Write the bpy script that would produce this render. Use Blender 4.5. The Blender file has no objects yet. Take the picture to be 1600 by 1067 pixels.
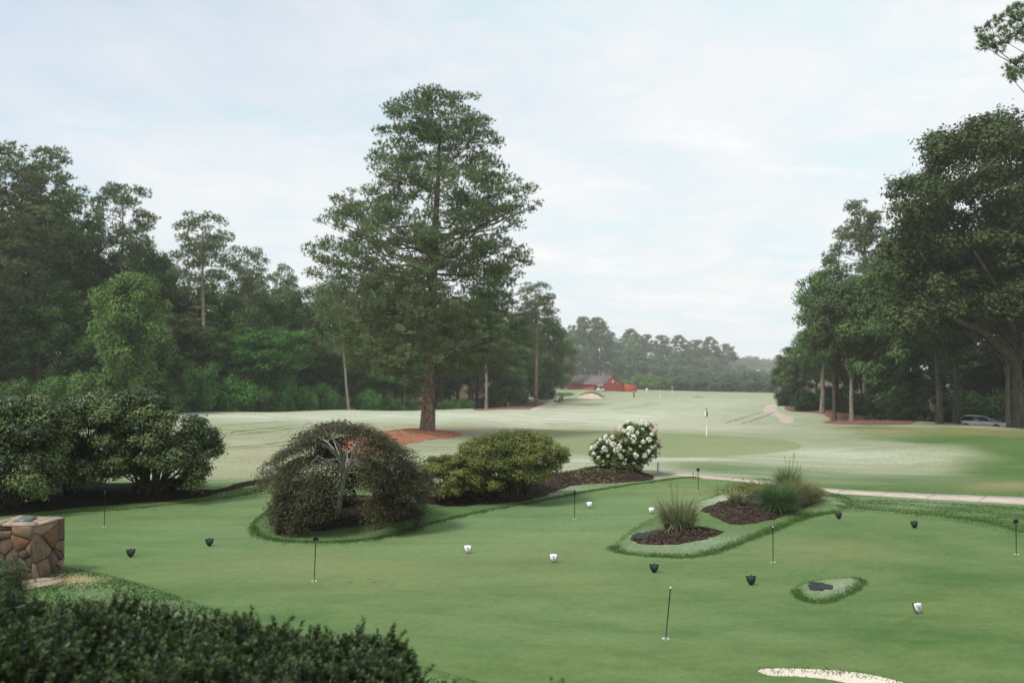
import bpy, math, random, time
import numpy as np
from mathutils import Vector, Matrix
from mathutils.geometry import delaunay_2d_cdt
T0 = time.time()
sc = bpy.context.scene
COL = sc.collection
random.seed(7)
RNG = np.random.default_rng(7)
PI = math.pi
# ------------------------------------------------------------------ camera, light, exposure
CAMH = 4.3
F = 1333.0                                   # focal length in pixels of the 1600 px wide photograph
PITCH = math.atan((568 - 533.5) / F)
cam = bpy.data.cameras.new('camera'); cam_o = bpy.data.objects.new('camera', cam); COL.objects.link(cam_o)
cam.sensor_width = 36; cam.lens = 36 * F / 1600; cam.clip_start = 0.1; cam.clip_end = 6000
cam_o.location = (0, 0, CAMH); cam_o.rotation_euler = (PI / 2 + PITCH, 0, 0)
cam.dof.use_dof = True; cam.dof.focus_distance = 22; cam.dof.aperture_fstop = 1.1
sc.camera = cam_o
SUN_EL, SUN_AZ = math.radians(56), math.radians(-128)      # azimuth clockwise from +Y: behind the camera, to the left
sun = bpy.data.lights.new('sun', 'SUN'); sun_o = bpy.data.objects.new('sun', sun); COL.objects.link(sun_o)
sun.energy = 2.6; sun.angle = math.radians(14); sun.color = (1.0, 0.955, 0.88)
sdir = Vector((math.sin(SUN_AZ) * math.cos(SUN_EL), math.cos(SUN_AZ) * math.cos(SUN_EL), math.sin(SUN_EL)))
sun_o.rotation_euler = (-sdir).to_track_quat('-Z', 'Y').to_euler(); sun_o.location = (0, 0, 60)
sc.view_settings.view_transform = 'Standard'; sc.view_settings.look = 'None'
sc.view_settings.exposure = 0.27; sc.view_settings.gamma = 1
sc.cycles.use_denoising = True
sc.cycles.max_bounces = 6; sc.cycles.diffuse_bounces = 3; sc.cycles.glossy_bounces = 2
sc.cycles.transmission_bounces = 3; sc.cycles.volume_bounces = 2; sc.cycles.transparent_max_bounces = 8


def nt_clear(m):
    m.use_nodes = True; nt = m.node_tree; nt.nodes.clear(); return nt


class N:                                        # tiny node helper
    def __init__(s, nt): s.nt = nt
    def n(s, t, **kw):
        x = s.nt.nodes.new(t)
        for k, v in kw.items():
            if k.startswith('i_'): x.inputs[int(k[2:])].default_value = v
            else: setattr(x, k, v)
        return x
    def l(s, a, b): s.nt.links.new(a, b)
    def noise(s, vec, scale, detail=3, rough=0.55, dist=0.0):
        x = s.n('ShaderNodeTexNoise'); x.inputs['Scale'].default_value = scale
        x.inputs['Detail'].default_value = detail; x.inputs['Roughness'].default_value = rough
        x.inputs['Distortion'].default_value = dist
        if vec is not None: s.l(vec, x.inputs['Vector'])
        return x.outputs['Fac']
    def mapping(s, vec, scale=(1, 1, 1), rot=(0, 0, 0), loc=(0, 0, 0)):
        x = s.n('ShaderNodeMapping'); x.inputs['Scale'].default_value = scale
        x.inputs['Rotation'].default_value = rot; x.inputs['Location'].default_value = loc
        s.l(vec, x.inputs['Vector']); return x.outputs[0]
    def ramp(s, fac, stops):
        x = s.n('ShaderNodeValToRGB'); cr = x.color_ramp
        while len(cr.elements) < len(stops): cr.elements.new(0.5)
        for e, (p, c) in zip(cr.elements, stops):
            e.position = p; e.color = (c[0], c[1], c[2], 1) if not isinstance(c, (int, float)) else (c, c, c, 1)
        s.l(fac, x.inputs[0]); return x.outputs[0]
    def mix(s, fac, a, b, mode='MIX'):
        x = s.n('ShaderNodeMix', data_type='RGBA', blend_type=mode)
        for sock, v in ((x.inputs['Factor'], fac), (x.inputs['A'], a), (x.inputs['B'], b)):
            if sock.name == 'Factor' and isinstance(v, (int, float)): x.inputs[0].default_value = v
            elif isinstance(v, tuple): [i for i in x.inputs if i.name == sock.name and i.type == 'RGBA'][0].default_value = (*v, 1)
            else:
                tgt = x.inputs[0] if sock.name == 'Factor' else [i for i in x.inputs if i.name == sock.name and i.type == 'RGBA'][0]
                s.l(v, tgt)
        return [o for o in x.outputs if o.type == 'RGBA'][0]
    def math(s, op, a, b=0.0, clamp=False):
        x = s.n('ShaderNodeMath', operation=op); x.use_clamp = clamp
        for i, v in enumerate((a, b)):
            if isinstance(v, (int, float)): x.inputs[i].default_value = v
            else: s.l(v, x.inputs[i])
        return x.outputs[0]
    def attr(s, name):
        x = s.n('ShaderNodeAttribute'); x.attribute_name = name; return x


# ------------------------------------------------------------------ sky
w = bpy.data.worlds.new('World'); sc.world = w; w.use_nodes = True
nt = w.node_tree; nt.nodes.clear(); g = N(nt)
sky = g.n('ShaderNodeTexSky', sky_type='NISHITA'); sky.sun_disc = False
sky.sun_elevation = SUN_EL; sky.sun_rotation = SUN_AZ; sky.air_density = 1.2; sky.dust_density = 2.5
bg1 = g.n('ShaderNodeBackground'); bg1.inputs[1].default_value = 0.15
g.l(sky.outputs[0], bg1.inputs[0])
tc = g.n('ShaderNodeTexCoord'); sep = g.n('ShaderNodeSeparateXYZ'); g.l(tc.outputs['Generated'], sep.inputs[0])
# flatten the directions onto a cloud layer so that clouds lie in perspective
zc = g.math('ADD', g.math('ABSOLUTE', sep.outputs[2]), 0.16)
cmb = g.n('ShaderNodeCombineXYZ'); g.l(g.math('DIVIDE', sep.outputs[0], zc), cmb.inputs[0]); g.l(g.math('DIVIDE', sep.outputs[1], zc), cmb.inputs[1])
v1 = g.mapping(cmb.outputs[0], scale=(1.0, 0.7, 1.0), rot=(0, 0, 0.35), loc=(3.4, 1.7, 0))
n1 = g.noise(v1, 0.75, 5, 0.5, 0.5)
v2 = g.mapping(cmb.outputs[0], scale=(1.0, 0.8, 1.0), rot=(0, 0, -0.3), loc=(7.1, 2.2, 0))
n2 = g.noise(v2, 2.6, 7, 0.6, 0.3)
cov = g.math('ADD', g.math('MULTIPLY', n1, 0.75), g.math('MULTIPLY', n2, 0.25))
# thin veil everywhere, thicker on the right and towards the horizon
side = g.math('MULTIPLY', sep.outputs[0], 0.62)
hz = g.ramp(sep.outputs[2], [(0.0, 0.55), (0.12, 0.30), (0.40, 0.0), (1.0, 0.05)])
cov = g.math('ADD', g.math('ADD', cov, side), hz)
fac = g.ramp(cov, [(0.24, 0.55), (0.44, 0.74), (0.60, 0.92), (0.90, 1.0)])
ccol = g.ramp(n2, [(0.30, (0.63, 0.765, 0.80)), (0.50, (0.735, 0.775, 0.80)), (0.70, (0.80, 0.805, 0.81))])
n3 = g.noise(g.mapping(cmb.outputs[0], scale=(0.8, 1.3, 1), loc=(1.3, 5.2, 0)), 2.1, 8, 0.55, 0.2)
ccol = g.mix(g.math('MULTIPLY', g.ramp(n3, [(0.55, 0.0), (0.68, 1.0)]), 0.55), ccol, (0.87, 0.865, 0.87))
bg2 = g.n('ShaderNodeBackground'); g.l(ccol, bg2.inputs[0]); bg2.inputs[1].default_value = 1.0
mx = g.n('ShaderNodeMixShader'); g.l(fac, mx.inputs[0]); g.l(bg1.outputs[0], mx.inputs[1]); g.l(bg2.outputs[0], mx.inputs[2])
ow = g.n('ShaderNodeOutputWorld'); g.l(mx.outputs[0], ow.inputs[0])

# ------------------------------------------------------------------ pixel <-> world (the photograph is 1600 x 1067)
CP, SP = math.cos(PITCH), math.sin(PITCH)


def ray(px, py):
    u = (px - 800) / F; v = (533.5 - py) / F
    fy = CP - SP * v; fz = SP + CP * v
    return u / fy, fz / fy                      # dx/dy, dz/dy


def at(px, py, d):
    a, b = ray(px, py); return Vector((a * d, d, CAMH + b * d))


def proj(x, y, z):
    dz = z - CAMH
    dep = CP * y + SP * dz; up = -SP * y + CP * dz
    dep = np.where(np.abs(dep) < 0.5, 0.5, dep)
    return 800 + F * x / dep, 533.5 - F * up / dep


# ------------------------------------------------------------------ terrain height field
ctrl = []
for X in (-30, -18, -9, 0, 9, 18, 30):
    for Y in (2, 8, 14, 20, 26, 31):
        ctrl.append((X, Y, 0.0))
for px, py, d in [(330, 735, 36), (420, 705, 45), (200, 700, 47), (60, 690, 50),
                  (668, 676, 64), (560, 690, 56), (760, 680, 62), (1104, 681, 67), (1000, 692, 57), (960, 722, 38), (870, 705, 50),
                  (1200, 690, 60), (1110, 712, 48), (0, 650, 88), (100, 648, 92), (200, 647, 95), (300, 646, 98), (400, 644, 100), (500, 643, 103), (600, 642, 105), (700, 642, 107),
                  (780, 642, 110), (850, 645, 108), (920, 648, 105), (1000, 650, 100), (900, 660, 88), (1000, 665, 82), (800, 657, 85), (600, 657, 82),
                  (400, 665, 76), (500, 672, 68), (1100, 660, 92), (1000, 638, 135), (1100, 636, 140), (1160, 648, 112),
                  (760, 637, 150), (838, 631, 172), (800, 637.5, 138), (873, 627, 215), (845, 637, 160), (900, 624, 205), (930, 609.5, 262), (880, 608.5, 275), (990, 622, 215),
                  (990, 612.5, 262), (1031, 622.5, 213), (1031, 614, 250), (1100, 617, 240), (1200, 619, 235), (1100, 628, 175), (1200, 633, 145), (1235, 660, 101),
                  (1280, 640, 125), (1330, 658, 103), (1300, 655, 105), (1400, 661, 95), (1467, 662, 86), (1590, 667, 80), (1530, 670, 89), (1660, 675, 78), (1492, 663, 88),
                  (1450, 686, 62), (1560, 690, 58), (1400, 718, 45), (1500, 742, 36), (1330, 700, 55), (1300, 745, 35), (1700, 720, 45)]:
    p = at(px, py, d); ctrl.append((p.x, p.y, p.z))
for X, Y, Z in [(-39, 125, -4.0), (-60, 118, -4.0), (-30, 140, -4.5), (-12, 165, -4.2), (-90, 150, -4.5), (-40, 200, -5), (0, 210, -4.4), (-60, 300, -6), (-30, 420, -7), (60, 330, -6), (20, 320, -5), (30, 440, -8), (90, 440, -10), (60, 520, -6.5), (110, 520, -10), (40, 640, -4), (150, 640, -9), (180, 760, -10),
                (140, 440, -9), (-150, 600, -9), (-300, 900, -9), (300, 900, -10), (0, 900, -8), (200, 1200, -8), (400, 1300, -8), (-300, 1400, -9), (0, 1400, -9), (90, 160, -3.5), (60, 130, -3.0), (120, 110, -3), (130, 200, -5), (90, 250, -6), (220, 350, -7),
                (-120, 90, -2), (-200, 250, -6), (-60, 60, -1), (60, 45, -0.8), (80, 30, -0.3), (-60, 20, 0)]:
    ctrl.append((X, Y, Z))
ctrl = np.array(ctrl, float)


def wcoord(x, y):
    yy = np.clip(y, 2, 1400); r = yy + 14
    return np.stack([1.6 * x / r, 2.0 * np.log(r)], -1)


CC = wcoord(ctrl[:, 0], ctrl[:, 1])


def tps(r2): return 0.5 * r2 * np.log(r2 + 1e-9)


_K = tps(((CC[:, None] - CC[None]) ** 2).sum(-1)) + np.eye(len(CC)) * 0.0004
_P = np.c_[np.ones(len(CC)), CC]
_A = np.block([[_K, _P], [_P.T, np.zeros((3, 3))]])
_W = np.linalg.solve(_A, np.r_[ctrl[:, 2] * 10 / (ctrl[:, 1] + 14), 0, 0, 0])
BUMPS = []                                       # x, y, sx, sy, amp


def h0(x, y):
    x = np.asarray(x, float); y = np.asarray(y, float); sh = x.shape
    x = x.ravel(); y = y.ravel(); out = np.empty_like(x)
    for i in range(0, len(x), 20000):
        q = wcoord(x[i:i + 20000], y[i:i + 20000])
        k = tps(((q[:, None] - CC[None]) ** 2).sum(-1))
        out[i:i + 20000] = (k @ _W[:-3] + _W[-3] + q @ _W[-2:]) * (np.clip(y[i:i + 20000], 2, 1400) + 14) / 10
    out = np.clip(out, -14, 3)
    am = np.clip((y - 34) / 30, 0, 1) * np.clip((330 - y) / 120, 0, 1)
    out += 1.5 * am * (0.13 * np.sin(x * 0.21 + y * 0.13) * np.sin(y * 0.17 - x * 0.05 + 1) + 0.10 * np.sin(x * 0.09 - y * 0.31 + 2) + 0.07 * np.sin(x * 0.43 + 0.6) * np.sin(y * 0.37))
    for bx, by, sx, sy, a in BUMPS:
        out += a * np.exp(-((x - bx) / sx) ** 2 - ((y - by) / sy) ** 2)
    return out.reshape(sh)


def hit(px, py, dmin=5.0, dmax=900.0):
    """first point of the terrain along each pixel's ray"""
    px = np.atleast_1d(np.asarray(px, float)); py = np.atleast_1d(np.asarray(py, float))
    a, b = ray(px, py)
    ds = np.exp(np.linspace(math.log(dmin), math.log(dmax), 500))
    X = a[:, None] * ds; Z = CAMH + b[:, None] * ds
    Y = np.broadcast_to(ds, X.shape)
    G = h0(X, Y) - Z
    idx = np.argmax(G > 0, 1); idx = np.where((G > 0).any(1), np.maximum(idx, 1), len(ds) - 1)
    i0 = np.arange(len(px))
    g0, g1 = G[i0, idx - 1], G[i0, idx]
    t = np.clip(-g0 / (g1 - g0 + 1e-12), 0, 1)
    d = ds[idx - 1] + t * (ds[idx] - ds[idx - 1])
    return np.stack([a * d, d], 1)


bc = at(921, 618, 232); BUMPS.append((bc.x, 234, 3.6, 5.0, 1.9))
bc = at(1090, 621, 205); BUMPS.append((bc.x, 207, 4.5, 4.0, 0.5))
bc = at(1440, 700, 52); BUMPS.append((bc.x, 50, 7, 5, 0.45))
bc = at(1350, 715, 46); BUMPS.append((bc.x, 42, 6, 3.5, -0.25))


def catmull(P, step=0.25, closed=True):
    P = np.asarray(P, float); n = len(P); out = []
    rng = range(n) if closed else range(n - 1)
    for i in rng:
        if closed: p0, p1, p2, p3 = P[(i - 1) % n], P[i], P[(i + 1) % n], P[(i + 2) % n]
        else: p0, p1, p2, p3 = P[max(i - 1, 0)], P[i], P[i + 1], P[min(i + 2, n - 1)]
        L = np.linalg.norm(p2 - p1); k = max(1, int(math.ceil(L / step)))
        t = (np.arange(k) / k)[:, None]
        out.append(0.5 * ((2 * p1) + (-p0 + p2) * t + (2 * p0 - 5 * p1 + 4 * p2 - p3) * t ** 2 + (-p0 + 3 * p1 - 3 * p2 + p3) * t ** 3))
    out = np.concatenate(out)
    if not closed: out = np.r_[out, P[-1:]]
    return out


def pxpoly(pts, step=6.0, wob=0.0, seed=0):
    """smooth outline drawn over the photograph, dropped on to the terrain and thinned to an even spacing"""
    q = catmull(pts, step)
    xy = hit(q[:, 0], q[:, 1])
    out = [xy[0]]
    for p in xy[1:]:
        s = max(0.10, 0.006 * p[1])
        if np.linalg.norm(p - out[-1]) >= s: out.append(p)
    out = np.array(out)
    if np.linalg.norm(out[0] - out[-1]) < 0.05: out = out[:-1]
    if wob:
        r = np.random.default_rng(seed); k = len(out)
        ph = r.uniform(0, 6.28, 8); t = np.arange(k) * 2 * PI / k
        nse = sum(np.sin(t * f + ph[i % 8]) / (i + 1) ** 0.5 for i, f in enumerate((7, 13, 19, 29, 41, 67)))
        tn = np.roll(out, -1, 0) - np.roll(out, 1, 0); tn /= np.linalg.norm(tn, axis=1)[:, None] + 1e-9
        out = out + np.c_[-tn[:, 1], tn[:, 0]] * nse[:, None] * wob
    return out


ZP = {}
ZP['rough_lawn'] = pxpoly([(1025, 735), (1090, 738), (1180, 745), (1280, 757), (1400, 765), (1600, 773), (1850, 785), (1900, 700), (1700, 673), (1600, 670), (1500, 667), (1420, 665), (1330, 664), (1290, 668),
                           (1320, 685), (1390, 690), (1450, 700), (1480, 722), (1420, 738), (1330, 738), (1240, 728), (1150, 722), (1060, 722)])
ZP['putting_green'] = pxpoly([(-60, 815), (60, 806), (110, 800), (170, 797), (250, 790), (330, 781), (380, 773), (410, 767), (428, 774), (425, 792), (400, 812), (394, 827), (412, 840), (470, 847), (540, 846), (600, 839),
                              (660, 822), (700, 811), (760, 798), (830, 785), (900, 771), (960, 761), (1010, 754), (1060, 747), (1100, 746), (1140, 752), (1165, 758), (1200, 748), (1290, 790), (1330, 793),
                              (1400, 800), (1480, 808), (1540, 816), (1600, 832), (1720, 850), (1800, 1000), (1700, 1120), (1300, 1130), (900, 1120), (800, 1090), (740, 1062), (640, 1035), (560, 1012), (470, 992),
                              (400, 972), (300, 938), (200, 905), (100, 885), (-60, 880)])
ZP['turf_island'] = pxpoly([(960, 850), (975, 861), (1060, 867), (1110, 861), (1180, 836), (1260, 806), (1310, 797), (1330, 788), (1310, 772), (1250, 755), (1190, 750), (1150, 760), (1110, 775), (1050, 795), (1000, 818)])
ZP['turf_patch'] = pxpoly([(1240, 917), (1246, 928), (1262, 936), (1282, 938), (1302, 934), (1326, 924), (1345, 912), (1350, 904), (1335, 899), (1305, 899), (1272, 903), (1250, 909)])
ZP['golf_green'] = pxpoly([(740, 690), (800, 700), (880, 708), (960, 713), (1040, 714), (1120, 713), (1200, 708), (1250, 700), (1240, 690), (1180, 684), (1100, 679), (1000, 675), (900, 671), (820, 672), (760, 678)])
ZP['mulch_maple'] = pxpoly([(430, 831), (470, 834), (540, 824), (600, 817), (650, 808), (664, 797), (610, 778), (530, 776), (455, 795)], wob=0.05, seed=1)
ZP['mulch_azalea'] = pxpoly([(652, 780), (700, 790), (770, 787), (830, 780), (868, 769), (890, 759), (930, 756), (990, 753), (1018, 748), (1012, 739), (960, 733), (900, 736), (850, 745), (780, 752), (700, 755), (660, 765)], wob=0.05, seed=2)
ZP['mulch_hedgerow'] = pxpoly([(-120, 815), (60, 800), (160, 790), (260, 783), (322, 776), (345, 769), (400, 757), (430, 750), (427, 747), (385, 752), (336, 765), (318, 764), (250, 756), (100, 758), (-120, 765)], wob=0.05, seed=3)
ZP['mulch_grass_front'] = pxpoly([(985, 843), (1012, 851), (1070, 849), (1128, 834), (1112, 826), (1060, 825), (1000, 834)], wob=0.04, seed=4)
ZP['mulch_grass_back'] = pxpoly([(1098, 797), (1125, 812), (1160, 821), (1200, 813), (1240, 801), (1285, 779), (1270, 764), (1200, 759), (1165, 775), (1120, 785)], wob=0.05, seed=5)
ZP['straw_ring'] = pxpoly([(520, 702), (560, 714), (600, 702), (650, 691), (724, 680), (700, 673), (650, 670), (590, 675), (530, 685)], wob=0.12, seed=6)
ZP['straw_right'] = pxpoly([(1224, 631), (1245, 629.5), (1280, 632), (1340, 640), (1420, 652), (1420, 663), (1290, 662), (1300, 654), (1278, 646), (1235, 642)], wob=0.15, seed=7)
ZP['straw_left'] = pxpoly([(740, 641), (790, 639.5), (828, 639), (846, 634), (852, 630), (838, 627), (800, 628), (755, 632)], wob=0.15, seed=8)
ZP['path_far_left'] = pxpoly([(828, 639.5), (845, 633), (858, 627), (853, 621), (862, 616), (885, 613), (886, 614.3), (868, 618), (866, 622), (872, 628), (858, 635), (842, 640)], step=3)
ZP['path_far_right'] = pxpoly([(1193, 643), (1197, 634), (1210, 630.5), (1250, 628.5), (1250, 630), (1222, 632.5), (1213, 638), (1220, 646), (1237, 652), (1239, 660), (1222, 660), (1215, 652), (1203, 646)], step=3)
ZP['sand_far'] = pxpoly([(903, 621.5), (910, 617), (918, 614.5), (928, 614.5), (936, 618), (942, 621.5), (922, 623)], step=2)
ZP['lip_far'] = pxpoly([(904, 619.5), (910, 615), (918, 612.4), (930, 612.4), (938, 616), (947, 622), (940, 620.5), (930, 614.8), (918, 614.6), (910, 617)], step=2)
ZP['dark_far'] = pxpoly([(1080, 621.5), (1086, 620), (1095, 620), (1102, 621.5), (1095, 621), (1086, 621)], step=2)
ZP['sand_near'] = pxpoly([(1185, 1040), (1230, 1038), (1300, 1041), (1360, 1048), (1420, 1062), (1470, 1078), (1440, 1092), (1380, 1082), (1340, 1066), (1300, 1056), (1250, 1051), (1200, 1049)])
ZP['woodland_left'] = np.array([(-170, 70), (-95, 92), (-57, 97), (-39, 108), (-29, 124), (-11, 146), (-7, 150), (2, 172), (-2, 200), (0, 250), (-60, 330), (-200, 260)], float)
ZP['woodland_left'] = catmull(ZP['woodland_left'], 2.0)
ZP['woodland_far'] = catmull(np.array([(-8, 268), (8, 284), (25, 312), (60, 318), (90, 315), (140, 320), (300, 700), (300, 1300), (-60, 1300), (-60, 700), (-40, 330)], float), 3.0)
ZP['woodland_right'] = catmull(np.array([(38, 93.5), (44, 89.5), (52, 89), (62, 82), (80, 76), (140, 80), (170, 200), (70, 190), (52, 150), (44, 125)], float), 2.0)


def inside(P, poly):
    x, y = P[:, 0], P[:, 1]
    lo = poly.min(0); hi = poly.max(0)
    c = np.zeros(len(P), bool)
    m = (x >= lo[0]) & (x <= hi[0]) & (y >= lo[1]) & (y <= hi[1])
    if not m.any(): return c
    xm, ym = x[m], y[m]; r = np.zeros(len(xm), bool)
    a = poly; b = np.roll(poly, -1, 0)
    for (x1, y1), (x2, y2) in zip(a, b):
        if y1 == y2: continue
        t = ((y1 > ym) != (y2 > ym)) & (xm < (x2 - x1) * (ym - y1) / (y2 - y1) + x1)
        r ^= t
    c[m] = r
    return c


def edge_dist(P, poly):
    a = poly; b = np.roll(poly, -1, 0); best = np.full(len(P), 1e9)
    for i in range(len(a)):
        ab = b[i] - a[i]; L = ab @ ab + 1e-12
        t = np.clip(((P - a[i]) @ ab) / L, 0, 1)
        d = P - a[i] - t[:, None] * ab
        best = np.minimum(best, (d * d).sum(1))
    return np.sqrt(best)


MOUND = [('putting_green', -0.05, 0.18), ('turf_island', 0.055, 0.2), ('turf_patch', 0.05, 0.15), ('mulch_maple', 0.16, 0.9), ('mulch_azalea', 0.30, 1.1), ('mulch_hedgerow', 0.12, 0.6),
         ('mulch_grass_front', 0.10, 0.5), ('mulch_grass_back', 0.16, 0.7), ('sand_near', -0.10, 0.25), ('straw_ring', 0.25, 3.0)]


def height(x, y):
    x = np.asarray(x, float); y = np.asarray(y, float); sh = x.shape
    P = np.c_[x.ravel(), y.ravel()]; z = h0(P[:, 0], P[:, 1])
    for nm, a, wd in MOUND:
        poly = ZP[nm]; lo = poly.min(0); hi = poly.max(0)
        m = (P[:, 0] >= lo[0]) & (P[:, 0] <= hi[0]) & (P[:, 1] >= lo[1]) & (P[:, 1] <= hi[1])
        if not m.any(): continue
        Q = P[m]; ins = inside(Q, poly)
        if ins.any():
            t = np.clip(edge_dist(Q[ins], poly) / wd, 0, 1); t = t * t * (3 - 2 * t)
            zz = z[m]; zz[ins] += a * t; z[m] = zz
    return z.reshape(sh)


def G(px, py):
    """ground point (x, y, z) under a pixel"""
    p = hit(px, py)[0]; return Vector((p[0], p[1], float(height(p[0], p[1]))))


def GD(px, d):
    """ground point at the azimuth of a pixel column and a distance"""
    a, _ = ray(px, 568); return Vector((a * d, d, float(height(a * d, d))))


# ------------------------------------------------------------------ object helpers
def unit(v): return v / (np.linalg.norm(v, axis=-1, keepdims=True) + 1e-9)


def tag(o, label=None, cat=None, group=None, kind=None):
    if label: o['label'] = label
    if cat: o['category'] = cat
    if group: o['group'] = group
    if kind: o['kind'] = kind
    return o


def empty(name, loc, label=None, cat=None, group=None, rz=0, kind=None):
    o = bpy.data.objects.new(name, None); COL.objects.link(o); o.location = loc; o.rotation_euler = (0, 0, rz)
    o.empty_display_size = 0.2
    return tag(o, label, cat, group, kind)


def mesh(name, V, Fs, mats, attrs=None, smooth=False, matidx=None):
    """V (n,3); Fs a list of (m,k) index arrays"""
    me = bpy.data.meshes.new(name)
    V = np.asarray(V, np.float32); Fs = [np.asarray(f, np.int32) for f in (Fs if isinstance(Fs, list) else [Fs]) if len(f)]
    me.vertices.add(len(V)); me.vertices.foreach_set('co', V.ravel())
    loops = np.concatenate([f.ravel() for f in Fs]); tot = np.concatenate([np.full(len(f), f.shape[1]) for f in Fs])
    st = np.r_[0, np.cumsum(tot)[:-1]]
    me.loops.add(len(loops)); me.loops.foreach_set('vertex_index', loops)
    me.polygons.add(len(tot)); me.polygons.foreach_set('loop_start', st.astype(np.int32)); me.polygons.foreach_set('loop_total', tot.astype(np.int32))
    if smooth: me.polygons.foreach_set('use_smooth', np.ones(len(tot), bool))
    for m in (mats if isinstance(mats, (list, tuple)) else [mats]): me.materials.append(m)
    if matidx is not None: me.polygons.foreach_set('material_index', np.asarray(matidx, np.int32))
    for k, v in (attrs or {}).items():
        at_ = me.attributes.new(k, 'FLOAT', 'POINT'); at_.data.foreach_set('value', np.asarray(v, np.float32))
    me.update(calc_edges=True); me.validate()
    return me


def obj(name, me, parent=None, loc=(0, 0, 0), rot=(0, 0, 0), scale=(1, 1, 1)):
    o = bpy.data.objects.new(name, me); COL.objects.link(o)
    o.location = loc; o.rotation_euler = rot; o.scale = scale
    if parent: o.parent = parent
    return o


class MB:
    """collects boxes, tubes and prisms into one mesh"""
    def __init__(s): s.V = []; s.F = {}; s.n = 0
    def add(s, V, Fl):
        V = np.asarray(V, float)
        for f in Fl: s.F.setdefault(len(f), []).append([i + s.n for i in f])
        s.V.append(V); s.n += len(V)
    def box(s, c, d, rz=0, tx=1.0, ty=1.0, ox=0.0):
        """box centred on c, size d; top scaled by tx, ty and shifted by ox"""
        x, y, z = np.array(d) / 2; ca, sa = math.cos(rz), math.sin(rz); V = []
        for k, (a, b, o_) in ((-1, (1, 1, 0)), (1, (tx, ty, ox))):
            for i, j in ((-1, -1), (1, -1), (1, 1), (-1, 1)):
                X, Y = i * x * a + o_, j * y * b; V.append((c[0] + X * ca - Y * sa, c[1] + X * sa + Y * ca, c[2] + k * z))
        s.add(V, [(3, 2, 1, 0), (4, 5, 6, 7), (0, 1, 5, 4), (1, 2, 6, 5), (2, 3, 7, 6), (3, 0, 4, 7)])
    def tube(s, pts, rad, n=8, cap=True):
        P = np.array(pts, float); R = np.full(len(P), rad) if np.isscalar(rad) else np.array(rad)
        V, Fq = tubes(P[None], R[None], n)
        s.add(V, Fq.tolist())
        if cap:
            s.F.setdefault(n, []).append([s.n - len(V) + i for i in range(n)][::-1])
            s.F.setdefault(n, []).append([s.n - n + i for i in range(n)])
    def prism(s, poly, z0, z1, inset=0.0):
        poly = np.asarray(poly, float); c = poly.mean(0); n = len(poly)
        top = c + (poly - c) * (1 - inset)
        V = np.r_[np.c_[poly, np.full(n, z0)], np.c_[top, np.full(n, z1)]]
        s.add(V, [tuple(range(n))[::-1], tuple(range(n, 2 * n))] + [(i, (i + 1) % n, n + (i + 1) % n, n + i) for i in range(n)])
    def sphere(s, c, r, n=10, m=6):
        rx, ry, rz = (r, r, r) if np.isscalar(r) else r
        V = [(c[0], c[1], c[2] - rz)]
        for i in range(1, m):
            a = -PI / 2 + PI * i / m
            for j in range(n): V.append((c[0] + rx * math.cos(a) * math.cos(2 * PI * j / n), c[1] + ry * math.cos(a) * math.sin(2 * PI * j / n), c[2] + rz * math.sin(a)))
        V.append((c[0], c[1], c[2] + rz)); Fl = []
        for j in range(n): Fl.append((0, 1 + (j + 1) % n, 1 + j)); Fl.append((len(V) - 1, 1 + (m - 2) * n + j, 1 + (m - 2) * n + (j + 1) % n))
        for i in range(m - 2):
            for j in range(n): a, b = 1 + i * n + j, 1 + i * n + (j + 1) % n; Fl.append((a, b, b + n, a + n))
        s.add(V, Fl)
    def build(s, name, mat, parent=None, smooth=False, **kw):
        me = mesh(name, np.concatenate(s.V), [np.array(v) for v in s.F.values()], mat, smooth=smooth)
        return obj(name, me, parent, **kw)


def tubes(P, R, S=6):
    """P (N,K,3) centre lines, R (N,K) radii -> verts, quads"""
    N_, K = P.shape[:2]
    T = np.gradient(P, axis=1); T /= np.linalg.norm(T, axis=2, keepdims=True) + 1e-9
    ref = np.where(np.abs(T[:, :1, 2:3]) > 0.8, np.array([1.0, 0, 0]), np.array([0, 0, 1.0]))
    ref = np.broadcast_to(ref, T.shape)
    A = np.cross(T, ref); A /= np.linalg.norm(A, axis=2, keepdims=True) + 1e-9
    B = np.cross(T, A)
    th = np.arange(S) * 2 * PI / S
    V = P[:, :, None] + R[:, :, None, None] * (A[:, :, None] * np.cos(th)[:, None] + B[:, :, None] * np.sin(th)[:, None])
    i = np.arange(N_)[:, None, None] * K * S; k = np.arange(K - 1)[None, :, None] * S; s_ = np.arange(S)[None, None]
    a = i + k + s_; b = i + k + (s_ + 1) % S
    Fq = np.stack([a, a + S, b + S, b], -1).reshape(-1, 4)
    return V.reshape(-1, 3), Fq


class PM:
    """point-attribute mesh collector for foliage"""
    def __init__(s): s.V = []; s.F = {}; s.T = []; s.n = 0
    def add(s, V, Fq, tint):
        s.V.append(V); s.F.setdefault(Fq.shape[1], []).append(Fq + s.n); s.T.append(np.broadcast_to(tint, (len(V),)).astype(float)); s.n += len(V)
    def mesh(s, name, mats, smooth=False):
        return mesh(name, np.concatenate(s.V), [np.concatenate(f) for f in s.F.values()], mats, {'tint': np.concatenate(s.T)}, smooth)


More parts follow.
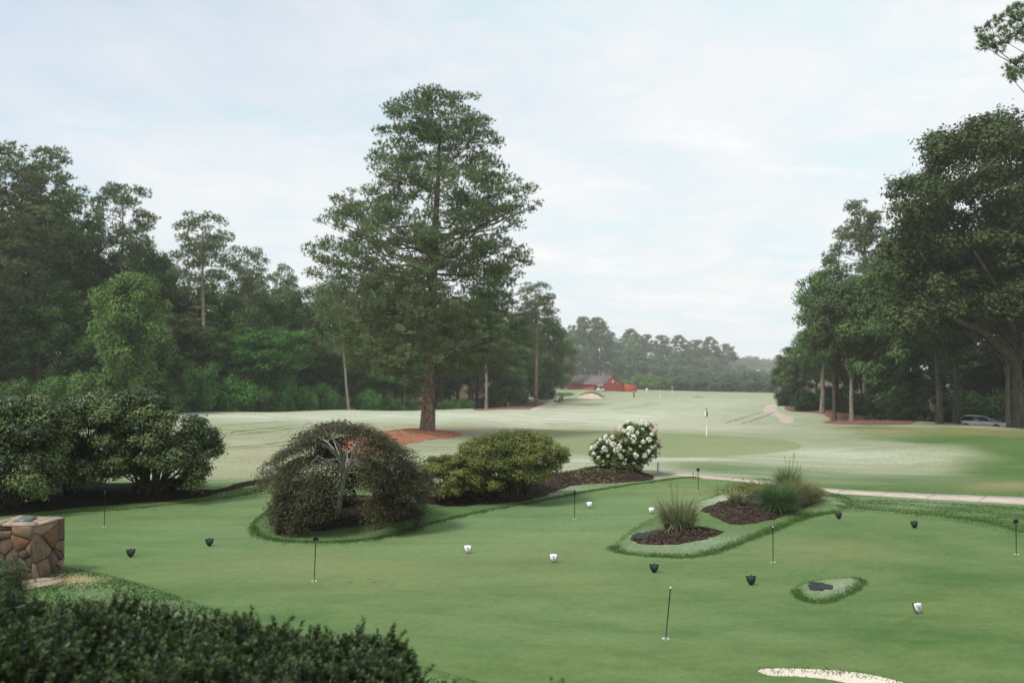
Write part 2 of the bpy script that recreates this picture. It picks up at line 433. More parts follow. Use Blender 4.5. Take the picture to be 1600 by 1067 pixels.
def leaves(C, Nrm, size, rng, aspect=0.55, droop=0.0, dirs=None):
    """kite-shaped leaves at C facing Nrm"""
    n = len(C)
    r = unit(rng.normal(size=(n, 3))) if dirs is None else dirs
    D = unit(r - (r * Nrm).sum(1, keepdims=True) * Nrm)
    if droop: D = unit(D + np.array([0, 0, -droop]))
    S = np.cross(D, Nrm); S = unit(S)
    L = (size * rng.uniform(0.7, 1.3, n))[:, None]; W = L * aspect * 0.5
    V = np.stack([C - D * L * 0.5, C + S * W - D * L * 0.05, C + D * L * 0.5, C - S * W - D * L * 0.05], 1).reshape(-1, 3)
    return V, np.arange(n * 4).reshape(-1, 4)


def needles(C, D, n, length, width, rng, spread=0.9):
    """tufts of needles: at each C, n needles around direction D"""
    m = len(C)
    d = unit(D[:, None] + spread * rng.normal(size=(m, n, 3)))
    s = unit(np.cross(d, rng.normal(size=(m, n, 3))))
    L = length * rng.uniform(0.7, 1.15, (m, n, 1))
    b = C[:, None] + d * L * 0.08
    V = np.stack([b + s * width * 0.5, b - s * width * 0.5, C[:, None] + d * L], 2).reshape(-1, 3)
    return V, np.arange(m * n * 3).reshape(-1, 3)


# ------------------------------------------------------------------ materials
def mat_leaf(name, dark, light, rough=0.55, spec=0.14, transl=0.3, hue=0.03, val=0.25, pw=1.0):
    m = bpy.data.materials.new(name); nt = nt_clear(m); g = N(nt)
    a = g.attr('tint'); oi = g.n('ShaderNodeObjectInfo')
    c = g.mix(g.math('POWER', a.outputs['Fac'], pw) if pw != 1 else a.outputs['Fac'], dark, light)
    hs = g.n('ShaderNodeHueSaturation'); g.l(c, hs.inputs['Color'])
    g.l(g.math('ADD', g.math('MULTIPLY', oi.outputs['Random'], hue * 2), 0.5 - hue), hs.inputs['Hue'])
    g.l(g.math('ADD', g.math('MULTIPLY', oi.outputs['Random'], val * 2), 1 - val), hs.inputs['Value'])
    p = g.n('ShaderNodeBsdfPrincipled'); p.inputs['Roughness'].default_value = rough; p.inputs['Specular IOR Level'].default_value = spec
    g.l(hs.outputs[0], p.inputs['Base Color'])
    t = g.n('ShaderNodeBsdfTranslucent'); g.l(g.mix(0.5, hs.outputs[0], (0.10, 0.16, 0.03), 'ADD') if transl > 0.2 else hs.outputs[0], t.inputs[0])
    x = g.n('ShaderNodeMixShader', i_0=transl); g.l(p.outputs[0], x.inputs[1]); g.l(t.outputs[0], x.inputs[2])
    o = g.n('ShaderNodeOutputMaterial'); g.l(x.outputs[0], o.inputs[0]); return m


def mat_pbr(name, stops, scale=4.0, stretch=(1, 1, 1), rough=0.8, bump=0.0, bscale=20, spec=0.3, metal=0.0, detail=5, bdist=0.02, voro=False):
    m = bpy.data.materials.new(name); nt = nt_clear(m); g = N(nt)
    tc = g.n('ShaderNodeTexCoord'); v = g.mapping(tc.outputs['Object'], scale=stretch)
    n1 = g.noise(v, scale, detail, 0.6)
    if not isinstance(stops, list): stops = [(0.0, stops), (1.0, stops)]
    c = g.ramp(n1, stops)
    p = g.n('ShaderNodeBsdfPrincipled'); p.inputs['Roughness'].default_value = rough; p.inputs['Metallic'].default_value = metal
    p.inputs['Specular IOR Level'].default_value = spec; g.l(c, p.inputs['Base Color'])
    if bump:
        b = g.n('ShaderNodeBump'); b.inputs['Strength'].default_value = bump; b.inputs['Distance'].default_value = bdist
        g.l(g.noise(v, bscale, 4, 0.65), b.inputs['Height']); g.l(b.outputs[0], p.inputs['Normal'])
    o = g.n('ShaderNodeOutputMaterial'); g.l(p.outputs[0], o.inputs[0]); return m


def mat_bark(name, c0, c1, c2, sc_=3.0):
    m = bpy.data.materials.new(name); nt = nt_clear(m); g = N(nt)
    tc = g.n('ShaderNodeTexCoord'); v = g.mapping(tc.outputs['Object'], scale=(1, 1, 0.25))
    vo = g.n('ShaderNodeTexVoronoi'); vo.feature = 'DISTANCE_TO_EDGE'; vo.inputs['Scale'].default_value = sc_ * 2.5; g.l(v, vo.inputs['Vector'])
    n1 = g.noise(v, sc_, 5, 0.7)
    c = g.ramp(n1, [(0.3, c0), (0.5, c1), (0.7, c2)])
    e = g.ramp(vo.outputs[0], [(0.0, 0.35), (0.12, 1.0)])
    c = g.mix(1.0, c, e, 'MULTIPLY')
    p = g.n('ShaderNodeBsdfPrincipled'); p.inputs['Roughness'].default_value = 0.9; p.inputs['Specular IOR Level'].default_value = 0.1; g.l(c, p.inputs['Base Color'])
    b = g.n('ShaderNodeBump'); b.inputs['Strength'].default_value = 0.8; b.inputs['Distance'].default_value = 0.04
    g.l(g.math('ADD', g.math('MINIMUM', vo.outputs[0], 0.15), g.math('MULTIPLY', n1, 0.2)), b.inputs['Height']); g.l(b.outputs[0], p.inputs['Normal'])
    o = g.n('ShaderNodeOutputMaterial'); g.l(p.outputs[0], o.inputs[0]); return m


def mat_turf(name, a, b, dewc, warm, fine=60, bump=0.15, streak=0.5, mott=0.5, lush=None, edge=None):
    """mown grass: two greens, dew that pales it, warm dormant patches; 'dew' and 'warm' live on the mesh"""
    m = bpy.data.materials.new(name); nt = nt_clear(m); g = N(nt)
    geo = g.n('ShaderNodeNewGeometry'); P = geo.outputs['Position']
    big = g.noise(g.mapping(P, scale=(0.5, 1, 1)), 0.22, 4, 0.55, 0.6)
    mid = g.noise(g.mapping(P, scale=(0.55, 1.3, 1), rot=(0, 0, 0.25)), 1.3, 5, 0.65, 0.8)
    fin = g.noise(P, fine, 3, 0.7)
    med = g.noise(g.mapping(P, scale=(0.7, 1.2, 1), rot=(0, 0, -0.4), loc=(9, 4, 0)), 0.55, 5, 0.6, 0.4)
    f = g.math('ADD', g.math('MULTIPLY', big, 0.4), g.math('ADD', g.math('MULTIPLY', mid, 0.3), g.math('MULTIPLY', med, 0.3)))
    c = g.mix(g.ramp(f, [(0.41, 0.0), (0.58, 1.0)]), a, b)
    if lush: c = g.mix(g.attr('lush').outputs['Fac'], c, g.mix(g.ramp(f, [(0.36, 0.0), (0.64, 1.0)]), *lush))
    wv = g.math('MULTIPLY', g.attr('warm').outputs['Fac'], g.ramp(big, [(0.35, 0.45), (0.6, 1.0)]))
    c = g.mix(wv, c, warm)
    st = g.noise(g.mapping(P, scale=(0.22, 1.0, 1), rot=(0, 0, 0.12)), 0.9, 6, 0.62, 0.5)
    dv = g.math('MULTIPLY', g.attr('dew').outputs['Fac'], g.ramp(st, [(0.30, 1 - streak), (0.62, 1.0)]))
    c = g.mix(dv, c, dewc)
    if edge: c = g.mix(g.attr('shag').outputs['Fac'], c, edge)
    fr = g.ramp(fin, [(0.3, 1 - mott * 0.4), (0.7, 1 + mott * 0.4)])
    c = g.mix(1.0, c, fr, 'MULTIPLY')
    c = g.mix(1.0, c, g.ramp(g.noise(g.mapping(P, scale=(1, 1.6, 1)), 7, 4, 0.75), [(0.3, 0.86), (0.7, 1.14)]), 'MULTIPLY')
    p = g.n('ShaderNodeBsdfPrincipled'); p.inputs['Roughness'].default_value = 0.85; p.inputs['Specular IOR Level'].default_value = 0.06
    g.l(c, p.inputs['Base Color'])
    bp = g.n('ShaderNodeBump'); bp.inputs['Strength'].default_value = bump; bp.inputs['Distance'].default_value = 0.03
    g.l(g.math('ADD', fin, g.math('MULTIPLY', mid, 1.5)), bp.inputs['Height']); g.l(bp.outputs[0], p.inputs['Normal'])
    o = g.n('ShaderNodeOutputMaterial'); g.l(p.outputs[0], o.inputs[0]); return m


def mat_litter(name, c0, c1, c2, scale=25, bump=0.9, dist=0.05):
    """mulch, straw, sand: chips at two sizes"""
    m = bpy.data.materials.new(name); nt = nt_clear(m); g = N(nt)
    geo = g.n('ShaderNodeNewGeometry'); P = geo.outputs['Position']
    vo = g.n('ShaderNodeTexVoronoi'); vo.inputs['Scale'].default_value = scale; g.l(P, vo.inputs['Vector'])
    sepc = g.n('ShaderNodeSeparateColor'); g.l(vo.outputs['Color'], sepc.inputs[0])
    n1 = g.noise(P, scale * 0.08, 4, 0.6)
    f = g.math('ADD', g.math('MULTIPLY', sepc.outputs[0], 0.5), g.math('MULTIPLY', n1, 0.6))
    c = g.ramp(f, [(0.25, c0), (0.5, c1), (0.85, c2)])
    p = g.n('ShaderNodeBsdfPrincipled'); p.inputs['Roughness'].default_value = 0.95; p.inputs['Specular IOR Level'].default_value = 0.05; g.l(c, p.inputs['Base Color'])
    b = g.n('ShaderNodeBump'); b.inputs['Strength'].default_value = bump; b.inputs['Distance'].default_value = dist
    g.l(g.math('ADD', vo.outputs[0], n1), b.inputs['Height']); g.l(b.outputs[0], p.inputs['Normal'])
    o = g.n('ShaderNodeOutputMaterial'); g.l(p.outputs[0], o.inputs[0]); return m


M = {}
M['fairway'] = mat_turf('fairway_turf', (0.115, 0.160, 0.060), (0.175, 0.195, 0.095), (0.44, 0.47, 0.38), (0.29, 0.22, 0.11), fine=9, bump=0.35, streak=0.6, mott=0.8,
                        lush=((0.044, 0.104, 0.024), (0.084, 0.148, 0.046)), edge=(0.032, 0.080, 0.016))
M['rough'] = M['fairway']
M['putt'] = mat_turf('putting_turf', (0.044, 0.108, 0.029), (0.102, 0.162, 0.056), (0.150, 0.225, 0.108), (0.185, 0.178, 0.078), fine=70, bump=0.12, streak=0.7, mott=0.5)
M['green'] = mat_turf('green_turf', (0.145, 0.200, 0.082), (0.18, 0.215, 0.105), (0.34, 0.37, 0.27), (0.28, 0.22, 0.10), fine=20, bump=0.05, streak=0.3, mott=0.25)
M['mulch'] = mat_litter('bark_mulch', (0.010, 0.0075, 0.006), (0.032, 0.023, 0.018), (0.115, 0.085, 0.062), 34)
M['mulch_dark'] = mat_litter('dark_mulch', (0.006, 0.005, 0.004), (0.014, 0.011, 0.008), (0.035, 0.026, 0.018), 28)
M['straw'] = mat_litter('pine_straw', (0.19, 0.075, 0.042), (0.32, 0.135, 0.080), (0.42, 0.21, 0.14), 9, dist=0.08)
M['straw_old'] = mat_litter('old_pine_straw', (0.085, 0.042, 0.027), (0.165, 0.085, 0.058), (0.24, 0.145, 0.105), 6, dist=0.08)
M['wood_floor'] = mat_litter('woodland_litter', (0.022, 0.018, 0.010), (0.07, 0.045, 0.025), (0.13, 0.075, 0.045), 5, dist=0.1)
M['sand'] = mat_litter('bunker_sand', (0.50, 0.455, 0.375), (0.56, 0.51, 0.43), (0.60, 0.555, 0.475), 60, bump=0.3, dist=0.02)
M['sand_far'] = mat_litter('far_bunker_sand', (0.34, 0.27, 0.21), (0.43, 0.35, 0.28), (0.52, 0.44, 0.36), 3, bump=0.3)
M['dark_turf'] = mat_litter('bunker_lip_turf', (0.03, 0.05, 0.02), (0.05, 0.08, 0.03), (0.08, 0.11, 0.05), 8)
M['concrete'] = mat_pbr('path_concrete', [(0.3, (0.33, 0.285, 0.235)), (0.5, (0.42, 0.365, 0.305)), (0.7, (0.48, 0.425, 0.36))], 2.2, rough=0.9, bump=0.25, bscale=40, spec=0.1)
M['pine_bark'] = mat_bark('pine_bark', (0.11, 0.078, 0.058), (0.195, 0.142, 0.110), (0.29, 0.225, 0.18), 2.4)
M['oak_bark'] = mat_bark('oak_bark', (0.05, 0.042, 0.032), (0.095, 0.082, 0.063), (0.15, 0.135, 0.11), 3.0)
M['pale_bark'] = mat_bark('pale_bark', (0.16, 0.13, 0.095), (0.30, 0.26, 0.20), (0.42, 0.38, 0.31), 3.0)
M['maple_bark'] = mat_bark('maple_bark', (0.26, 0.24, 0.20), (0.50, 0.47, 0.41), (0.68, 0.65, 0.58), 14)
M['shrub_bark'] = mat_bark('shrub_bark', (0.035, 0.028, 0.02), (0.06, 0.05, 0.038), (0.10, 0.085, 0.065), 12)
M['needle'] = mat_leaf('pine_needles', (0.066, 0.116, 0.052), (0.235, 0.310, 0.145), rough=0.6, spec=0.1, transl=0.2, hue=0.0, val=0.0)
M['needle_far'] = mat_leaf('forest_pine_needles', (0.068, 0.116, 0.055), (0.255, 0.320, 0.165), rough=0.6, spec=0.1, transl=0.2, hue=0.02, val=0.12)
M['broad'] = mat_leaf('broad_leaves', (0.026, 0.068, 0.021), (0.135, 0.218, 0.064), transl=0.25, hue=0.012, val=0.2)
M['hazed_leaf'] = mat_leaf('haze_painted_leaves', (0.050, 0.090, 0.050), (0.135, 0.205, 0.110), transl=0.25, hue=0.02, val=0.15)  # paler leaf colour, part of the distance haze is painted in
M['oak'] = mat_leaf('oak_leaves', (0.022, 0.048, 0.015), (0.108, 0.152, 0.054), transl=0.2, hue=0.01, val=0.1)
M['bright'] = mat_leaf('bright_leaves', (0.065, 0.150, 0.040), (0.185, 0.310, 0.090), transl=0.3, hue=0.012, val=0.12)
M['under'] = mat_leaf('understorey_leaves', (0.024, 0.082, 0.022), (0.105, 0.225, 0.055), transl=0.25, hue=0.02, val=0.2)
M['yellowish'] = mat_leaf('yellowing_leaves', (0.085, 0.115, 0.040), (0.165, 0.180, 0.075), transl=0.3, hue=0.01, val=0.1)
M['camellia'] = mat_leaf('glossy_leaves', (0.010, 0.030, 0.009), (0.270, 0.340, 0.125), rough=0.38, spec=0.25, transl=0.15, pw=2.2, hue=0.0, val=0.05)
M['maple'] = mat_leaf('maple_leaves', (0.017, 0.018, 0.010), (0.108, 0.104, 0.046), transl=0.2, hue=0.0, val=0.0)
M['azalea'] = mat_leaf('azalea_leaves', (0.036, 0.055, 0.016), (0.290, 0.310, 0.085), transl=0.2, pw=1.4, hue=0.01, val=0.05)
M['hydra'] = mat_leaf('hydrangea_leaves', (0.038, 0.068, 0.020), (0.150, 0.205, 0.062), transl=0.2, hue=0, val=0)
M['petal'] = mat_leaf('hydrangea_petals', (0.72, 0.71, 0.56), (0.88, 0.89, 0.80), rough=0.7, transl=0.15, hue=0, val=0)
M['petal_pink'] = mat_leaf('hydrangea_pink_petals', (0.50, 0.34, 0.27), (0.72, 0.60, 0.50), rough=0.7, transl=0.15, hue=0, val=0)
M['cedar'] = mat_leaf('cedar_and_shade_leaves', (0.010, 0.030, 0.010), (0.036, 0.078, 0.024), transl=0.1, hue=0.01, val=0.1)  # cedar green, also used to paint shade into other trees and undergrowth
M['yew'] = mat_leaf('yew_needles', (0.009, 0.024, 0.006), (0.060, 0.105, 0.022), rough=0.45, spec=0.4, transl=0.15, hue=0, val=0)
M['box'] = mat_leaf('boxwood_leaves', (0.022, 0.045, 0.012), (0.075, 0.12, 0.03), rough=0.4, spec=0.4, transl=0.15, hue=0, val=0)
M['blade'] = mat_leaf('grass_blades', (0.034, 0.085, 0.018), (0.100, 0.180, 0.050), rough=0.6, transl=0.25, hue=0, val=0)
M['ograss'] = mat_leaf('ornamental_blades', (0.085, 0.115, 0.040), (0.33, 0.35, 0.19), rough=0.5, transl=0.25, hue=0, val=0)
M['fgrass'] = mat_leaf('fountain_blades', (0.040, 0.090, 0.035), (0.130, 0.200, 0.085), rough=0.6, transl=0.25, hue=0, val=0)
M['dgrass'] = mat_leaf('dry_blades', (0.12, 0.13, 0.055), (0.26, 0.25, 0.12), rough=0.6, transl=0.25, hue=0, val=0)
M['black'] = mat_pbr('black_paint', (0.012, 0.016, 0.013), rough=0.5)
M['white'] = mat_pbr('white_paint', [(0.3, (0.70, 0.70, 0.67)), (0.7, (0.78, 0.78, 0.75))], 8, rough=0.5)
M['markgreen'] = mat_pbr('dark_green_paint', [(0.3, (0.008, 0.024, 0.017)), (0.7, (0.012, 0.032, 0.023))], 9, rough=0.6, spec=0.2)
M['grey_print'] = mat_pbr('grey_print', (0.10, 0.10, 0.10), rough=0.6)
M['red_wall'] = mat_pbr('red_barn_boards', [(0.3, (0.34, 0.060, 0.040)), (0.6, (0.42, 0.078, 0.052)), (0.8, (0.46, 0.10, 0.07))], 0.8, stretch=(3, 3, 0.4), rough=0.85, bump=0.3, bscale=6)
M['roof'] = mat_pbr('grey_roof_shingles', [(0.3, (0.10, 0.085, 0.085)), (0.7, (0.17, 0.145, 0.145))], 0.7, rough=0.9, bump=0.3, bscale=8)
M['fabric'] = mat_pbr('black_fabric', [(0.3, (0.010, 0.013, 0.013)), (0.7, (0.03, 0.035, 0.036))], 6, rough=0.8, bump=0.5, bscale=14)
M['silver'] = mat_pbr('silver_car_paint', (0.46, 0.46, 0.43), rough=0.3, spec=0.6, metal=0.35)
M['darkcar'] = mat_pbr('dark_car_paint', (0.035, 0.04, 0.045), rough=0.25, spec=0.6)
M['glass'] = mat_pbr('dark_glass', (0.012, 0.014, 0.015), rough=0.08, spec=0.8)
M['rubber'] = mat_pbr('rubber', (0.015, 0.015, 0.015), rough=0.85)
M['rim'] = mat_pbr('alloy_rim', (0.45, 0.45, 0.45), rough=0.35, metal=0.6)
M['lamp'] = mat_pbr('lamp_lens', (0.75, 0.75, 0.72), rough=0.15, spec=0.8)
M['skin'] = mat_pbr('skin', (0.42, 0.25, 0.18), rough=0.6)
M['shirt'] = mat_pbr('red_shirt', (0.50, 0.10, 0.08), rough=0.9)
M['trouser'] = mat_pbr('dark_trousers', (0.03, 0.035, 0.05), rough=0.9)
M['flag_red'] = mat_pbr('red_flag_cloth', (0.33, 0.06, 0.06), rough=0.8)
M['stick_white'] = mat_pbr('cream_pole', (0.72, 0.70, 0.58), rough=0.5)
M['bronze'] = mat_pbr('plaque_metal', [(0.3, (0.10, 0.115, 0.125)), (0.7, (0.16, 0.175, 0.18))], 12, rough=0.45, metal=0.5)
M['mortar'] = mat_pbr('mortar', [(0.3, (0.10, 0.08, 0.06)), (0.7, (0.17, 0.14, 0.11))], 12, rough=0.95, bump=0.5, bscale=40)
SC_ = [((0.10, 0.068, 0.045), (0.22, 0.155, 0.105)), ((0.06, 0.045, 0.032), (0.15, 0.105, 0.075)), ((0.10, 0.052, 0.028), (0.19, 0.10, 0.055)), ((0.16, 0.12, 0.085), (0.31, 0.24, 0.17)), ((0.035, 0.03, 0.024), (0.09, 0.075, 0.055)), ((0.11, 0.085, 0.06), (0.23, 0.18, 0.13))]
STONE = [mat_pbr('fieldstone', [(0.3, a), (0.5, tuple((np.array(a) + b) / 2)), (0.7, b)], 7, rough=0.9, bump=0.6, bscale=18) for a, b in SC_]
M['flagstone'] = mat_pbr('flagstone', [(0.3, (0.16, 0.125, 0.09)), (0.5, (0.27, 0.215, 0.16)), (0.7, (0.36, 0.29, 0.225))], 6, rough=0.9, bump=0.5, bscale=20)

# ------------------------------------------------------------------ the ground: one triangulation, split into its surfaces
pts = []
y = 3.0
rr = np.random.default_rng(3)
while y < 520:
    dy = max(0.16, 0.012 * y); xs = 0.70 * y + 6; n = int(2 * xs / (dy * 1.25))
    xx = np.linspace(-xs, xs, n) + rr.uniform(-0.3, 0.3, n) * dy
    pts.append(np.c_[xx, np.full(n, y) + rr.uniform(-0.3, 0.3, n) * dy]); y += dy
pts = np.concatenate(pts)
gx, gy = np.meshgrid(np.linspace(-1050, 1050, 65), np.linspace(-120, 1550, 60))
co = np.c_[gx.ravel(), gy.ravel()]
m = (np.abs(co[:, 0]) > 0.70 * np.abs(co[:, 1]) + 10) | (co[:, 1] < 2) | (co[:, 1] > 530)
co = co[m]
gx, gy = np.meshgrid(np.linspace(-40, 40, 33), np.linspace(-20, 30, 21)); c2 = np.c_[gx.ravel(), gy.ravel()]
c2 = c2[(np.abs(c2[:, 0]) > 0.70 * c2[:, 1] + 7) | (c2[:, 1] < 2.5)]
allp = np.concatenate([pts, co, c2])
edges = []; base = len(allp); extra = []
for nm, poly in ZP.items():
    k = len(poly); edges += [(base + i, base + (i + 1) % k) for i in range(k)]; base += k; extra.append(poly)
allp = np.concatenate([allp] + extra)
res = delaunay_2d_cdt([Vector(p) for p in allp.tolist()], edges, [], 0, 1e-4)
TV = np.array([(v.x, v.y) for v in res[0]]); TF = np.array([f for f in res[2] if len(f) == 3], np.int64)
print('cdt', len(TV), len(TF), round(time.time() - T0, 1))
TZ = height(TV[:, 0], TV[:, 1])
cen = TV[TF].mean(1)
zone = np.zeros(len(TF), int); names = list(ZP)
for i, nm in enumerate(['woodland_left', 'woodland_right', 'woodland_far'] + [n for n in names if not n.startswith('woodland')]):
    zone[inside(cen, ZP[nm])] = names.index(nm) + 1
# flip to face up
e1 = TV[TF[:, 1]] - TV[TF[:, 0]]; e2 = TV[TF[:, 2]] - TV[TF[:, 0]]
neg = (e1[:, 0] * e2[:, 1] - e1[:, 1] * e2[:, 0]) < 0; TF[neg] = TF[neg][:, ::-1]
TPX, TPY = proj(TV[:, 0], TV[:, 1], TZ)


def blobs(base, lst):
    v = np.full(len(TV), float(base))
    for px, py, sx, sy, a in lst: v += a * np.exp(-((TPX - px) / sx) ** 2 - ((TPY - py) / sy) ** 2)
    return np.clip(v, 0, 1)


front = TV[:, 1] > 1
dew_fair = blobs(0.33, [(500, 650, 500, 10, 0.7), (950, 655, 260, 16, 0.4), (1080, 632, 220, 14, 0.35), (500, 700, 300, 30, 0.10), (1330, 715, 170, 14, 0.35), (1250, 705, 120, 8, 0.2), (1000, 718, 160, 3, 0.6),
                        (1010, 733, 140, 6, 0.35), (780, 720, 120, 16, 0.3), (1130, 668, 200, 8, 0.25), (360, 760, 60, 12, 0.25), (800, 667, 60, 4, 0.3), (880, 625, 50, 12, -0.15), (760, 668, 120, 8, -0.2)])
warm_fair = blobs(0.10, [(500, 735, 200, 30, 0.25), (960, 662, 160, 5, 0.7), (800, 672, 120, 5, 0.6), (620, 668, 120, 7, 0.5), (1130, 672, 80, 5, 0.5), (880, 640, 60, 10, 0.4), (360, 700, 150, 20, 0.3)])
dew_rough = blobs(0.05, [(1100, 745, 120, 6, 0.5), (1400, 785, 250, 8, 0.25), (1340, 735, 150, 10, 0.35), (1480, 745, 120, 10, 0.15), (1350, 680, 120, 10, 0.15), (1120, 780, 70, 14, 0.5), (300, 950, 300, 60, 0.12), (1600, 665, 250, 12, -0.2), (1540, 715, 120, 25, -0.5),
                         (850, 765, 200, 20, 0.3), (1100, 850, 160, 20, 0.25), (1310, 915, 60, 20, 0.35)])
warm_rough = blobs(0.05, [(1400, 672, 250, 10, 0.4), (1560, 760, 80, 7, 0.8), (110, 905, 40, 8, 0.9), (1600, 670, 100, 10, 0.3), (1350, 745, 100, 5, 0.2)])
dew_tone_putt = blobs(0.25, [(700, 830, 400, 50, 0.55), (1000, 790, 200, 25, 0.3), (300, 840, 150, 30, 0.2), (1550, 1000, 200, 120, -0.4), (900, 1060, 500, 50, -0.2)])  # dew tone, lowered so the grass darkens towards bottom right and near edge
warm_putt = blobs(0.15, [(520, 890, 160, 40, 0.5), (1100, 770, 80, 10, 0.5), (1250, 860, 150, 30, 0.4), (800, 870, 120, 30, 0.3), (1000, 900, 300, 50, 0.2)])

_P2 = np.c_[TV[:, 0], TV[:, 1]]
lush = np.zeros(len(TV)); nearm = (TV[:, 1] > 3) & (TV[:, 1] < 140) & (np.abs(TV[:, 0]) < 90)
sd = edge_dist(_P2[nearm], ZP['rough_lawn']); sd = np.where(inside(_P2[nearm], ZP['rough_lawn']), sd, -sd)
wob_ = np.sin(_P2[nearm][:, 0] * 0.9 + np.sin(_P2[nearm][:, 1] * 0.7)) * 0.7
lush[nearm] = np.clip((sd + 1.2 + wob_) / 4.5, 0, 1)
lush = np.maximum(lush, np.clip((34 - TV[:, 1]) / 4, 0, 1)); lush = lush * lush * (3 - 2 * lush)
lush = np.clip(lush - 0.55 * np.exp(-((TPX - 1360) / 130) ** 2 - ((TPY - 712) / 16) ** 2), 0, 1)
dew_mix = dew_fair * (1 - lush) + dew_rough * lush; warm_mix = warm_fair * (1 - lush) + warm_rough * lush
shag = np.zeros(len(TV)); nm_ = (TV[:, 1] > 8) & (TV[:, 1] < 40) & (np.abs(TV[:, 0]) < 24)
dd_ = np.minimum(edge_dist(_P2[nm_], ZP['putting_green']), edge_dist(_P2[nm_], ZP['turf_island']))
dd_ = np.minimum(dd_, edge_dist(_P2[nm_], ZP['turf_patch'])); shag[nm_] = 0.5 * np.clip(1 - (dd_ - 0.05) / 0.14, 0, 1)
SURF = [('fairway', 'ground', [0], 'fairway', dew_mix, warm_mix), ('rough_lawn', 'rough_lawn', ['rough_lawn', 'turf_island', 'turf_patch'], 'rough', dew_mix, warm_mix), ('putting_green', 'putting_green', ['putting_green'], 'putt', dew_tone_putt, warm_putt),
        ('golf_green', 'golf_green', ['golf_green'], 'green', dew_fair * 0.4, warm_fair),
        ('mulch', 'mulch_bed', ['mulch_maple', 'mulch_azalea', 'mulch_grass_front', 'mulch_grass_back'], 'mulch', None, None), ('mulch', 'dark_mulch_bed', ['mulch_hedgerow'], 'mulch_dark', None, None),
        ('straw', 'pine_straw', ['straw_ring'], 'straw', None, None), ('straw2', 'faded_straw', ['straw_right', 'straw_left'], 'straw_old', None, None), ('path', 'far_path', ['path_far_left', 'path_far_right'], 'concrete', None, None),
        ('sand', 'sand_bunker', ['sand_near'], 'sand', None, None), ('sand2', 'far_sand_bunker', ['sand_far'], 'sand_far', None, None), ('lip', 'bunker_lip', ['dark_far', 'lip_far'], 'dark_turf', None, None), ('wood', 'woodland_floor', ['woodland_left', 'woodland_right', 'woodland_far'], 'wood_floor', None, None)]
# near rough turf: the part of the ground nearer than 34 m that no other zone claims, so it gets the rough material too
near_rough = (zone == 0) & (cen[:, 1] < 33.0)
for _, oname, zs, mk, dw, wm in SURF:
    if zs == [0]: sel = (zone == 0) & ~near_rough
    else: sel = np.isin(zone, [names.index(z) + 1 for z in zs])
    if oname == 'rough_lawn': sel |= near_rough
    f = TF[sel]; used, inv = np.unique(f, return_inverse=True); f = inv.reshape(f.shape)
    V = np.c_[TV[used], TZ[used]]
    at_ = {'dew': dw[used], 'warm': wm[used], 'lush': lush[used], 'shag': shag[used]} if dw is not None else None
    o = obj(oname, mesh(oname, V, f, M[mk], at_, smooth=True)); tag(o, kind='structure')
print('ground', round(time.time() - T0, 1))

# near cart path: concrete slabs with open joints
up = catmull([(1030, 737), (1100, 743), (1180, 751), (1280, 762.5), (1400, 770), (1600, 778), (1850, 789)], 8, False)
lo = catmull([(1030, 740), (1100, 746.5), (1180, 755), (1280, 768.5), (1400, 776.5), (1600, 788), (1850, 804)], 8, False)
A_ = hit(up[:, 0], up[:, 1]); B_ = hit(lo[:, 0], lo[:, 1])


def resamp(P, n):
    s = np.r_[0, np.cumsum(np.linalg.norm(np.diff(P, axis=0), axis=1))]; t = np.linspace(0, s[-1], n)
    return np.c_[np.interp(t, s, P[:, 0]), np.interp(t, s, P[:, 1])]


NS = 150; A_ = resamp(A_, NS); B_ = resamp(B_, NS)
path = empty('path', (float(A_[0, 0]), float(A_[0, 1]), 0), kind='structure'); path['label'] = 'pale concrete cart path of slabs crossing right of the putting green'
breaks = [0, 14, 28, 42, 55, 66, 78, 90, 103, 116, 132, 149]
for a, b in zip(breaks[:-1], breaks[1:]):
    n = b - a + 1; V = []
    for i in range(a, b + 1):
        for q in (A_[i], B_[i]): V.append((q[0], q[1]))
    V = np.array(V); 
    d = A_[min(a + 1, NS - 1)] - A_[a]; d /= np.linalg.norm(d)
    V[:2] += d * 0.014; V[-2:] -= d * 0.014
    z = h0(V[:, 0], V[:, 1]) + 0.03
    top = np.c_[V, z]; bot = np.c_[V, z - 0.12]; VV = np.r_[top, bot]; k = len(V); Fl = []
    for i in range(n - 1):
        p = 2 * i; Fl += [(p, p + 1, p + 3, p + 2), (p + 1, p + k + 1, p + k + 3, p + 3), (p, p + 2, p + k + 2, p + k)]
    Fl += [(0, k, k + 1, 1), (2 * n - 2, 2 * n - 1, k + 2 * n - 1, k + 2 * n - 2)]
    VV[:, :2] -= A_[0]
    o = obj('slab', mesh('slab', VV, np.array(Fl), M['concrete']), path)

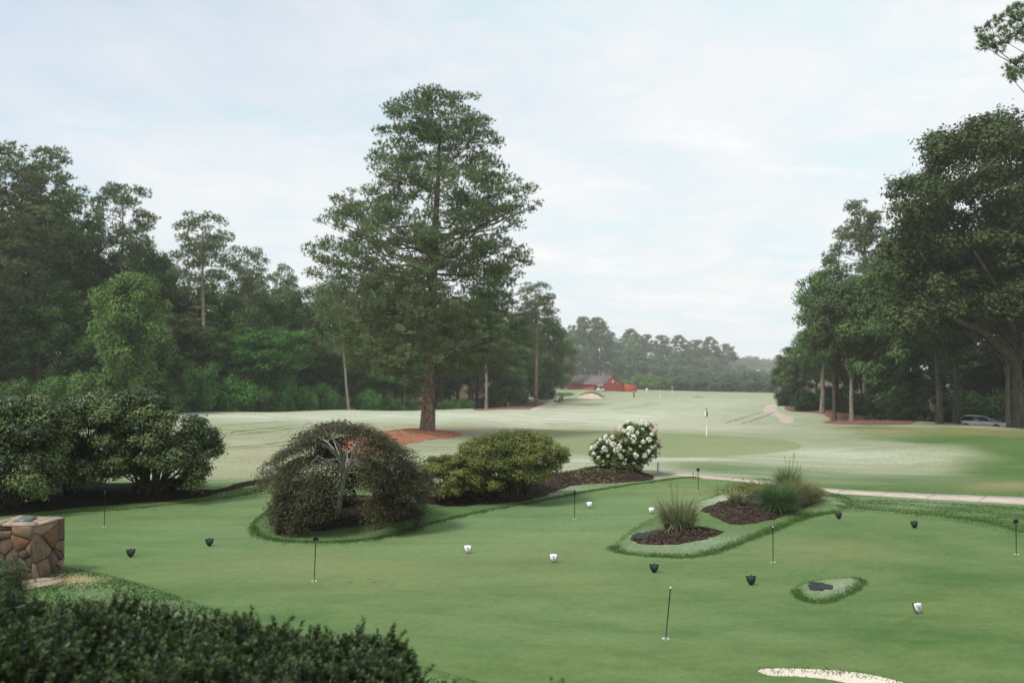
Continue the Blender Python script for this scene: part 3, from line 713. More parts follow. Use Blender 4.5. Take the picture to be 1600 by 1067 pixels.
M['track'] = mat_turf('track_turf', (0.13, 0.17, 0.08), (0.18, 0.20, 0.11), (0.3, 0.31, 0.25), (0.3, 0.2, 0.1), fine=9)
TV_, TF_, tn_ = [], [], 0
for line, off in [([(305, 668), (380, 663), (440, 659)], 1.7), ([(320, 684), (420, 674), (500, 664), (580, 657)], 1.7), ([(340, 703), (430, 697), (470, 692)], 1.2), ([(1160, 662), (1190, 652), (1210, 644)], 1.8), ([(960, 640), (1000, 636), (1030, 630)], 1.5),
                  ([(860, 664), (900, 662), (920, 661)], 1.2)]:
    c_ = catmull(line, 6, False); P_c = hit(c_[:, 0], c_[:, 1]); P_c = resamp(P_c, max(12, int(np.linalg.norm(P_c[-1] - P_c[0]) / 0.8)))
    tg = unit(np.gradient(P_c, axis=0)); nn_ = np.c_[-tg[:, 1], tg[:, 0]]
    for o_3 in (0, off):
        wv_ = 0.075 + 0.03 * np.sin(np.arange(len(P_c)) * 1.7); a_ = P_c + nn_ * (o_3 - wv_)[:, None]; b_2 = P_c + nn_ * (o_3 + wv_)[:, None]; q_ = np.stack([a_, b_2], 1).reshape(-1, 2); k_ = len(P_c)
        TV_.append(np.c_[q_, h0(q_[:, 0], q_[:, 1]) + 0.03]); i_ = np.arange(k_ - 1) * 2 + tn_; TF_.append(np.stack([i_, i_ + 2, i_ + 3, i_ + 1], 1)); tn_ += 2 * k_
o = obj('wheel_tracks', mesh('wheel_tracks', np.concatenate(TV_), np.concatenate(TF_), M['track'], smooth=True)); tag(o, 'mower and cart tracks pressed into the dewy fairway', 'tracks', kind='stuff')

# ------------------------------------------------------------------ grass that stands up: lips round the turf islands, rough turf, bunker edges
def blades(P, length, width, rng, lean=0.5, segs=1):
    n = len(P); d = unit(np.c_[rng.normal(size=(n, 2)) * lean, np.ones(n)]); s = unit(np.cross(d, rng.normal(size=(n, 3))))
    L = length * rng.uniform(0.5, 1.2, (n, 1)); W = width * 0.5
    V = np.stack([P + s * W, P - s * W, P + d * L], 1).reshape(-1, 3)
    return V, np.arange(3 * n).reshape(-1, 3)


gr = PM(); rg = np.random.default_rng(11)


def lip(poly, t0, t1, wid, dens, length, off=0.0):
    """grass along a stretch (fractions of the outline) of a zone's edge"""
    k = len(poly); i0, i1 = int(t0 * k), int(t1 * k)
    idx = np.arange(i0, i1 + 1) % k; P = poly[idx]
    s = np.r_[0, np.cumsum(np.linalg.norm(np.diff(P, axis=0), axis=1))]
    n = int(s[-1] * wid * dens)
    t = rg.uniform(0, s[-1], n); x = np.interp(t, s, P[:, 0]); y = np.interp(t, s, P[:, 1])
    dx = np.interp(t + 0.05, s, P[:, 0]) - x; dy = np.interp(t + 0.05, s, P[:, 1]) - y; L = np.hypot(dx, dy) + 1e-9
    u = rg.normal(0, wid * 0.4, n) + off
    x2, y2 = x - dy / L * u, y + dx / L * u
    den = 0.5 + 0.5 * np.sin(x * 3.1) * np.sin(y * 4.3 + x)
    keep = rg.uniform(size=n) < 0.45 + 0.55 * den
    x2, y2 = x2[keep], y2[keep]; ln = length * (0.6 + 0.6 * np.exp(-(u[keep] / wid) ** 2))[:, None]
    Q = np.c_[x2, y2, height(x2, y2) - 0.005]
    V, Fq = blades(Q, ln, 0.009 + 0.0004 * Q[:, 1:2], rg, 0.7)
    gr.add(V, Fq, np.repeat(rg.uniform(0.1, 0.95, len(Q)), 3))


# the edge of the putting green against the maple bed, the far collar, the left hedgerow, the near bunker
pg = ZP['putting_green']
PX, PY = proj(pg[:, 0], pg[:, 1], h0(pg[:, 0], pg[:, 1]))


def pgfrac(px, py): return float(np.argmin((PX - px) ** 2 + ((PY - py) * 2) ** 2)) / len(pg)


lip(pg, pgfrac(60, 806), pgfrac(410, 767), 0.20, 2600, 0.05)
lip(pg, pgfrac(410, 767), pgfrac(395, 826), 0.16, 1800, 0.04)
lip(pg, pgfrac(395, 826), pgfrac(660, 822), 0.24, 3200, 0.06)
lip(pg, pgfrac(660, 822), pgfrac(1100, 746), 0.20, 2800, 0.05)
lip(pg, pgfrac(1310, 792), pgfrac(1600, 832), 0.45, 1500, 0.05)
lip(ZP['turf_island'], 0, 0.42, 0.2, 4200, 0.055); lip(ZP['turf_island'], 0.42, 1.0, 0.12, 1200, 0.03)
lip(ZP['turf_patch'], 0, 0.66, 0.13, 5500, 0.05, off=0.02); lip(ZP['turf_patch'], 0.66, 1.0, 0.08, 3000, 0.03, off=0.02)
lip(ZP['sand_near'], 0, 0.42, 0.12, 1500, 0.05, off=-0.05)
lip(ZP['sand_near'], 0.42, 1.0, 0.08, 400, 0.03)


def scatter(poly, n, length, exclude=(), tint=(0, 0.8), thr=0.0):
    lo_, hi_ = poly.min(0), poly.max(0); P = rg.uniform(lo_, hi_, (n * 2, 2)); P = P[inside(P, poly)]
    for e in exclude: P = P[~inside(P, ZP[e])]
    if thr: 
        q = np.sin(P[:, 0] * 2.3 + np.sin(P[:, 1] * 1.7)) * np.sin(P[:, 1] * 3.9 + P[:, 0]); P = P[q > rg.uniform(-1, thr, len(P))]
    P = P[:n]; Q = np.c_[P, height(P[:, 0], P[:, 1]) - 0.004]
    V, Fq = blades(Q, length, 0.014 + 0.0005 * Q[:, 1:2], rg, 0.7)
    gr.add(V, Fq, np.repeat(rg.uniform(*tint, len(Q)), 3))


fore = pxpoly([(-60, 880), (100, 887), (200, 907), (300, 940), (400, 974), (470, 994), (560, 1014), (640, 1037), (740, 1064), (800, 1092), (600, 1150), (200, 1140), (-100, 1100)])
scatter(fore, 75000, 0.05, thr=0.9, tint=(0, 0.55))
scatter(pxpoly([(1290, 775), (1400, 781), (1600, 792), (1700, 800), (1700, 845), (1600, 828), (1480, 806), (1330, 790)]), 22000, 0.035, thr=0.5)
scatter(pxpoly([(60, 804), (330, 779), (420, 765), (430, 756), (335, 768), (150, 785), (50, 798)]), 9000, 0.04, ('mulch_hedgerow',))
o = obj('rough_grass', gr.mesh('rough_grass', M['blade'])); tag(o, 'longer grass edging the putting green and its turf islands', 'grass', kind='stuff')
print('grass', round(time.time() - T0, 1))

# ------------------------------------------------------------------ trees
def trunk_line(H, lean, rng, K=10, wig=0.15):
    t = np.linspace(0, 1, K); w_ = np.cumsum(rng.normal(0, wig, (K, 2)), 0) * (H / 25); w_[0] = 0
    return np.c_[lean[0] * t + w_[:, 0] * 0.5, lean[1] * t + w_[:, 1] * 0.5, H * t]


def pine_parts(H, R, prof, nl, rng, r0=0.45, hb=0.3, tuft=(0.34, 0.05, 9), nsec=8, ntuft=10, sides=10, lean=(0, 0), dead=4, extra=(), side_l=6, pw=1.0, up_t=0.9):
    """prof(t, phi)-> limb length for t in 0..1 from the crown's base to its top"""
    tl = trunk_line(H * 0.965, lean, rng)
    tt = np.linspace(0, 1, len(tl)); rad = r0 * (1 - tt) ** 0.75 + 0.03; rad[0] *= 1.22; rad[-1] = 0.02
    wood = PM(); V, Fq = tubes(tl[None], rad[None], sides); wood.add(V, Fq, 0.5)
    L = []
    for i in range(nl):
        t = ((i + rng.uniform(0, 1)) / nl) ** pw
        phi = i * 2.39996 + rng.normal(0, 0.35)
        L.append((t, phi, prof(t, phi) * rng.uniform(0.72, 1.06)))
    L += list(extra)
    n = len(L); t = np.array([l[0] for l in L]); phi = np.array([l[1] for l in L]); ln = np.array([l[2] for l in L])
    e0 = (-0.08 + up_t * t ** 1.2 + rng.normal(0, 0.10, n)); upt = 0.22 * rng.uniform(0, 1, n); upt[nl:] = 0.1
    h = np.clip((hb + (1 - hb) * t) * H - 0.35 - ln * (e0 + upt), hb * 0.9 * H, H * 0.95)
    bx = np.interp(h, tl[:, 2], tl[:, 0]); by = np.interp(h, tl[:, 2], tl[:, 1]); br = np.interp(h / H, tt, rad)
    K = 8; s = np.linspace(0, 1, K)[None]
    e0 = e0[:, None]
    curve = e0 * s + upt[:, None] * s ** 2.2 - (0.25 * (1 - t) * rng.uniform(0, 1, n))[:, None] * np.sin(s * PI)
    side = np.cumsum(rng.normal(0, 0.07, (n, K)), 1) * s
    rr_ = s * np.cos(np.clip(e0, -0.5, 1.2)) ** 0.5
    X = bx[:, None] + ln[:, None] * (rr_ * np.cos(phi)[:, None] - side * np.sin(phi)[:, None])
    Y = by[:, None] + ln[:, None] * (rr_ * np.sin(phi)[:, None] + side * np.cos(phi)[:, None])
    Z = h[:, None] + ln[:, None] * curve
    P = np.stack([X, Y, Z], -1)
    lr = np.clip(np.minimum(br * 0.42, 0.010 + ln * 0.014), 0.010, 0.2)[:, None] * (1 - 0.85 * s)
    V, Fq = tubes(P, lr, side_l); wood.add(V, Fq, 0.5)
    # secondary branches
    SP_, SD, SLn = [], [], []
    for j in range(nsec):
        u = rng.uniform(0.18, 1.0, n) if j else np.full(n, 1.0)
        k = np.clip((u * (K - 1)).astype(int), 0, K - 2); fr = (u * (K - 1) - k)[:, None]
        b = P[np.arange(n), k] * (1 - fr) + P[np.arange(n), k + 1] * fr
        d = unit(P[np.arange(n), k + 1] - P[np.arange(n), k])
        ang = rng.choice([-1, 1], n) * rng.uniform(0.5, 1.2, n) * (0.25 if j == 0 else 1)
        ca, sa = np.cos(ang), np.sin(ang)
        d2 = unit(np.c_[d[:, 0] * ca - d[:, 1] * sa, d[:, 0] * sa + d[:, 1] * ca, d[:, 2] + rng.uniform(0.0, 0.55, n)])
        SP_.append(b); SD.append(d2); SLn.append(np.clip(ln * rng.uniform(0.18, 0.40, n) * (1.25 - 0.55 * u), 0.4, 2.6))
    SP_ = np.concatenate(SP_); SD = np.concatenate(SD); SLn = np.concatenate(SLn); m_ = len(SP_)
    s4 = np.linspace(0, 1, 4)[None, :, None]
    Q = SP_[:, None] + SD[:, None] * SLn[:, None, None] * s4 + np.array([0, 0, 0.25]) * (SLn[:, None, None] * s4 ** 2) + rng.normal(0, 0.04, (m_, 4, 3)) * s4 * SLn[:, None, None]
    V, Fq = tubes(Q, np.linspace(1, 0.3, 4)[None] * np.clip(SLn * 0.02, 0.008, 0.035)[:, None], 3); wood.add(V, Fq, 0.5)
    # dead stubs under the crown
    if dead:
        hd = rng.uniform(max(hb * 0.72, 0.1), hb * 1.1, dead) * H; ph = rng.uniform(0, 2 * PI, dead); ld = rng.uniform(0.8, 3.0, dead) * R / 5
        b0 = np.c_[np.interp(hd, tl[:, 2], tl[:, 0]), np.interp(hd, tl[:, 2], tl[:, 1]), hd]
        s5 = np.linspace(0, 1, 5)[None, :, None]
        D = np.c_[np.cos(ph), np.sin(ph), rng.uniform(-0.1, 0.5, dead)]
        Pd = b0[:, None] + D[:, None] * ld[:, None, None] * s5 + rng.normal(0, 0.06, (dead, 5, 3)) * ld[:, None, None] * s5
        V, Fq = tubes(Pd, np.linspace(0.07, 0.015, 5)[None] * np.ones((dead, 1)) * R / 6, 4); wood.add(V, Fq, 1.0)
    fol = PM()
    tl_, tw, tn = tuft
    C, D, TT = [], [], []
    cu = np.array([0.40, 0.72, 1.0]); csh = rng.uniform(0, 0.5, (3, m_)); cen_ = [SP_ + SD * (SLn * q)[:, None] + np.array([0, 0, 0.25]) * (SLn * q ** 2)[:, None] + rng.normal(0, 0.07, (m_, 3)) * np.clip(SLn, 0.4, 1.5)[:, None] for q in cu]
    for j in range(ntuft):
        k = j % 3; o_ = np.clip(rng.normal(0, 1, (m_, 3)), -1.8, 1.8) * np.clip(SLn * 0.15, 0.12, 0.24)[:, None] * np.array([1.2, 1.2, 0.6]) + np.array([0, 0, 0.05])
        C.append(cen_[k] + o_); D.append(unit(unit(o_) * 0.5 + SD * 0.3 + np.array([0, 0, 0.8]) + rng.normal(0, 0.25, (m_, 3)))); TT.append(csh[k] + 0.5 * rng.uniform(0, 1, m_))
    C = np.concatenate(C); D = np.concatenate(D); TT = np.concatenate(TT)
    V, Fq = needles(C, D, tn, tl_, tw, rng, 0.75)
    fol.add(V, Fq, np.repeat(TT, tn * 3))
    return wood, fol


def pine_puffs(H, hb, Rf, rng, npuff, pr, ntuft, tuft, nl, r0, gap=0.35, shell=0.5, lean=(0, 0), dead=8, sides=10, low=1.0, ctr=(0, 0), limb=0.012, gs=0.55, forced=()):
    """a pine whose needles sit in rounded puffs: Rf(t, phi) is the crown's radius for t = 0..1 from its base to its top"""
    tl = trunk_line(H * 0.96, lean, rng); tt = np.linspace(0, 1, len(tl)); rad = r0 * (1 - tt) ** 0.8 + 0.025; rad[0] *= 1.2; rad[-1] = 0.02
    wood = PM(); V, Fq = tubes(tl[None], rad[None], sides); wood.add(V, Fq, 0.5)
    ph_ = rng.uniform(0, 6.28, 6); C = []
    def gate(p): return (math.sin(p[0] * gs + ph_[0] + math.sin(p[2] * gs * 0.8)) * math.sin(p[1] * gs + ph_[1] + p[2] * gs * 0.5) + 0.7 * math.sin(p[2] * gs * 1.9 + ph_[2] + p[0] * gs * 0.8 + math.sin(p[1] * gs)))
    guard = 0
    while len(C) < npuff and guard < npuff * 40:
        guard += 1; t = rng.uniform(0, 1) ** low; phi = rng.uniform(0, 2 * PI); R = Rf(t, phi)
        if rng.uniform() > R / Rf.rmax: continue
        q = 1 - shell * rng.uniform() ** 1.2 if rng.uniform() < 0.72 else rng.uniform(0.15, 1)
        rp = pr * rng.uniform(0.7, 1.25); zt = (hb + (1 - hb) * t) * H
        p = np.array([ctr[0] + math.cos(phi) * max(R - rp * 0.7, 0.1) * q, ctr[1] + math.sin(phi) * max(R - rp * 0.7, 0.1) * q, zt])
        p[2] = min(p[2], H - rp * 0.55)
        if gate(p) > 1.0 - gap * 1.6 and rng.uniform() < 0.92: continue
        C.append((*p, rp))
    C = np.array(C + [tuple(f) for f in forced]); n = len(C)
    # limbs run to a spread of the outermost puffs
    rxy = np.hypot(C[:, 0] - np.interp(C[:, 2], tl[:, 2], tl[:, 0]), C[:, 1] - np.interp(C[:, 2], tl[:, 2], tl[:, 1]))
    order = np.argsort(-(rxy + rng.uniform(0, 0.35 * rxy.max(), n))); tips = []
    for i in order:
        if len(tips) >= nl: break
        if all(np.linalg.norm(C[i, :3] - C[j, :3]) > pr * 2.0 for j in tips): tips.append(i)
    tips = np.array(tips); E = C[tips, :3]; ln = np.hypot(E[:, 0], E[:, 1]); tz = np.clip((E[:, 2] / H - hb) / (1 - hb), 0, 1)
    hbse = np.clip(E[:, 2] - ln * (0.02 + 0.75 * tz ** 1.3 + rng.normal(0, 0.08, len(tips))), hb * 0.85 * H, H * 0.93)
    B = np.c_[np.interp(hbse, tl[:, 2], tl[:, 0]), np.interp(hbse, tl[:, 2], tl[:, 1]), hbse]
    s = np.linspace(0, 1, 10)[None, :, None]; L = np.linalg.norm(E - B, axis=1)[:, None, None]
    P = B[:, None] * (1 - s) + E[:, None] * s; w1 = rng.normal(0, 0.05, (len(tips), 1, 3)) * np.sin(s * PI) + rng.normal(0, 0.035, (len(tips), 1, 3)) * np.sin(2 * s * PI) + rng.normal(0, 0.012, (len(tips), 10, 3)) * np.sin(s * PI)
    P = P + w1 * L; P[:, :, 2] += (-0.07 * np.sin(s[..., 0] * PI) * L[..., 0])
    br = np.interp(hbse / H, tt, rad); lr = np.clip(np.minimum(br * 0.4, 0.012 + L[:, 0, 0] * limb), 0.01, 0.2)[:, None] * (1 - 0.85 * s[..., 0])
    V, Fq = tubes(P, lr, 6); wood.add(V, Fq, 0.5)
    # every puff hangs on the nearest limb point that lies inward of it
    Q = P[:, 1:].reshape(-1, 3); oth = np.setdiff1d(np.arange(n), tips); oth = oth[np.argsort(rxy[oth])]; A = C[oth, :3]
    nodes = np.r_[Q, np.zeros((len(A), 3))]; nn = len(Q); K = np.zeros_like(A); hr = np.hypot(nodes[:, 0], nodes[:, 1])
    for i, p in enumerate(A):
        q_ = nodes[:nn]; dd = np.linalg.norm(q_ - p, axis=1) + 0.35 * np.clip(q_[:, 2] - p[2], 0, 9) + 0.8 * np.clip(hr[:nn] - math.hypot(p[0], p[1]), 0, 9)
        K[i] = q_[dd.argmin()]; nodes[nn] = p; hr[nn] = math.hypot(p[0], p[1]); nn += 1
    s6 = np.linspace(0, 1, 6)[None, :, None]; L2 = np.linalg.norm(A - K, axis=1)[:, None, None]
    P2 = K[:, None] * (1 - s6) + A[:, None] * s6 + rng.normal(0, 0.06, (len(A), 1, 3)) * np.sin(s6 * PI) * L2; P2[:, :, 2] -= 0.06 * np.sin(s6[..., 0] * PI) * L2[..., 0]
    V, Fq = tubes(P2, np.clip(0.012 + L2[:, 0] * 0.010, 0.01, 0.05) * np.linspace(1, 0.3, 6)[None], 4); wood.add(V, Fq, 0.5)
    # twigs fanning inside each puff
    m = 5; ci = np.repeat(np.arange(n), m); dd = unit(rng.normal(size=(n * m, 3)) + [0, 0, 0.6]); s3 = np.linspace(0, 1, 3)[None, :, None]
    P3 = C[ci, None, :3] - np.array([0, 0, 1]) * (C[ci, 3] * 0.3)[:, None, None] + dd[:, None] * (C[ci, 3] * 0.9)[:, None, None] * s3; V, Fq = tubes(P3, np.array([[0.010, 0.008, 0.004]]) * np.ones((n * m, 1)) * (1 + r0), 3); wood.add(V, Fq, 0.5)
    if dead:
        hd = rng.uniform(max(hb * 0.70, 0.1), hb * 1.08, dead) * H; ph = rng.uniform(0, 2 * PI, dead); ld = rng.uniform(0.8, 3.2, dead) * Rf.rmax / 6
        b0 = np.c_[np.interp(hd, tl[:, 2], tl[:, 0]), np.interp(hd, tl[:, 2], tl[:, 1]), hd]; s5 = np.linspace(0, 1, 6)[None, :, None]
        Dd = np.c_[np.cos(ph), np.sin(ph), rng.uniform(-0.1, 0.5, dead)]; Pd = b0[:, None] + Dd[:, None] * ld[:, None, None] * s5 + rng.normal(0, 0.06, (dead, 6, 3)) * ld[:, None, None] * s5
        V, Fq = tubes(Pd, np.linspace(0.07, 0.015, 6)[None] * np.ones((dead, 1)), 4); wood.add(V, Fq, 1.0)
    tl_, tw, tn = tuft; k = np.maximum((ntuft * (C[:, 3] / pr) ** 2).astype(int), 4); ci = np.repeat(np.arange(n), k)
    o_ = unit(rng.normal(size=(len(ci), 3)) + [0, 0, 0.35]) * (rng.uniform(0, 1, len(ci)) ** 0.45)[:, None]
    lump = 1 + 0.22 * np.sin(o_[:, 0] * 6 + ci) * np.sin(o_[:, 1] * 6 + ci * 1.3)
    Cc = C[ci, :3] + o_ * (C[ci, 3] * lump)[:, None] * np.array([1.15, 1.15, 0.62])
    Dn = unit(unit(o_) * 0.8 + np.array([0, 0, 0.55]) + rng.normal(0, 0.25, o_.shape))
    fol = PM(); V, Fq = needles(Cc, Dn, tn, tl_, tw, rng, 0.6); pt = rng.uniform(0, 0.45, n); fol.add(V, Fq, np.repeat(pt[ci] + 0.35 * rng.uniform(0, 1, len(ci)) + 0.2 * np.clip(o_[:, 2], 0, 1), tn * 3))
    return wood, fol


class Prof:
    def __init__(s, f, rmax): s.f = f; s.rmax = rmax
    def __call__(s, t, phi): return s.f(t, phi)


def broad_parts(H, R, rng, r0=0.4, cb=0.25, nclump=70, nleaf=180, size=0.3, shape='round', clump=0.2, sides=8, lean=(0, 0), nbranch=26, aspect=0.6, flat=0.75, fork=0.3, centers=None, jitter=0.3, gloss=False, droop=0.0):
    """crown of leafy clumps carried on curved branches"""
    wood = PM(); fol = PM()
    if centers is None:
        ccs = []; cz0, cz1 = cb * H, H
        while len(ccs) < nclump:
            q = rng.uniform(-1, 1, 3); r2 = np.linalg.norm(q)
            if r2 > 1 or r2 < 0.35 and rng.uniform() < 0.8: continue
            z = (q[2] + 1) / 2
            if shape == 'cone': k = (1 - z) ** 0.7 * 1.25 / max(math.sqrt(max(1 - q[2] ** 2, 0.05)), 0.3); q[0] *= min(k, 1.6); q[1] *= min(k, 1.6)
            if shape == 'top': z = z ** 0.75
            nz = 1 + 0.25 * math.sin(3 * math.atan2(q[1], q[0]) + 5 * z)
            cr = clump * R * rng.uniform(0.6, 1.35)
            ccs.append((q[0] * (R - cr * 0.6) * nz, q[1] * (R - cr * 0.6) * nz, cz0 + z * (cz1 - cz0 - cr) , cr))
        centers = np.array(ccs)
    centers = np.asarray(centers, float); centers[:, 0] += lean[0] * centers[:, 2] / H; centers[:, 1] += lean[1] * centers[:, 2] / H
    # trunk
    Ht = H * 0.9; tl = trunk_line(Ht, (lean[0] * 0.9, lean[1] * 0.9), rng, 9, 0.2)
    tt = np.linspace(0, 1, 9); rad = r0 * (1 - tt) ** 0.9 + 0.02; rad[0] *= 1.3
    V, Fq = tubes(tl[None], rad[None], sides); wood.add(V, Fq, 0.5)
    pick = rng.choice(len(centers), min(nbranch, len(centers)), replace=False); E = centers[pick, :3]; nb = len(pick)
    hb = np.clip(E[:, 2] * rng.uniform(0.35, 0.75, nb), fork * H * rng.uniform(0.7, 1.1, nb), Ht * 0.9); hb = np.minimum(hb, E[:, 2] * 0.95)
    B = np.c_[np.interp(hb, tl[:, 2], tl[:, 0]), np.interp(hb, tl[:, 2], tl[:, 1]), hb]
    s = np.linspace(0, 1, 7)[None, :, None]
    Pb = B[:, None] * (1 - s) + E[:, None] * s; Pb[:, :, 2] += (np.sin(s[..., 0] * PI) * 0.06 * np.linalg.norm(E - B, axis=1)[:, None])
    Pb += rng.normal(0, 0.035, (nb, 7, 3)) * np.linalg.norm(E - B, axis=1)[:, None, None] * np.sin(s * PI)
    rb = np.clip(np.interp(hb / Ht, tt, rad) * 0.5, 0.015, 0.3)[:, None] * np.linspace(1, 0.12, 7)[None]
    V, Fq = tubes(Pb, rb, 5); wood.add(V, Fq, 0.6)
    # leaves
    nC = len(centers); per = (nleaf * (centers[:, 3] / centers[:, 3].mean()) ** 2).astype(int) + 4
    ci = np.repeat(np.arange(nC), per); n = len(ci)
    d = unit(rng.normal(size=(n, 3)) + np.array([0, 0, 0.25])); cr = centers[ci, 3]
    rr_ = (rng.uniform(0, 1, n) ** 0.33) * (1 + rng.normal(0, 0.10, n))
    lump = 1 + jitter * np.sin(d[:, 0] * 5 + ci) * np.sin(d[:, 1] * 5 + ci * 1.7) * np.sin(d[:, 2] * 6 + ci * 0.6)
    C = centers[ci, :3] + d * (cr * rr_ * lump)[:, None] * np.array([1.1, 1.1, flat])
    nrm = unit(d * 0.9 + np.array([0, 0, 0.5]) + rng.normal(0, 0.38, (n, 3)))
    V, Fq = leaves(C, nrm, size, rng, aspect, droop)
    ct = rng.uniform(0, 0.45, nC)[ci] + rng.uniform(0, 0.55, n)
    fol.add(V, Fq, np.repeat(ct, 4))
    return wood, fol


def make_tree(name, loc, wood, fol, wmat, fmat, label, cat, group=None, rz=0, scale=(1, 1, 1), tn='trunk', cn='crown', tilt=(0, 0)):
    e = empty(name, loc, label, cat, group, rz); e.scale = scale; e.rotation_euler = (tilt[0], tilt[1], rz)
    obj(tn, wood.mesh(tn, M[wmat], smooth=True) if isinstance(wood, PM) else wood, e); obj(cn, fol.mesh(cn, M[fmat]) if isinstance(fol, PM) else fol, e)
    return e


# hero pine -------------------------------------------------------------------------------------------------
r5 = np.random.default_rng(21)
hp = G(668, 676); PPM = F / hp.y
topz = at(690, 150, hp.y).z; HH = topz - hp.z
ys = np.array([140, 155, 170, 200, 230, 260, 300, 330, 360, 400, 450, 500, 550, 590, 610], float)
xl = np.array([645, 620, 602, 582, 588, 578, 545, 506, 503, 486, 490, 508, 528, 560, 620], float)
xr = np.array([728, 752, 772, 776, 788, 800, 838, 843, 812, 826, 812, 818, 812, 780, 735], float)
zs = np.array([at(668, y_, hp.y).z for y_ in ys]) - hp.z
o_ = np.argsort(zs); zs = zs[o_]; RL = (678 - xl[o_]) / PPM; RR = (xr[o_] - 678) / PPM
HB = 0.17


def hero_prof(t, phi):
    hgt = (HB + (1 - HB) * t) * HH; lft = 0.5 - 0.5 * math.cos(phi)
    a = np.interp(hgt, zs, RL) * 1.07; b = np.interp(hgt, zs, RR) * 1.04
    q = 0.5 + 0.5 * math.cos(phi)
    return max(0.8, (a * (1 - q) + b * q)) * (0.90 + 0.1 * abs(math.cos(phi)))


hprof = Prof(lambda t, phi: hero_prof(t, phi), 9.8)
fz = []
for a, b in [(855, 488), (840, 500), (862, 508), (848, 520), (820, 505), (835, 535), (815, 530), (800, 515), (858, 470), (842, 318), (828, 300), (815, 310), (800, 320), (830, 330), (785, 330), (800, 345), (822, 412), (805, 405), (812, 430), (495, 400), (505, 410), (492, 430), (510, 385), (500, 455), (515, 470), (505, 345), (518, 335), (530, 350), (515, 500), (530, 520), (540, 550)]:
    p = at(a, b, hp.y + r5.uniform(-1.2, 1.2)); fz.append((p.x - hp.x, p.y - hp.y, p.z - hp.z, r5.uniform(0.42, 0.6)))
wd, fo = pine_puffs(HH, HB, hprof, r5, 1400, 0.56, 25, (0.27, 0.052, 8), 78, 0.46, gap=0.45, shell=0.55, lean=(0.9, 0), dead=12, sides=18, low=1.12, ctr=(0.5, 0), gs=0.75, forced=fz)
make_tree('pine_tree', hp, wd, fo, 'pine_bark', 'needle', 'tall spreading pine standing alone in the fairway on a ring of orange straw', 'pine tree')
print('hero', round(time.time() - T0, 1), fo.n)

# prototypes -------------------------------------------------------------------------------------------------
PROTO = {}


def proto(key, wood, fol, H, R): PROTO[key] = [wood.mesh('trunk', M['pine_bark'], smooth=True), fol.mesh('crown', M['needle_far']), H, R]


def domeprof(R): return lambda t, phi: R * max(0.3, math.sin(PI * min(0.90, 0.22 + 0.68 * t)) ** 0.7) * (1 + 0.2 * math.sin(phi * 2 + t * 9))


def dome(R, k): return Prof(lambda t, phi: R * max(0.2, 1 - abs((t - 0.45) / (0.60 if t > 0.45 else 0.75)) ** 2.2) ** 0.5 * (1 + 0.18 * math.sin(phi * 2 + t * 7 + k)), R * 1.18)


for i in range(4):
    rg_ = np.random.default_rng(100 + i)
    wd, fo = pine_puffs(26, (0.56, 0.66, 0.44, 0.70)[i], dome(4.2, i), rg_, (120, 95, 150, 85)[i], 0.78, 30, (0.40, 0.095, 6), 26, 0.32, gap=0.30, shell=0.6, dead=12, sides=8, gs=0.8)
    proto('pine%d' % i, wd, fo, 26, 4.2)
for i in range(5):
    rg_ = np.random.default_rng(200 + i)
    wd, fo = broad_parts(20, 5.5, rg_, r0=0.35, cb=0.10 if i < 3 else 0.3, nclump=80, nleaf=210, size=0.36, clump=0.23, shape=('round', 'round', 'top', 'round', 'top')[i], nbranch=30)
    proto('broad%d' % i, wd, fo, 20, 5.5)
rg_ = np.random.default_rng(250)
wd, fo = broad_parts(14, 4.2, rg_, r0=0.2, cb=0.06, nclump=120, nleaf=230, size=0.30, clump=0.25, shape='top', nbranch=30, flat=0.85)
proto('sweet', wd, fo, 14, 4.2)
for i in range(3):                               # far crowns, coarser
    rg_ = np.random.default_rng(300 + i)
    wd, fo = broad_parts(20, 5.5, rg_, r0=0.3, cb=0.08, nclump=55, nleaf=75, size=0.75, clump=0.3, shape=('round', 'top', 'round')[i], nbranch=10, sides=5)
    proto('far%d' % i, wd, fo, 20, 5.5)
rg_ = np.random.default_rng(310)
wd, fo = pine_puffs(24, 0.5, dome(3.8, 1), rg_, 60, 0.9, 26, (0.8, 0.24, 5), 14, 0.3, dead=4, sides=5); proto('farpine', wd, fo, 24, 3.8)
for i in range(3):
    rg_ = np.random.default_rng(400 + i)
    wd, fo = broad_parts(4, 3.2, rg_, r0=0.08, cb=0.0, nclump=50, nleaf=150, size=0.26, clump=0.27, nbranch=20, sides=5, fork=0.05, jitter=0.4)
    proto('bush%d' % i, wd, fo, 4, 3.2)
print('protos', round(time.time() - T0, 1))
_mats = {}


def with_mat(me, mat):
    k = (me.name, mat)
    if k not in _mats:
        c = me.copy(); c.materials[0] = M[mat]; _mats[k] = c
    return _mats[k]


def plant(name, key, px, d, toppy, wpx, label, cat, group=None, fmat='broad', wmat='oak_bark', rz=None, tilt=(0, 0), sink=0.15, tn='trunk', cn='crown', ytop=None):
    """a tree of a prototype, its foot on the ground at pixel column px and distance d, its top at pixel row toppy, its crown wpx wide"""
    w_, f_, H, R = PROTO[key]
    b = GD(px, d); b.z -= sink; hgt = at(px, toppy, d).z - b.z; s = (wpx / F * d) / (2 * R)
    return make_tree(name, b, with_mat(w_, wmat), with_mat(f_, fmat), None, None, label, cat, group, rz if rz is not None else random.uniform(0, 6.28), (s, s, hgt / H), tn, cn, tilt)


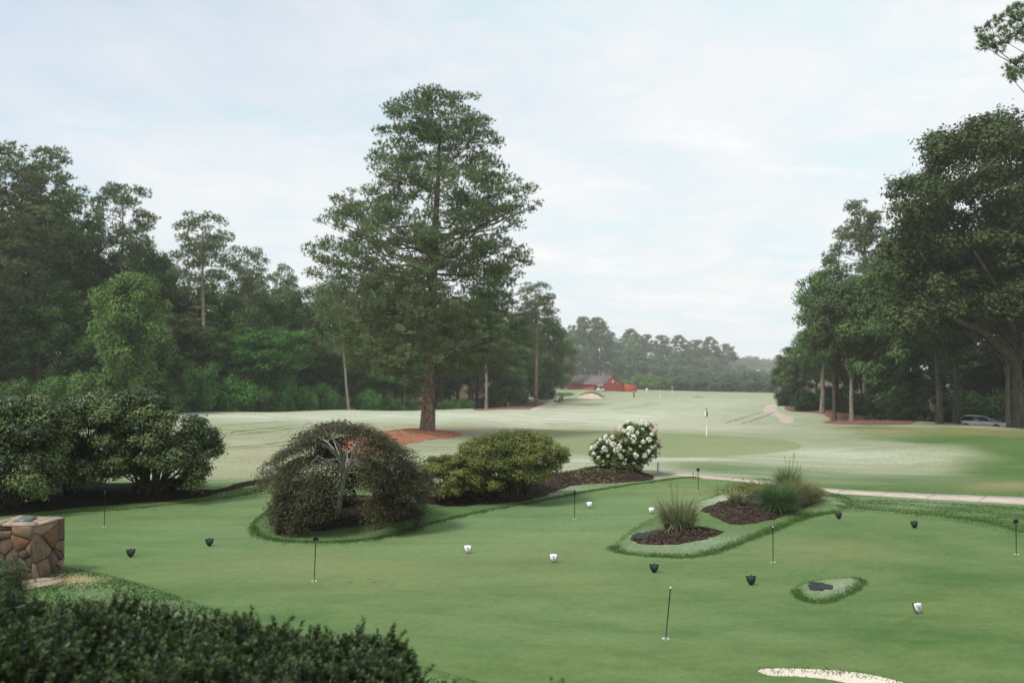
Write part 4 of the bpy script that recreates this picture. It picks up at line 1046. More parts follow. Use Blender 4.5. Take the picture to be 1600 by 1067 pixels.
SPOT_L = [(-300, 0, 'cut off by the left edge of the picture'), (0, 80, 'below the massive far left pines'), (80, 150, 'between the far left pines and the bright green tree'), (150, 240, 'just behind the bright green tree'), (240, 290, 'in the dip left of the bare-trunked pine'), (290, 352, 'around the bare-trunked pine'),
          (352, 412, 'under the pale hazy pine'), (412, 480, 'behind the vine-draped tree'), (480, 560, 'around the leaning orange-trunked pine'), (560, 645, 'just left of the lone fairway pine trunk'), (645, 715, 'right behind the lone fairway pine trunk'), (715, 795, 'around the straight trunk right of the lone pine'), (795, 846, 'by the trunk on the red bank'), (846, 900, 'beside the barn')]
SPOT_R = [(0, 1262, 'at the open end of the right woodland'), (1262, 1315, 'behind the pale leaning trunk'), (1315, 1365, 'around the pale mottled trunk'), (1365, 1455, 'over the dark cedars'), (1455, 1510, 'behind the two straight dark trunks'), (1510, 1560, 'in the dark behind the parked cars'), (1560, 1612, 'behind the great oak trunk'), (1612, 2000, 'beyond the right edge of the picture')]
SPOT_F = [(0, 900, 'left of the barn roof'), (900, 960, 'above the barn roof'), (960, 1010, 'just right of the barn gable'), (1010, 1060, 'above the light green bushes'), (1060, 1110, 'where the far skyline begins to fall'), (1110, 1300, 'at the low right end of the far woods')]


def spot(tab, px): return [t for a, b, t in tab if a <= px < b][0]


# ---- left woodland, told-apart trees
P_ = 'pine tree'
plant('pine_tree', 'pine2', -12, 88, 224, 190, 'massive round-topped pine at the far left edge, pale trunk standing clear below', P_, fmat='needle_far', wmat='pale_bark')
plant('pine_tree', 'pine0', 62, 93, 230, 150, 'tall dense pine second from the left edge, its dome the highest of the left woodland', P_, fmat='needle_far', wmat='pine_bark')
plant('pine_tree', 'pine3', 188, 101, 290, 108, 'pine rising above the bright green tree, crown open against the sky', P_, fmat='needle_far', wmat='pine_bark')
plant('pine_tree', 'pine1', 316, 99, 334, 102, 'pine with pale bare trunk and dead side branches halfway along the left woodland', P_, fmat='needle_far', wmat='pale_bark')
plant('pine_tree', 'pine1', 384, 108, 386, 76, 'pale hazy pine right beside the one with the bare trunk', P_, fmat='needle_far', wmat='pale_bark')
plant('pine_tree', 'pine0', 440, 126, 412, 56, 'small distant pine peeping over the woodland where its skyline dips', P_, fmat='needle_far', wmat='pine_bark')
plant('pine_tree', 'pine1', 546, 107, 430, 56, 'leaning pine with a thin pale orange trunk left of the lone fairway pine', P_, fmat='needle_far', wmat='pale_bark', tilt=(0, -0.10))
plant('pine_tree', 'pine1', 760, 134, 432, 60, 'pine whose straight trunk shows just right of the lone fairway pine', P_, fmat='needle_far', wmat='pale_bark')
plant('pine_tree', 'pine1', 838, 160, 442, 70, 'pine with its trunk on the red bank beside the winding cart path', P_, fmat='needle_far', wmat='pine_bark')
plant('sweetgum_tree', 'sweet', 205, 87, 412, 122, 'bright green leafy tree glowing in front of the dark left woodland', 'tree', fmat='bright')
plant('broadleaf_tree', 'broad4', 430, 101, 498, 120, 'light green vine-draped tree low in the left woodland under the skyline dip', 'tree', fmat='under')
plant('broadleaf_tree', 'far0', 878, 268, 520, 56, 'yellowish pale leafy tree beside the red barn roof', 'tree', fmat='yellowish')
plant('broadleaf_tree', 'broad2', 215, 90, 560, 90, 'broad low tree spreading under the bright green one', 'tree', fmat='under')
FIL = 'dark broadleaf tree crowded among others in the left woodland'
fill = [(-90, 96, 300, 150), (-40, 100, 290, 150), (20, 101, 300, 130), (70, 103, 290, 130), (112, 100, 325, 100), (140, 107, 365, 90), (165, 104, 385, 100), (205, 110, 345, 100), (238, 106, 368, 80), (262, 115, 412, 70), (285, 104, 425, 100),
        (335, 112, 415, 90), (360, 108, 430, 90), (395, 118, 425, 70), (425, 122, 428, 70), (465, 128, 425, 70), (490, 135, 432, 80), (520, 130, 430, 90), (560, 135, 440, 90), (600, 142, 440, 90), (640, 146, 445, 90), (680, 148, 450, 90),
        (715, 152, 455, 80), (745, 158, 460, 80), (780, 162, 462, 80), (815, 180, 470, 80), (850, 192, 480, 70), (862, 205, 500, 60), (805, 168, 495, 70), (455, 114, 500, 80), (500, 120, 510, 90), (560, 124, 510, 90), (620, 130, 500, 100), (690, 138, 500, 90), (735, 145, 510, 90),
        (30, 93, 420, 120), (100, 92, 430, 110), (150, 94, 470, 90), (270, 96, 480, 100), (350, 102, 500, 90), (-50, 90, 430, 130), (790, 152, 520, 70), (820, 172, 540, 50)]
for i, (px, d, ty, wp) in enumerate(fill):
    lb = ('skyline broadleaf tree ' if i < 29 else 'lower broadleaf tree ') + spot(SPOT_L, px)
    plant('broadleaf_tree', 'broad%d' % (i % 5), px, d, ty, wp * 1.25, lb, 'tree', lb.replace('tree', 'trees', 1), fmat=('broad', 'broad', 'oak', 'under')[i % 4 if i % 7 else 0])
for i in range(26):
    px = -90 + i * 36; d = 135 + 2.2 * i + (i % 3) * 6
    plant('broadleaf_tree', 'far%d' % (i % 3), px, d, 520 - 12 * (i % 3) if px < 830 else 535, 92, 'back-row tree of the woodland ' + spot(SPOT_L, px), 'tree', 'shadowy back-row trees deep in the left woodland ' + spot(SPOT_L, px), fmat='broad')
for i in range(16):
    px = -100 + i * 42; d = 112 + 2.6 * i
    plant('broadleaf_tree', 'far%d' % ((i + 1) % 3), px, d, 545 - 10 * (i % 2), 84, 'low leafy tree inside the woodland ' + spot(SPOT_L, px), 'tree', 'low dark leafy trees inside the left woodland ' + spot(SPOT_L, px), fmat='broad')
BU = 'leafy green bush along the foot of the left woodland'
for i, (px, d, ty, wp) in enumerate([(-40, 84, 570, 120), (30, 84, 585, 90), (90, 85, 575, 90), (140, 86, 560, 90), (200, 88, 590, 90), (260, 91, 590, 80), (300, 94, 545, 90), (330, 98, 600, 80), (370, 97, 575, 80), (400, 99, 600, 70), (440, 101, 570, 80),
                                     (470, 104, 600, 60), (500, 110, 590, 60), (520, 116, 600, 50), (575, 118, 602, 46), (612, 122, 612, 40), (640, 124, 615, 40), (700, 128, 620, 40), (725, 132, 618, 40), (770, 160, 600, 50), (810, 172, 605, 50), (850, 196, 600, 40)]):
    plant('bush', 'bush%d' % (i % 3), px, d, ty, wp, 'low bush at the woodland foot ' + spot(SPOT_L, px), 'bush', 'leafy bushes ' + spot(SPOT_L, px), fmat=('under', 'broad', 'under', 'bright')[i % 4] if i < 14 else 'under', tn='stems', cn='foliage')
plant('young_tree', 'pine3', 632, 122, 585, 14, 'spindly young tree with two thin pale stems beside the lone fairway pine trunk', 'tree', fmat='yellowish', wmat='pale_bark')

# ---- far woods behind the barn
FW = 'hazy tree standing in the far woods behind the red barn'
r6 = random.Random(5)
sky_x = [860, 880, 900, 915, 935, 950, 970, 985, 1000, 1030, 1060, 1090, 1110, 1130]
sky_y = [512, 506, 503, 512, 508, 520, 522, 519, 527, 529, 531, 532, 536, 546]
for row, (dx, dd, dy) in enumerate([(0, 0, 0), (9, -16, 16), (3, -28, 34)]):
    x = 862 + dx
    while x < (1140 if row < 2 else 1130):
        ty = np.interp(x, sky_x, sky_y) + dy + r6.uniform(-4, 6); d = np.interp(x, [860, 1000, 1140], [560, 620, 720]) + dd * 4.5 + r6.uniform(-8, 8)
        pine = row == 0 and r6.random() < 0.3
        if row == 2 and x < 960: x += 16; continue
        plant('far_pine' if pine else 'far_tree', 'farpine' if pine else 'far%d' % r6.randrange(3), x, d, ty - (6 if pine else 0), r6.uniform(24, 36), ('skyline', 'mid-height', 'lower')[row] + ' hazy tree of the far woods ' + spot(SPOT_F, x), 'tree', ('skyline', 'mid-height', 'lower')[row] + ' hazy trees of the far woods ' + spot(SPOT_F, x), fmat='needle_far' if pine else 'hazed_leaf')
        x += r6.uniform(10, 15) * (1.2 if row else 1)
for px, ty, lab in [(912, 496, 'left of two round-headed pines on the skyline over the barn'), (934, 497, 'right of two round-headed pines on the skyline over the barn'), (988, 516, 'square-shouldered taller tree standing out of the far woods right of the barn')]:
    plant('far_pine', 'farpine' if px < 980 else 'far1', px, 520 if px < 980 else 560, ty, 34 if px < 980 else 28, lab, 'tree', fmat='needle_far')
for i in range(26):
    x = 1095 + i * 5.4 + r6.uniform(-2, 2); d = r6.uniform(1080, 1250); ty = np.interp(x, [1095, 1130, 1170, 1200, 1235], [545, 549, 553, 559, 552]) + r6.uniform(-1, 5)
    plant('far_tree', 'far%d' % (i % 3), x, d, ty, r6.uniform(16, 22), 'faint blue-green tree on the most distant wooded rise', 'tree', 'faint trees on the distant rise', fmat='hazed_leaf')
for i in range(22):
    x = 1085 + i * 7 + r6.uniform(-2, 2); d = 760 + (i % 3) * 50; ty = np.interp(x, [1085, 1130, 1170, 1240], [556, 562, 572, 580]) + r6.uniform(-2, 8)
    plant('far_tree', 'far%d' % (i % 3), x, d, ty, r6.uniform(20, 28), 'misty tree stepping down the valley beyond the fairway', 'tree', 'misty trees down the valley', fmat='hazed_leaf')
for row, (dd_, ty_) in enumerate([(400, 578), (325, 590)]):
    for i in range(13 if row else 14):
        px = 1050 + i * 12.5 + row * 6 + r6.uniform(-3, 3)
        plant('far_tree', 'far%d' % (i % 3), px, dd_ + r6.uniform(-8, 8), ty_ + r6.uniform(-3, 4), r6.uniform(20, 27), 'low misty tree filling the dip beyond the far green' if row else 'misty tree on the slope beyond the far green', 'tree', 'misty trees beyond the far green, %s row' % ('front', 'rear')[1 - row], fmat='hazed_leaf', sink=1.0)
for px, ty, d_ in [(852, 588, 300), (866, 584, 305), (880, 586, 300), (845, 575, 320), (860, 560, 330), (876, 560, 335)]:
    plant('far_tree', 'far1', px, d_, ty, 30, 'hazy tree in the gap left of the barn', 'tree', 'hazy trees left of the barn', fmat='broad', sink=0.6)
for i, (px, ty, wp) in enumerate([(978, 590, 26), (995, 580, 34), (1015, 578, 34), (1035, 584, 30), (1052, 588, 26), (1068, 592, 24), (1085, 594, 22), (1005, 592, 30), (1045, 597, 24), (1100, 600, 22), (1118, 602, 24), (1140, 604, 24)]):
    plant('bush', 'bush%d' % (i % 3), px, 330 + (i % 3) * 12, ty, wp, 'light green bush below the far woods right of the barn', 'bush', 'light green bushes right of the barn', fmat='bright' if i < 8 else 'under', tn='stems', cn='foliage')
print('left + far trees', round(time.time() - T0, 1))

# ---- right woodland
plant('oak_tree', 'broad3', 1284, 116, 404, 112, 'first tree of the right woodland, rounded crown on a pale leaning trunk', 'tree', fmat='broad', wmat='pale_bark', tilt=(0, -0.12))
plant('oak_tree', 'broad4', 1303, 104, 438, 92, 'slim tree with straight brown trunk on the red straw bank', 'tree', fmat='oak')
plant('oak_tree', 'broad3', 1330, 102, 420, 110, 'tree with a pale mottled trunk on the red straw bank', 'tree', fmat='oak', wmat='pale_bark')
plant('pine_tree', 'pine0', 1350, 113, 313, 106, 'tall pine showing its open head over the middle of the right woodland', P_, fmat='needle_far', wmat='pine_bark')
plant('pine_tree', 'pine1', 1362, 106, 400, 60, 'pine with pale straight trunk left of the dark cedars', P_, fmat='needle_far', wmat='pale_bark')
plant('pine_tree', 'pine0', 1389, 116, 380, 70, 'pine whose tan trunk shows between cedars and oak leaves', P_, fmat='needle_far', wmat='pine_bark')
RF = 'shadowy broadleaf tree packed into the right woodland'
for i, (px, d, ty, wp) in enumerate([(1395, 97, 372, 120), (1375, 100, 420, 110), (1420, 96, 330, 120), (1240, 150, 560, 50), (1225, 170, 575, 40), (1250, 135, 520, 60), (1275, 128, 500, 70), (1310, 122, 470, 80), (1345, 118, 450, 90), (1640, 92, 260, 160), (1690, 84, 240, 170),
                                     (1500, 112, 470, 110), (1545, 118, 480, 110), (1590, 114, 500, 110), (1640, 110, 480, 110), (1475, 122, 540, 80), (1520, 126, 540, 100), (1570, 124, 540, 100), (1620, 120, 540, 100)]):
    plant('broadleaf_tree', 'broad%d' % ((i * 2 + 1) % 5), px, d, ty, wp * 1.15, ('tall' if ty < 450 else 'lower') + ' shadowy broadleaf tree ' + spot(SPOT_R, px), 'tree', ('tall' if ty < 450 else 'lower') + ' shadowy trees ' + spot(SPOT_R, px), fmat='cedar' if i >= 11 else ('oak' if i % 3 else 'broad'))  # later entries take the dark cedar colour: woodland shade painted into their leaves
plant('oak_tree', 'broad3', 1467, 86, 300, 150, 'tree with the plain straight trunk just right of the dark cedars', 'tree', fmat='oak')
plant('oak_tree', 'broad4', 1493, 89, 330, 150, 'dark straight trunk left of the silver car', 'tree', fmat='oak')
plant('oak_tree', 'broad4', 1573, 92, 330, 110, 'slender grey trunk between the cars and the great oak', 'tree', fmat='oak', wmat='pale_bark')
for px, d, ty, wp, lb in [(1378, 99, 578, 62, 'leftmost of the dark cedars at the edge of the right woodland'), (1412, 97, 556, 70, 'tallest dark cedar in the middle of its clump'), (1444, 95, 572, 60, 'dark cedar nearest the plain straight trunk'), (1400, 94, 600, 56, 'low dark cedar in front of its clump')]:
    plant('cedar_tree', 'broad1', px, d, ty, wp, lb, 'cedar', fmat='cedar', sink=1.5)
for i, (px, d, ty, wp) in enumerate([(1262, 124, 600, 50), (1290, 126, 598, 50), (1320, 118, 600, 60), (1350, 112, 600, 60), (1228, 140, 600, 40), (1500, 108, 600, 90), (1550, 110, 596, 90), (1600, 108, 600, 90), (1650, 104, 600, 90), (1575, 120, 590, 110), (1525, 122, 590, 100)]):
    plant('bush', 'bush%d' % (i % 3), px, d, ty, wp, 'dark undergrowth bush ' + spot(SPOT_R, px), 'bush', 'dark undergrowth ' + spot(SPOT_R, px), fmat='cedar', tn='stems', cn='foliage')  # undergrowth in the cedar colour, its shade painted into the leaves
# great oak: crown of placed clumps
r7 = np.random.default_rng(77)
ob = GD(1592, 80); S80 = 80 / F


def oc(px, py, dep, r): p = at(px, py, 80 + dep); return (p.x - ob.x, p.y - ob.y, p.z - ob.z, r)


cl = []
pyv = catmull([(1393, 302), (1398, 286), (1415, 280), (1430, 288), (1446, 268), (1462, 244), (1450, 227), (1466, 215), (1484, 222), (1494, 204), (1516, 200), (1524, 184), (1546, 177), (1570, 183), (1586, 198), (1594, 214), (1612, 203), (1650, 200), (1690, 240), (1700, 262), (1740, 300), (1765, 400), (1700, 530), (1620, 540), (1560, 500), (1480, 490), (1440, 500), (1405, 520), (1390, 490), (1396, 440), (1376, 420), (1384, 372), (1402, 345)], 12)
for a, b in pyv[::2]: cl.append(oc(a + (1570 - a) * 0.05, b + (380 - b) * 0.05, r7.uniform(-4, 3), r7.uniform(0.7, 1.05)))
k = 0
while k < 260:
    a, b = r7.uniform(1380, 1770), r7.uniform(180, 545)
    if inside(np.array([[a, b]]), pyv)[0]:
        cl.append(oc(a, b, r7.uniform(-7.5, 7), r7.uniform(0.9, 1.8))); k += 1
for a, b, dp in [(1400, 470, -4), (1410, 500, -5), (1425, 520, -4), (1440, 500, -6), (1395, 520, -2), (1455, 515, -3), (1390, 430, -3), (1480, 480, -6)]: cl.append(oc(a, b, dp, 1.3))
cl = np.array(cl)
wd, fo = broad_parts(at(1592, 190, 80).z - ob.z, 10, r7, r0=0.52, centers=cl, nleaf=330, size=0.34, nbranch=42, sides=14, fork=0.25, aspect=0.6, jitter=0.45)
for pts_, r_ in [([(1592, 600, 0), (1580, 560, -1), (1555, 535, -2), (1530, 515, -3.5), (1500, 503, -5), (1470, 488, -6), (1440, 480, -7)], 0.42), ([(1592, 560, 0), (1612, 500, -2), (1640, 450, -3), (1660, 400, -3)], 0.4), ([(1592, 540, 0), (1570, 480, -3), (1545, 430, -5), (1520, 390, -6)], 0.35)]:
    P = np.array([oc(a, b, c, 0)[:3] for a, b, c in pts_]); P = catmull(P, 0.8, False)
    V, Fq = tubes(P[None], np.linspace(r_, r_ * 0.25, len(P))[None], 9); wd.add(V, Fq, 0.5)
make_tree('oak_tree', ob, wd, fo, 'oak_bark', 'oak', 'giant spreading oak at the right edge with a long limb reaching left over the cars', 'oak tree')

# overhanging pine, top right
r8 = np.random.default_rng(88)
nb = GD(1790, 30); HN = 21.0
fz = []
for px, py in [(1536, 60), (1540, 72), (1534, 46), (1548, 40), (1552, 62), (1558, 76), (1560, 30), (1566, 50), (1572, 66), (1578, 40), (1574, 22), (1586, 54), (1590, 30), (1588, 12), (1598, 44), (1602, 18), (1606, 60), (1574, 110), (1580, 122), (1586, 100), (1594, 116), (1600, 96), (1608, 110), (1616, 40), (1620, 80), (1612, 125), (1630, 20), (1640, 60), (1640, 100), (1660, 40)]:
    p = at(px, py, 30 + r8.uniform(-0.7, 0.7)); fz.append((p.x - nb.x, p.y - nb.y, p.z - nb.z, r8.uniform(0.16, 0.27)))
wd, fo = pine_puffs(HN, 0.5, Prof(lambda t, p: (1.8 if math.cos(p) < 0 else 4.2) * max(0.3, 1 - abs(t - .4) ** 2 * 2), 4.2), r8, 170, 0.33, 50, (0.18, 0.019, 18), 40, 0.28, gap=0.3, dead=4, sides=12, forced=fz, limb=0.008)
make_tree('pine_tree', nb, wd, fo, 'pine_bark', 'needle', 'pine reaching its needled boughs into the upper right corner of the sky', P_)
print('right trees', round(time.time() - T0, 1))

# ------------------------------------------------------------------ shrubs and beds near the putting green
def crown_px(base, outline, n, dep, r0, r1, rng, shell=0.5):
    d = base.y; P = catmull(outline, 12); lo_, hi_ = P.min(0), P.max(0); cx = (lo_[0] + hi_[0]) / 2; cy = (lo_[1] + hi_[1]) / 2; hw, hh = (hi_ - lo_) / 2
    out = []
    while len(out) < n:
        a, b = rng.uniform(lo_, hi_)
        if not inside(np.array([[a, b]]), P)[0]: continue
        q = max(0.12, 1 - ((a - cx) / hw) ** 2) ** 0.5 * max(0.25, 1 - max(0, (cy - b) / hh) ** 2) ** 0.5
        s = rng.uniform(-1, 1)
        if rng.uniform() < shell: s = math.copysign(1 - 0.25 * rng.uniform(), s)
        r = rng.uniform(r0, r1); p = at(a, b, d + s * dep * q)
        out.append((p.x - base.x, p.y - base.y, max(p.z - base.z, r * 0.6), r))
    return np.array(out)


def shrub(name, base, outline, n, dep, r0, r1, nleaf, size, fm, label, cat, seed, wm='shrub_bark', nbranch=30, trunks=5, trad=0.05, aspect=0.55, group=None, shell=0.5, flat=0.8, droop=0.0, spread=0.35, jitter=0.35):
    rng = np.random.default_rng(seed); C = crown_px(base, outline, n, dep, r0, r1, rng, shell)
    H = C[:, 2].max() + r1
    wood, fol = broad_parts(H, dep, rng, r0=0.001, centers=C.copy(), nleaf=nleaf, size=size, nbranch=2, sides=3, fork=0.1, aspect=aspect, flat=flat, droop=droop, jitter=jitter)
    wood = PM(); st = []
    for k in range(trunks):
        a = k * 2 * PI / trunks + rng.uniform(0, 1); st.append((spread * math.cos(a) * rng.uniform(0.3, 1), spread * math.sin(a) * rng.uniform(0.3, 1)))
    pick = rng.choice(n, min(nbranch, n), replace=False)
    for i in pick:
        e = C[i, :3]; j = int(np.argmin([math.hypot(e[0] - s_[0], e[1] - s_[1]) + rng.uniform(0, 0.3) for s_ in st])); b = np.array([st[j][0], st[j][1], -0.05])
        m1 = b * 0.65 + e * 0.35; m1[2] = e[2] * 0.45; m1 += rng.normal(0, 0.06, 3) * H * 0.3
        P = catmull(np.array([b, m1, (m1 + e) / 2 + rng.normal(0, 0.03, 3) * H, e]), H / 5, False)
        V, Fq = tubes(P[None], np.linspace(trad * rng.uniform(0.5, 1), trad * 0.15, len(P))[None], 6); wood.add(V, Fq, 0.5)
    return make_tree(name, base, wood, fol, wm, fm, label, cat, group, tn='stems', cn='foliage')


bA = GD(28, 25.5); bB = GD(118, 27.3); bC = GD(238, 27.6); bD = GD(-70, 25)
shrub('camellia_bush', bA, [(-30, 668), (10, 636), (50, 628), (85, 640), (96, 680), (92, 720), (80, 760), (50, 770), (0, 768), (-35, 740)], 95, 1.5, 0.28, 0.46, 620, 0.085, 'camellia', 'dense glossy-leaved bush at the left edge, its foliage down to the ground', 'bush', 31, nbranch=40, trunks=5)
shrub('camellia_bush', bB, [(62, 690), (75, 640), (110, 626), (150, 620), (185, 632), (205, 680), (195, 720), (160, 748), (110, 752), (75, 745)], 105, 1.5, 0.27, 0.44, 600, 0.085, 'camellia', 'middle glossy-leaved bush of the left hedgerow, crown lifted on dark stems', 'bush', 32, nbranch=40, trunks=5)
shrub('camellia_bush', bC, [(165, 700), (170, 645), (200, 620), (240, 622), (275, 640), (300, 650), (325, 668), (337, 705), (322, 735), (318, 765), (292, 764), (282, 735), (250, 728), (215, 745), (180, 740)], 130, 1.5, 0.24, 0.40, 560, 0.085, 'camellia', 'rightmost glossy-leaved bush of the left hedgerow, trailing to the ground at its tip', 'bush', 33, nbranch=50, trunks=6)
shrub('camellia_bush', bD, [(-140, 680), (-110, 640), (-60, 630), (-20, 650), (-15, 720), (-30, 770), (-90, 775), (-135, 760)], 45, 1.4, 0.3, 0.5, 600, 0.085, 'camellia', 'glossy-leaved bush cut off by the left edge of the picture', 'bush', 34, nbranch=20)
for px, py, r, lb in [(268, 770, 0.42, 'dark rounded mound of trimmings under the trailing tip of the hedgerow'), (225, 776, 0.36, 'low dark mound beneath the rightmost glossy bush')]:
    b = G(px, py); rr9 = np.random.default_rng(int(px)); n = 500
    d = unit(rr9.normal(size=(n, 3))); d[:, 2] = np.abs(d[:, 2]); C = d * r * rr9.uniform(0.7, 1, (n, 1)) * np.array([1.5, 1, 0.95])
    V, Fq = leaves(C, d, 0.13, rr9, 0.6); f = PM(); f.add(V, Fq, np.repeat(rr9.uniform(0, 0.4, n), 4))
    mb = MB(); mb.sphere((0, 0, 0), (r * 1.4, r * 0.92, r * 0.88), 14, 8)
    e = empty('shrub_mound', b, lb, 'mound'); mb.build('core', M['mulch_dark'], e, smooth=True); obj('foliage', f.mesh('foliage', M['yew']), e)

az = GD(795, 27.2)
shrub('azalea_bush', az, [(712, 742), (712, 715), (735, 692), (775, 680), (820, 678), (860, 690), (880, 708), (876, 732), (850, 745), (825, 757), (780, 762), (745, 765), (722, 762)], 190, 1.5, 0.19, 0.34, 480, 0.060, 'azalea', 'wide rounded olive-green azalea in the dark mulch bed', 'azalea', 41, nbranch=70, trunks=6, trad=0.03, flat=0.65, shell=0.65, spread=0.7, jitter=0.5)
az2 = GD(695, 26.6)
shrub('azalea_bush', az2, [(664, 745), (668, 722), (690, 712), (715, 716), (735, 730), (742, 750), (725, 768), (690, 772), (670, 766)], 64, 0.8, 0.15, 0.27, 400, 0.060, 'azalea', 'smaller open azalea between the maple and the wide azalea', 'azalea', 42, nbranch=40, trunks=4, trad=0.022, flat=0.65, shell=0.6, spread=0.3, jitter=0.5)
hy = GD(978, 33.3); hy.z = float(height(hy.x, hy.y))
hyo = [(930, 712), (927, 696), (945, 686), (972, 670), (998, 661), (1016, 666), (1024, 690), (1023, 710), (1008, 725), (990, 736), (964, 732), (938, 724)]
hb_ = shrub('hydrangea_bush', hy, hyo, 115, 1.15, 0.15, 0.27, 220, 0.095, 'hydra', 'hydrangea covered in white blossom heads on the mulch mound', 'hydrangea', 51, nbranch=50, trunks=6, trad=0.022, spread=0.25, aspect=0.65)
r9 = np.random.default_rng(52)


def flower_mesh(seed, mat):
    r_ = np.random.default_rng(seed); n = 110; d = unit(r_.normal(size=(n, 3))); C = d * 0.10 * r_.uniform(0.75, 1.05, (n, 1)) * np.array([1, 1, 1.15]); V, Fq = leaves(C, unit(d + r_.normal(0, 0.25, (n, 3))), 0.05, r_, 0.9)
    f = PM(); f.add(V, Fq, np.repeat(r_.uniform(0, 1, n), 4)); return f.mesh('blossom', M[mat])


FM = [flower_mesh(1, 'petal'), flower_mesh(2, 'petal'), flower_mesh(3, 'petal_pink')]
heads = [(1001, 660), (992, 664), (1010, 663), (985, 672), (996, 676), (1004, 671), (1016, 669), (1022, 674), (969, 668), (975, 673), (966, 674), (982, 678), (988, 684), (1018, 680), (1026, 690), (978, 688), (990, 690), (970, 690), (1018, 700), (1023, 697), (957, 683), (947, 684), (938, 687), (934, 692), (930, 697), (925, 700), (928, 709), (926, 718),
         (944, 701), (941, 706), (950, 712), (947, 704), (985, 702), (992, 710), (994, 713), (978, 718), (971, 714), (968, 710), (990, 724), (975, 724), (1013, 706), (1005, 690), (1000, 697), (1020, 712), (1012, 720), (958, 694), (951, 690), (963, 703), (968, 698), (974, 704), (1028, 704), (980, 660), (1014, 687), (935, 715), (942, 722), (1007, 712)]
for i, (px, py) in enumerate(heads):
    q = max(0.15, 1 - ((px - 977) / 56) ** 2 - ((py - 700) / 42) ** 2) ** 0.5; p = at(px, py, hy.y - 1.15 * q - 0.12)
    pink = py < 700 and (abs(px - 970) < 10 or px > 1014) and r9.uniform() < 0.6
    s = r9.uniform(0.55, 1.35) * (1.2 if py < 692 else 0.85)
    o = obj('flower_head', FM[2 if pink else i % 2], hb_, tuple(p - hy), (r9.uniform(0, 6), r9.uniform(0, 6), 0), (s, s, s))
    if pink: o['label'] = 'blossom head flushed pinkish brown'

# weeping maple ------------------------------------------------------------------------------------------------
rm = np.random.default_rng(61); mp = GD(524, 23.2); D0 = mp.y
wood = PM(); fol = PM(); pads = []


def mpx(px, py, dz=0): p = at(px, py, D0 + dz); return np.array([p.x - mp.x, p.y - mp.y, p.z - mp.z])


trunkp = [mpx(527, 822), mpx(527, 806), mpx(530, 790, -0.1), mpx(532, 772, -0.15), mpx(537, 755, -0.15), mpx(538, 742, -0.2), mpx(538, 735, -0.2)]
trunkp[0][2] = -0.1
brs = [(trunkp, 0.080, 0.055)]
B = lambda lst: [mpx(*q) for q in lst]
brs += [(B([(537, 738, -.2), (522, 727, -.4), (508, 719, -.5), (498, 713, -.6), (488, 722, -.9), (478, 735, -1.1)]), .04, .012), (B([(537, 737, -.2), (533, 722, -.4), (528, 712, -.5), (518, 703, -.6), (506, 694, -.7), (496, 690, -.9)]), .045, .012),
        (B([(534, 716, -.4), (522, 706, -.7), (514, 700, -.8), (503, 699, -.9)]), .03, .01), (B([(536, 730, -.3), (538, 712, -.4), (533, 700, -.5), (524, 689, -.5), (521, 685, -.5)]), .035, .010), (B([(540, 712, -.4), (550, 702, -.4), (562, 690, -.4), (572, 684, -.5), (582, 683, -.6)]), .03, .009),
        (B([(512, 692, -.6), (514, 687, -.6), (523, 678, -.5), (524, 670, -.4)]), .02, .008), (B([(538, 738, -.2), (548, 731, -.4), (555, 725, -.6), (562, 728, -.8), (575, 736, -1)]), .03, .01), (B([(539, 738, -.2), (552, 738, -.5), (565, 739, -.8), (590, 742, -1.1)]), .025, .009),
        (B([(529, 800, -.1), (519, 784, -.4), (512, 776, -.7), (500, 772, -.9), (480, 780, -1.2)]), .04, .012), (B([(531, 775, -.1), (548, 766, -.4), (566, 762, -.7), (585, 768, -1)]), .025, .009)]
for k in range(20):                              # branches hidden in the foliage, all round
    a = rm.uniform(0, 2 * PI); L = rm.uniform(1.3, 2.3); top = rm.uniform(1.5, 2.5)
    st_ = trunkp[rm.integers(4, 7)]; c, s = math.cos(a) * L, math.sin(a) * L * 0.8
    brs.append(([st_, st_ + np.array([c * .3, s * .3, (top - st_[2]) * .7]), np.array([c * .65, s * .65, top]), np.array([c, s, top - 0.5 * L * rm.uniform(.3, .8)])], .018, .004))
for P, a, b in brs:
    Q = catmull(np.array(P), 0.10, False); Q[1:-1] += rm.normal(0, 0.008, Q[1:-1].shape)
    V, Fq = tubes(Q[None], np.linspace(a, b, len(Q))[None], 8); wood.add(V, Fq, 0.5)
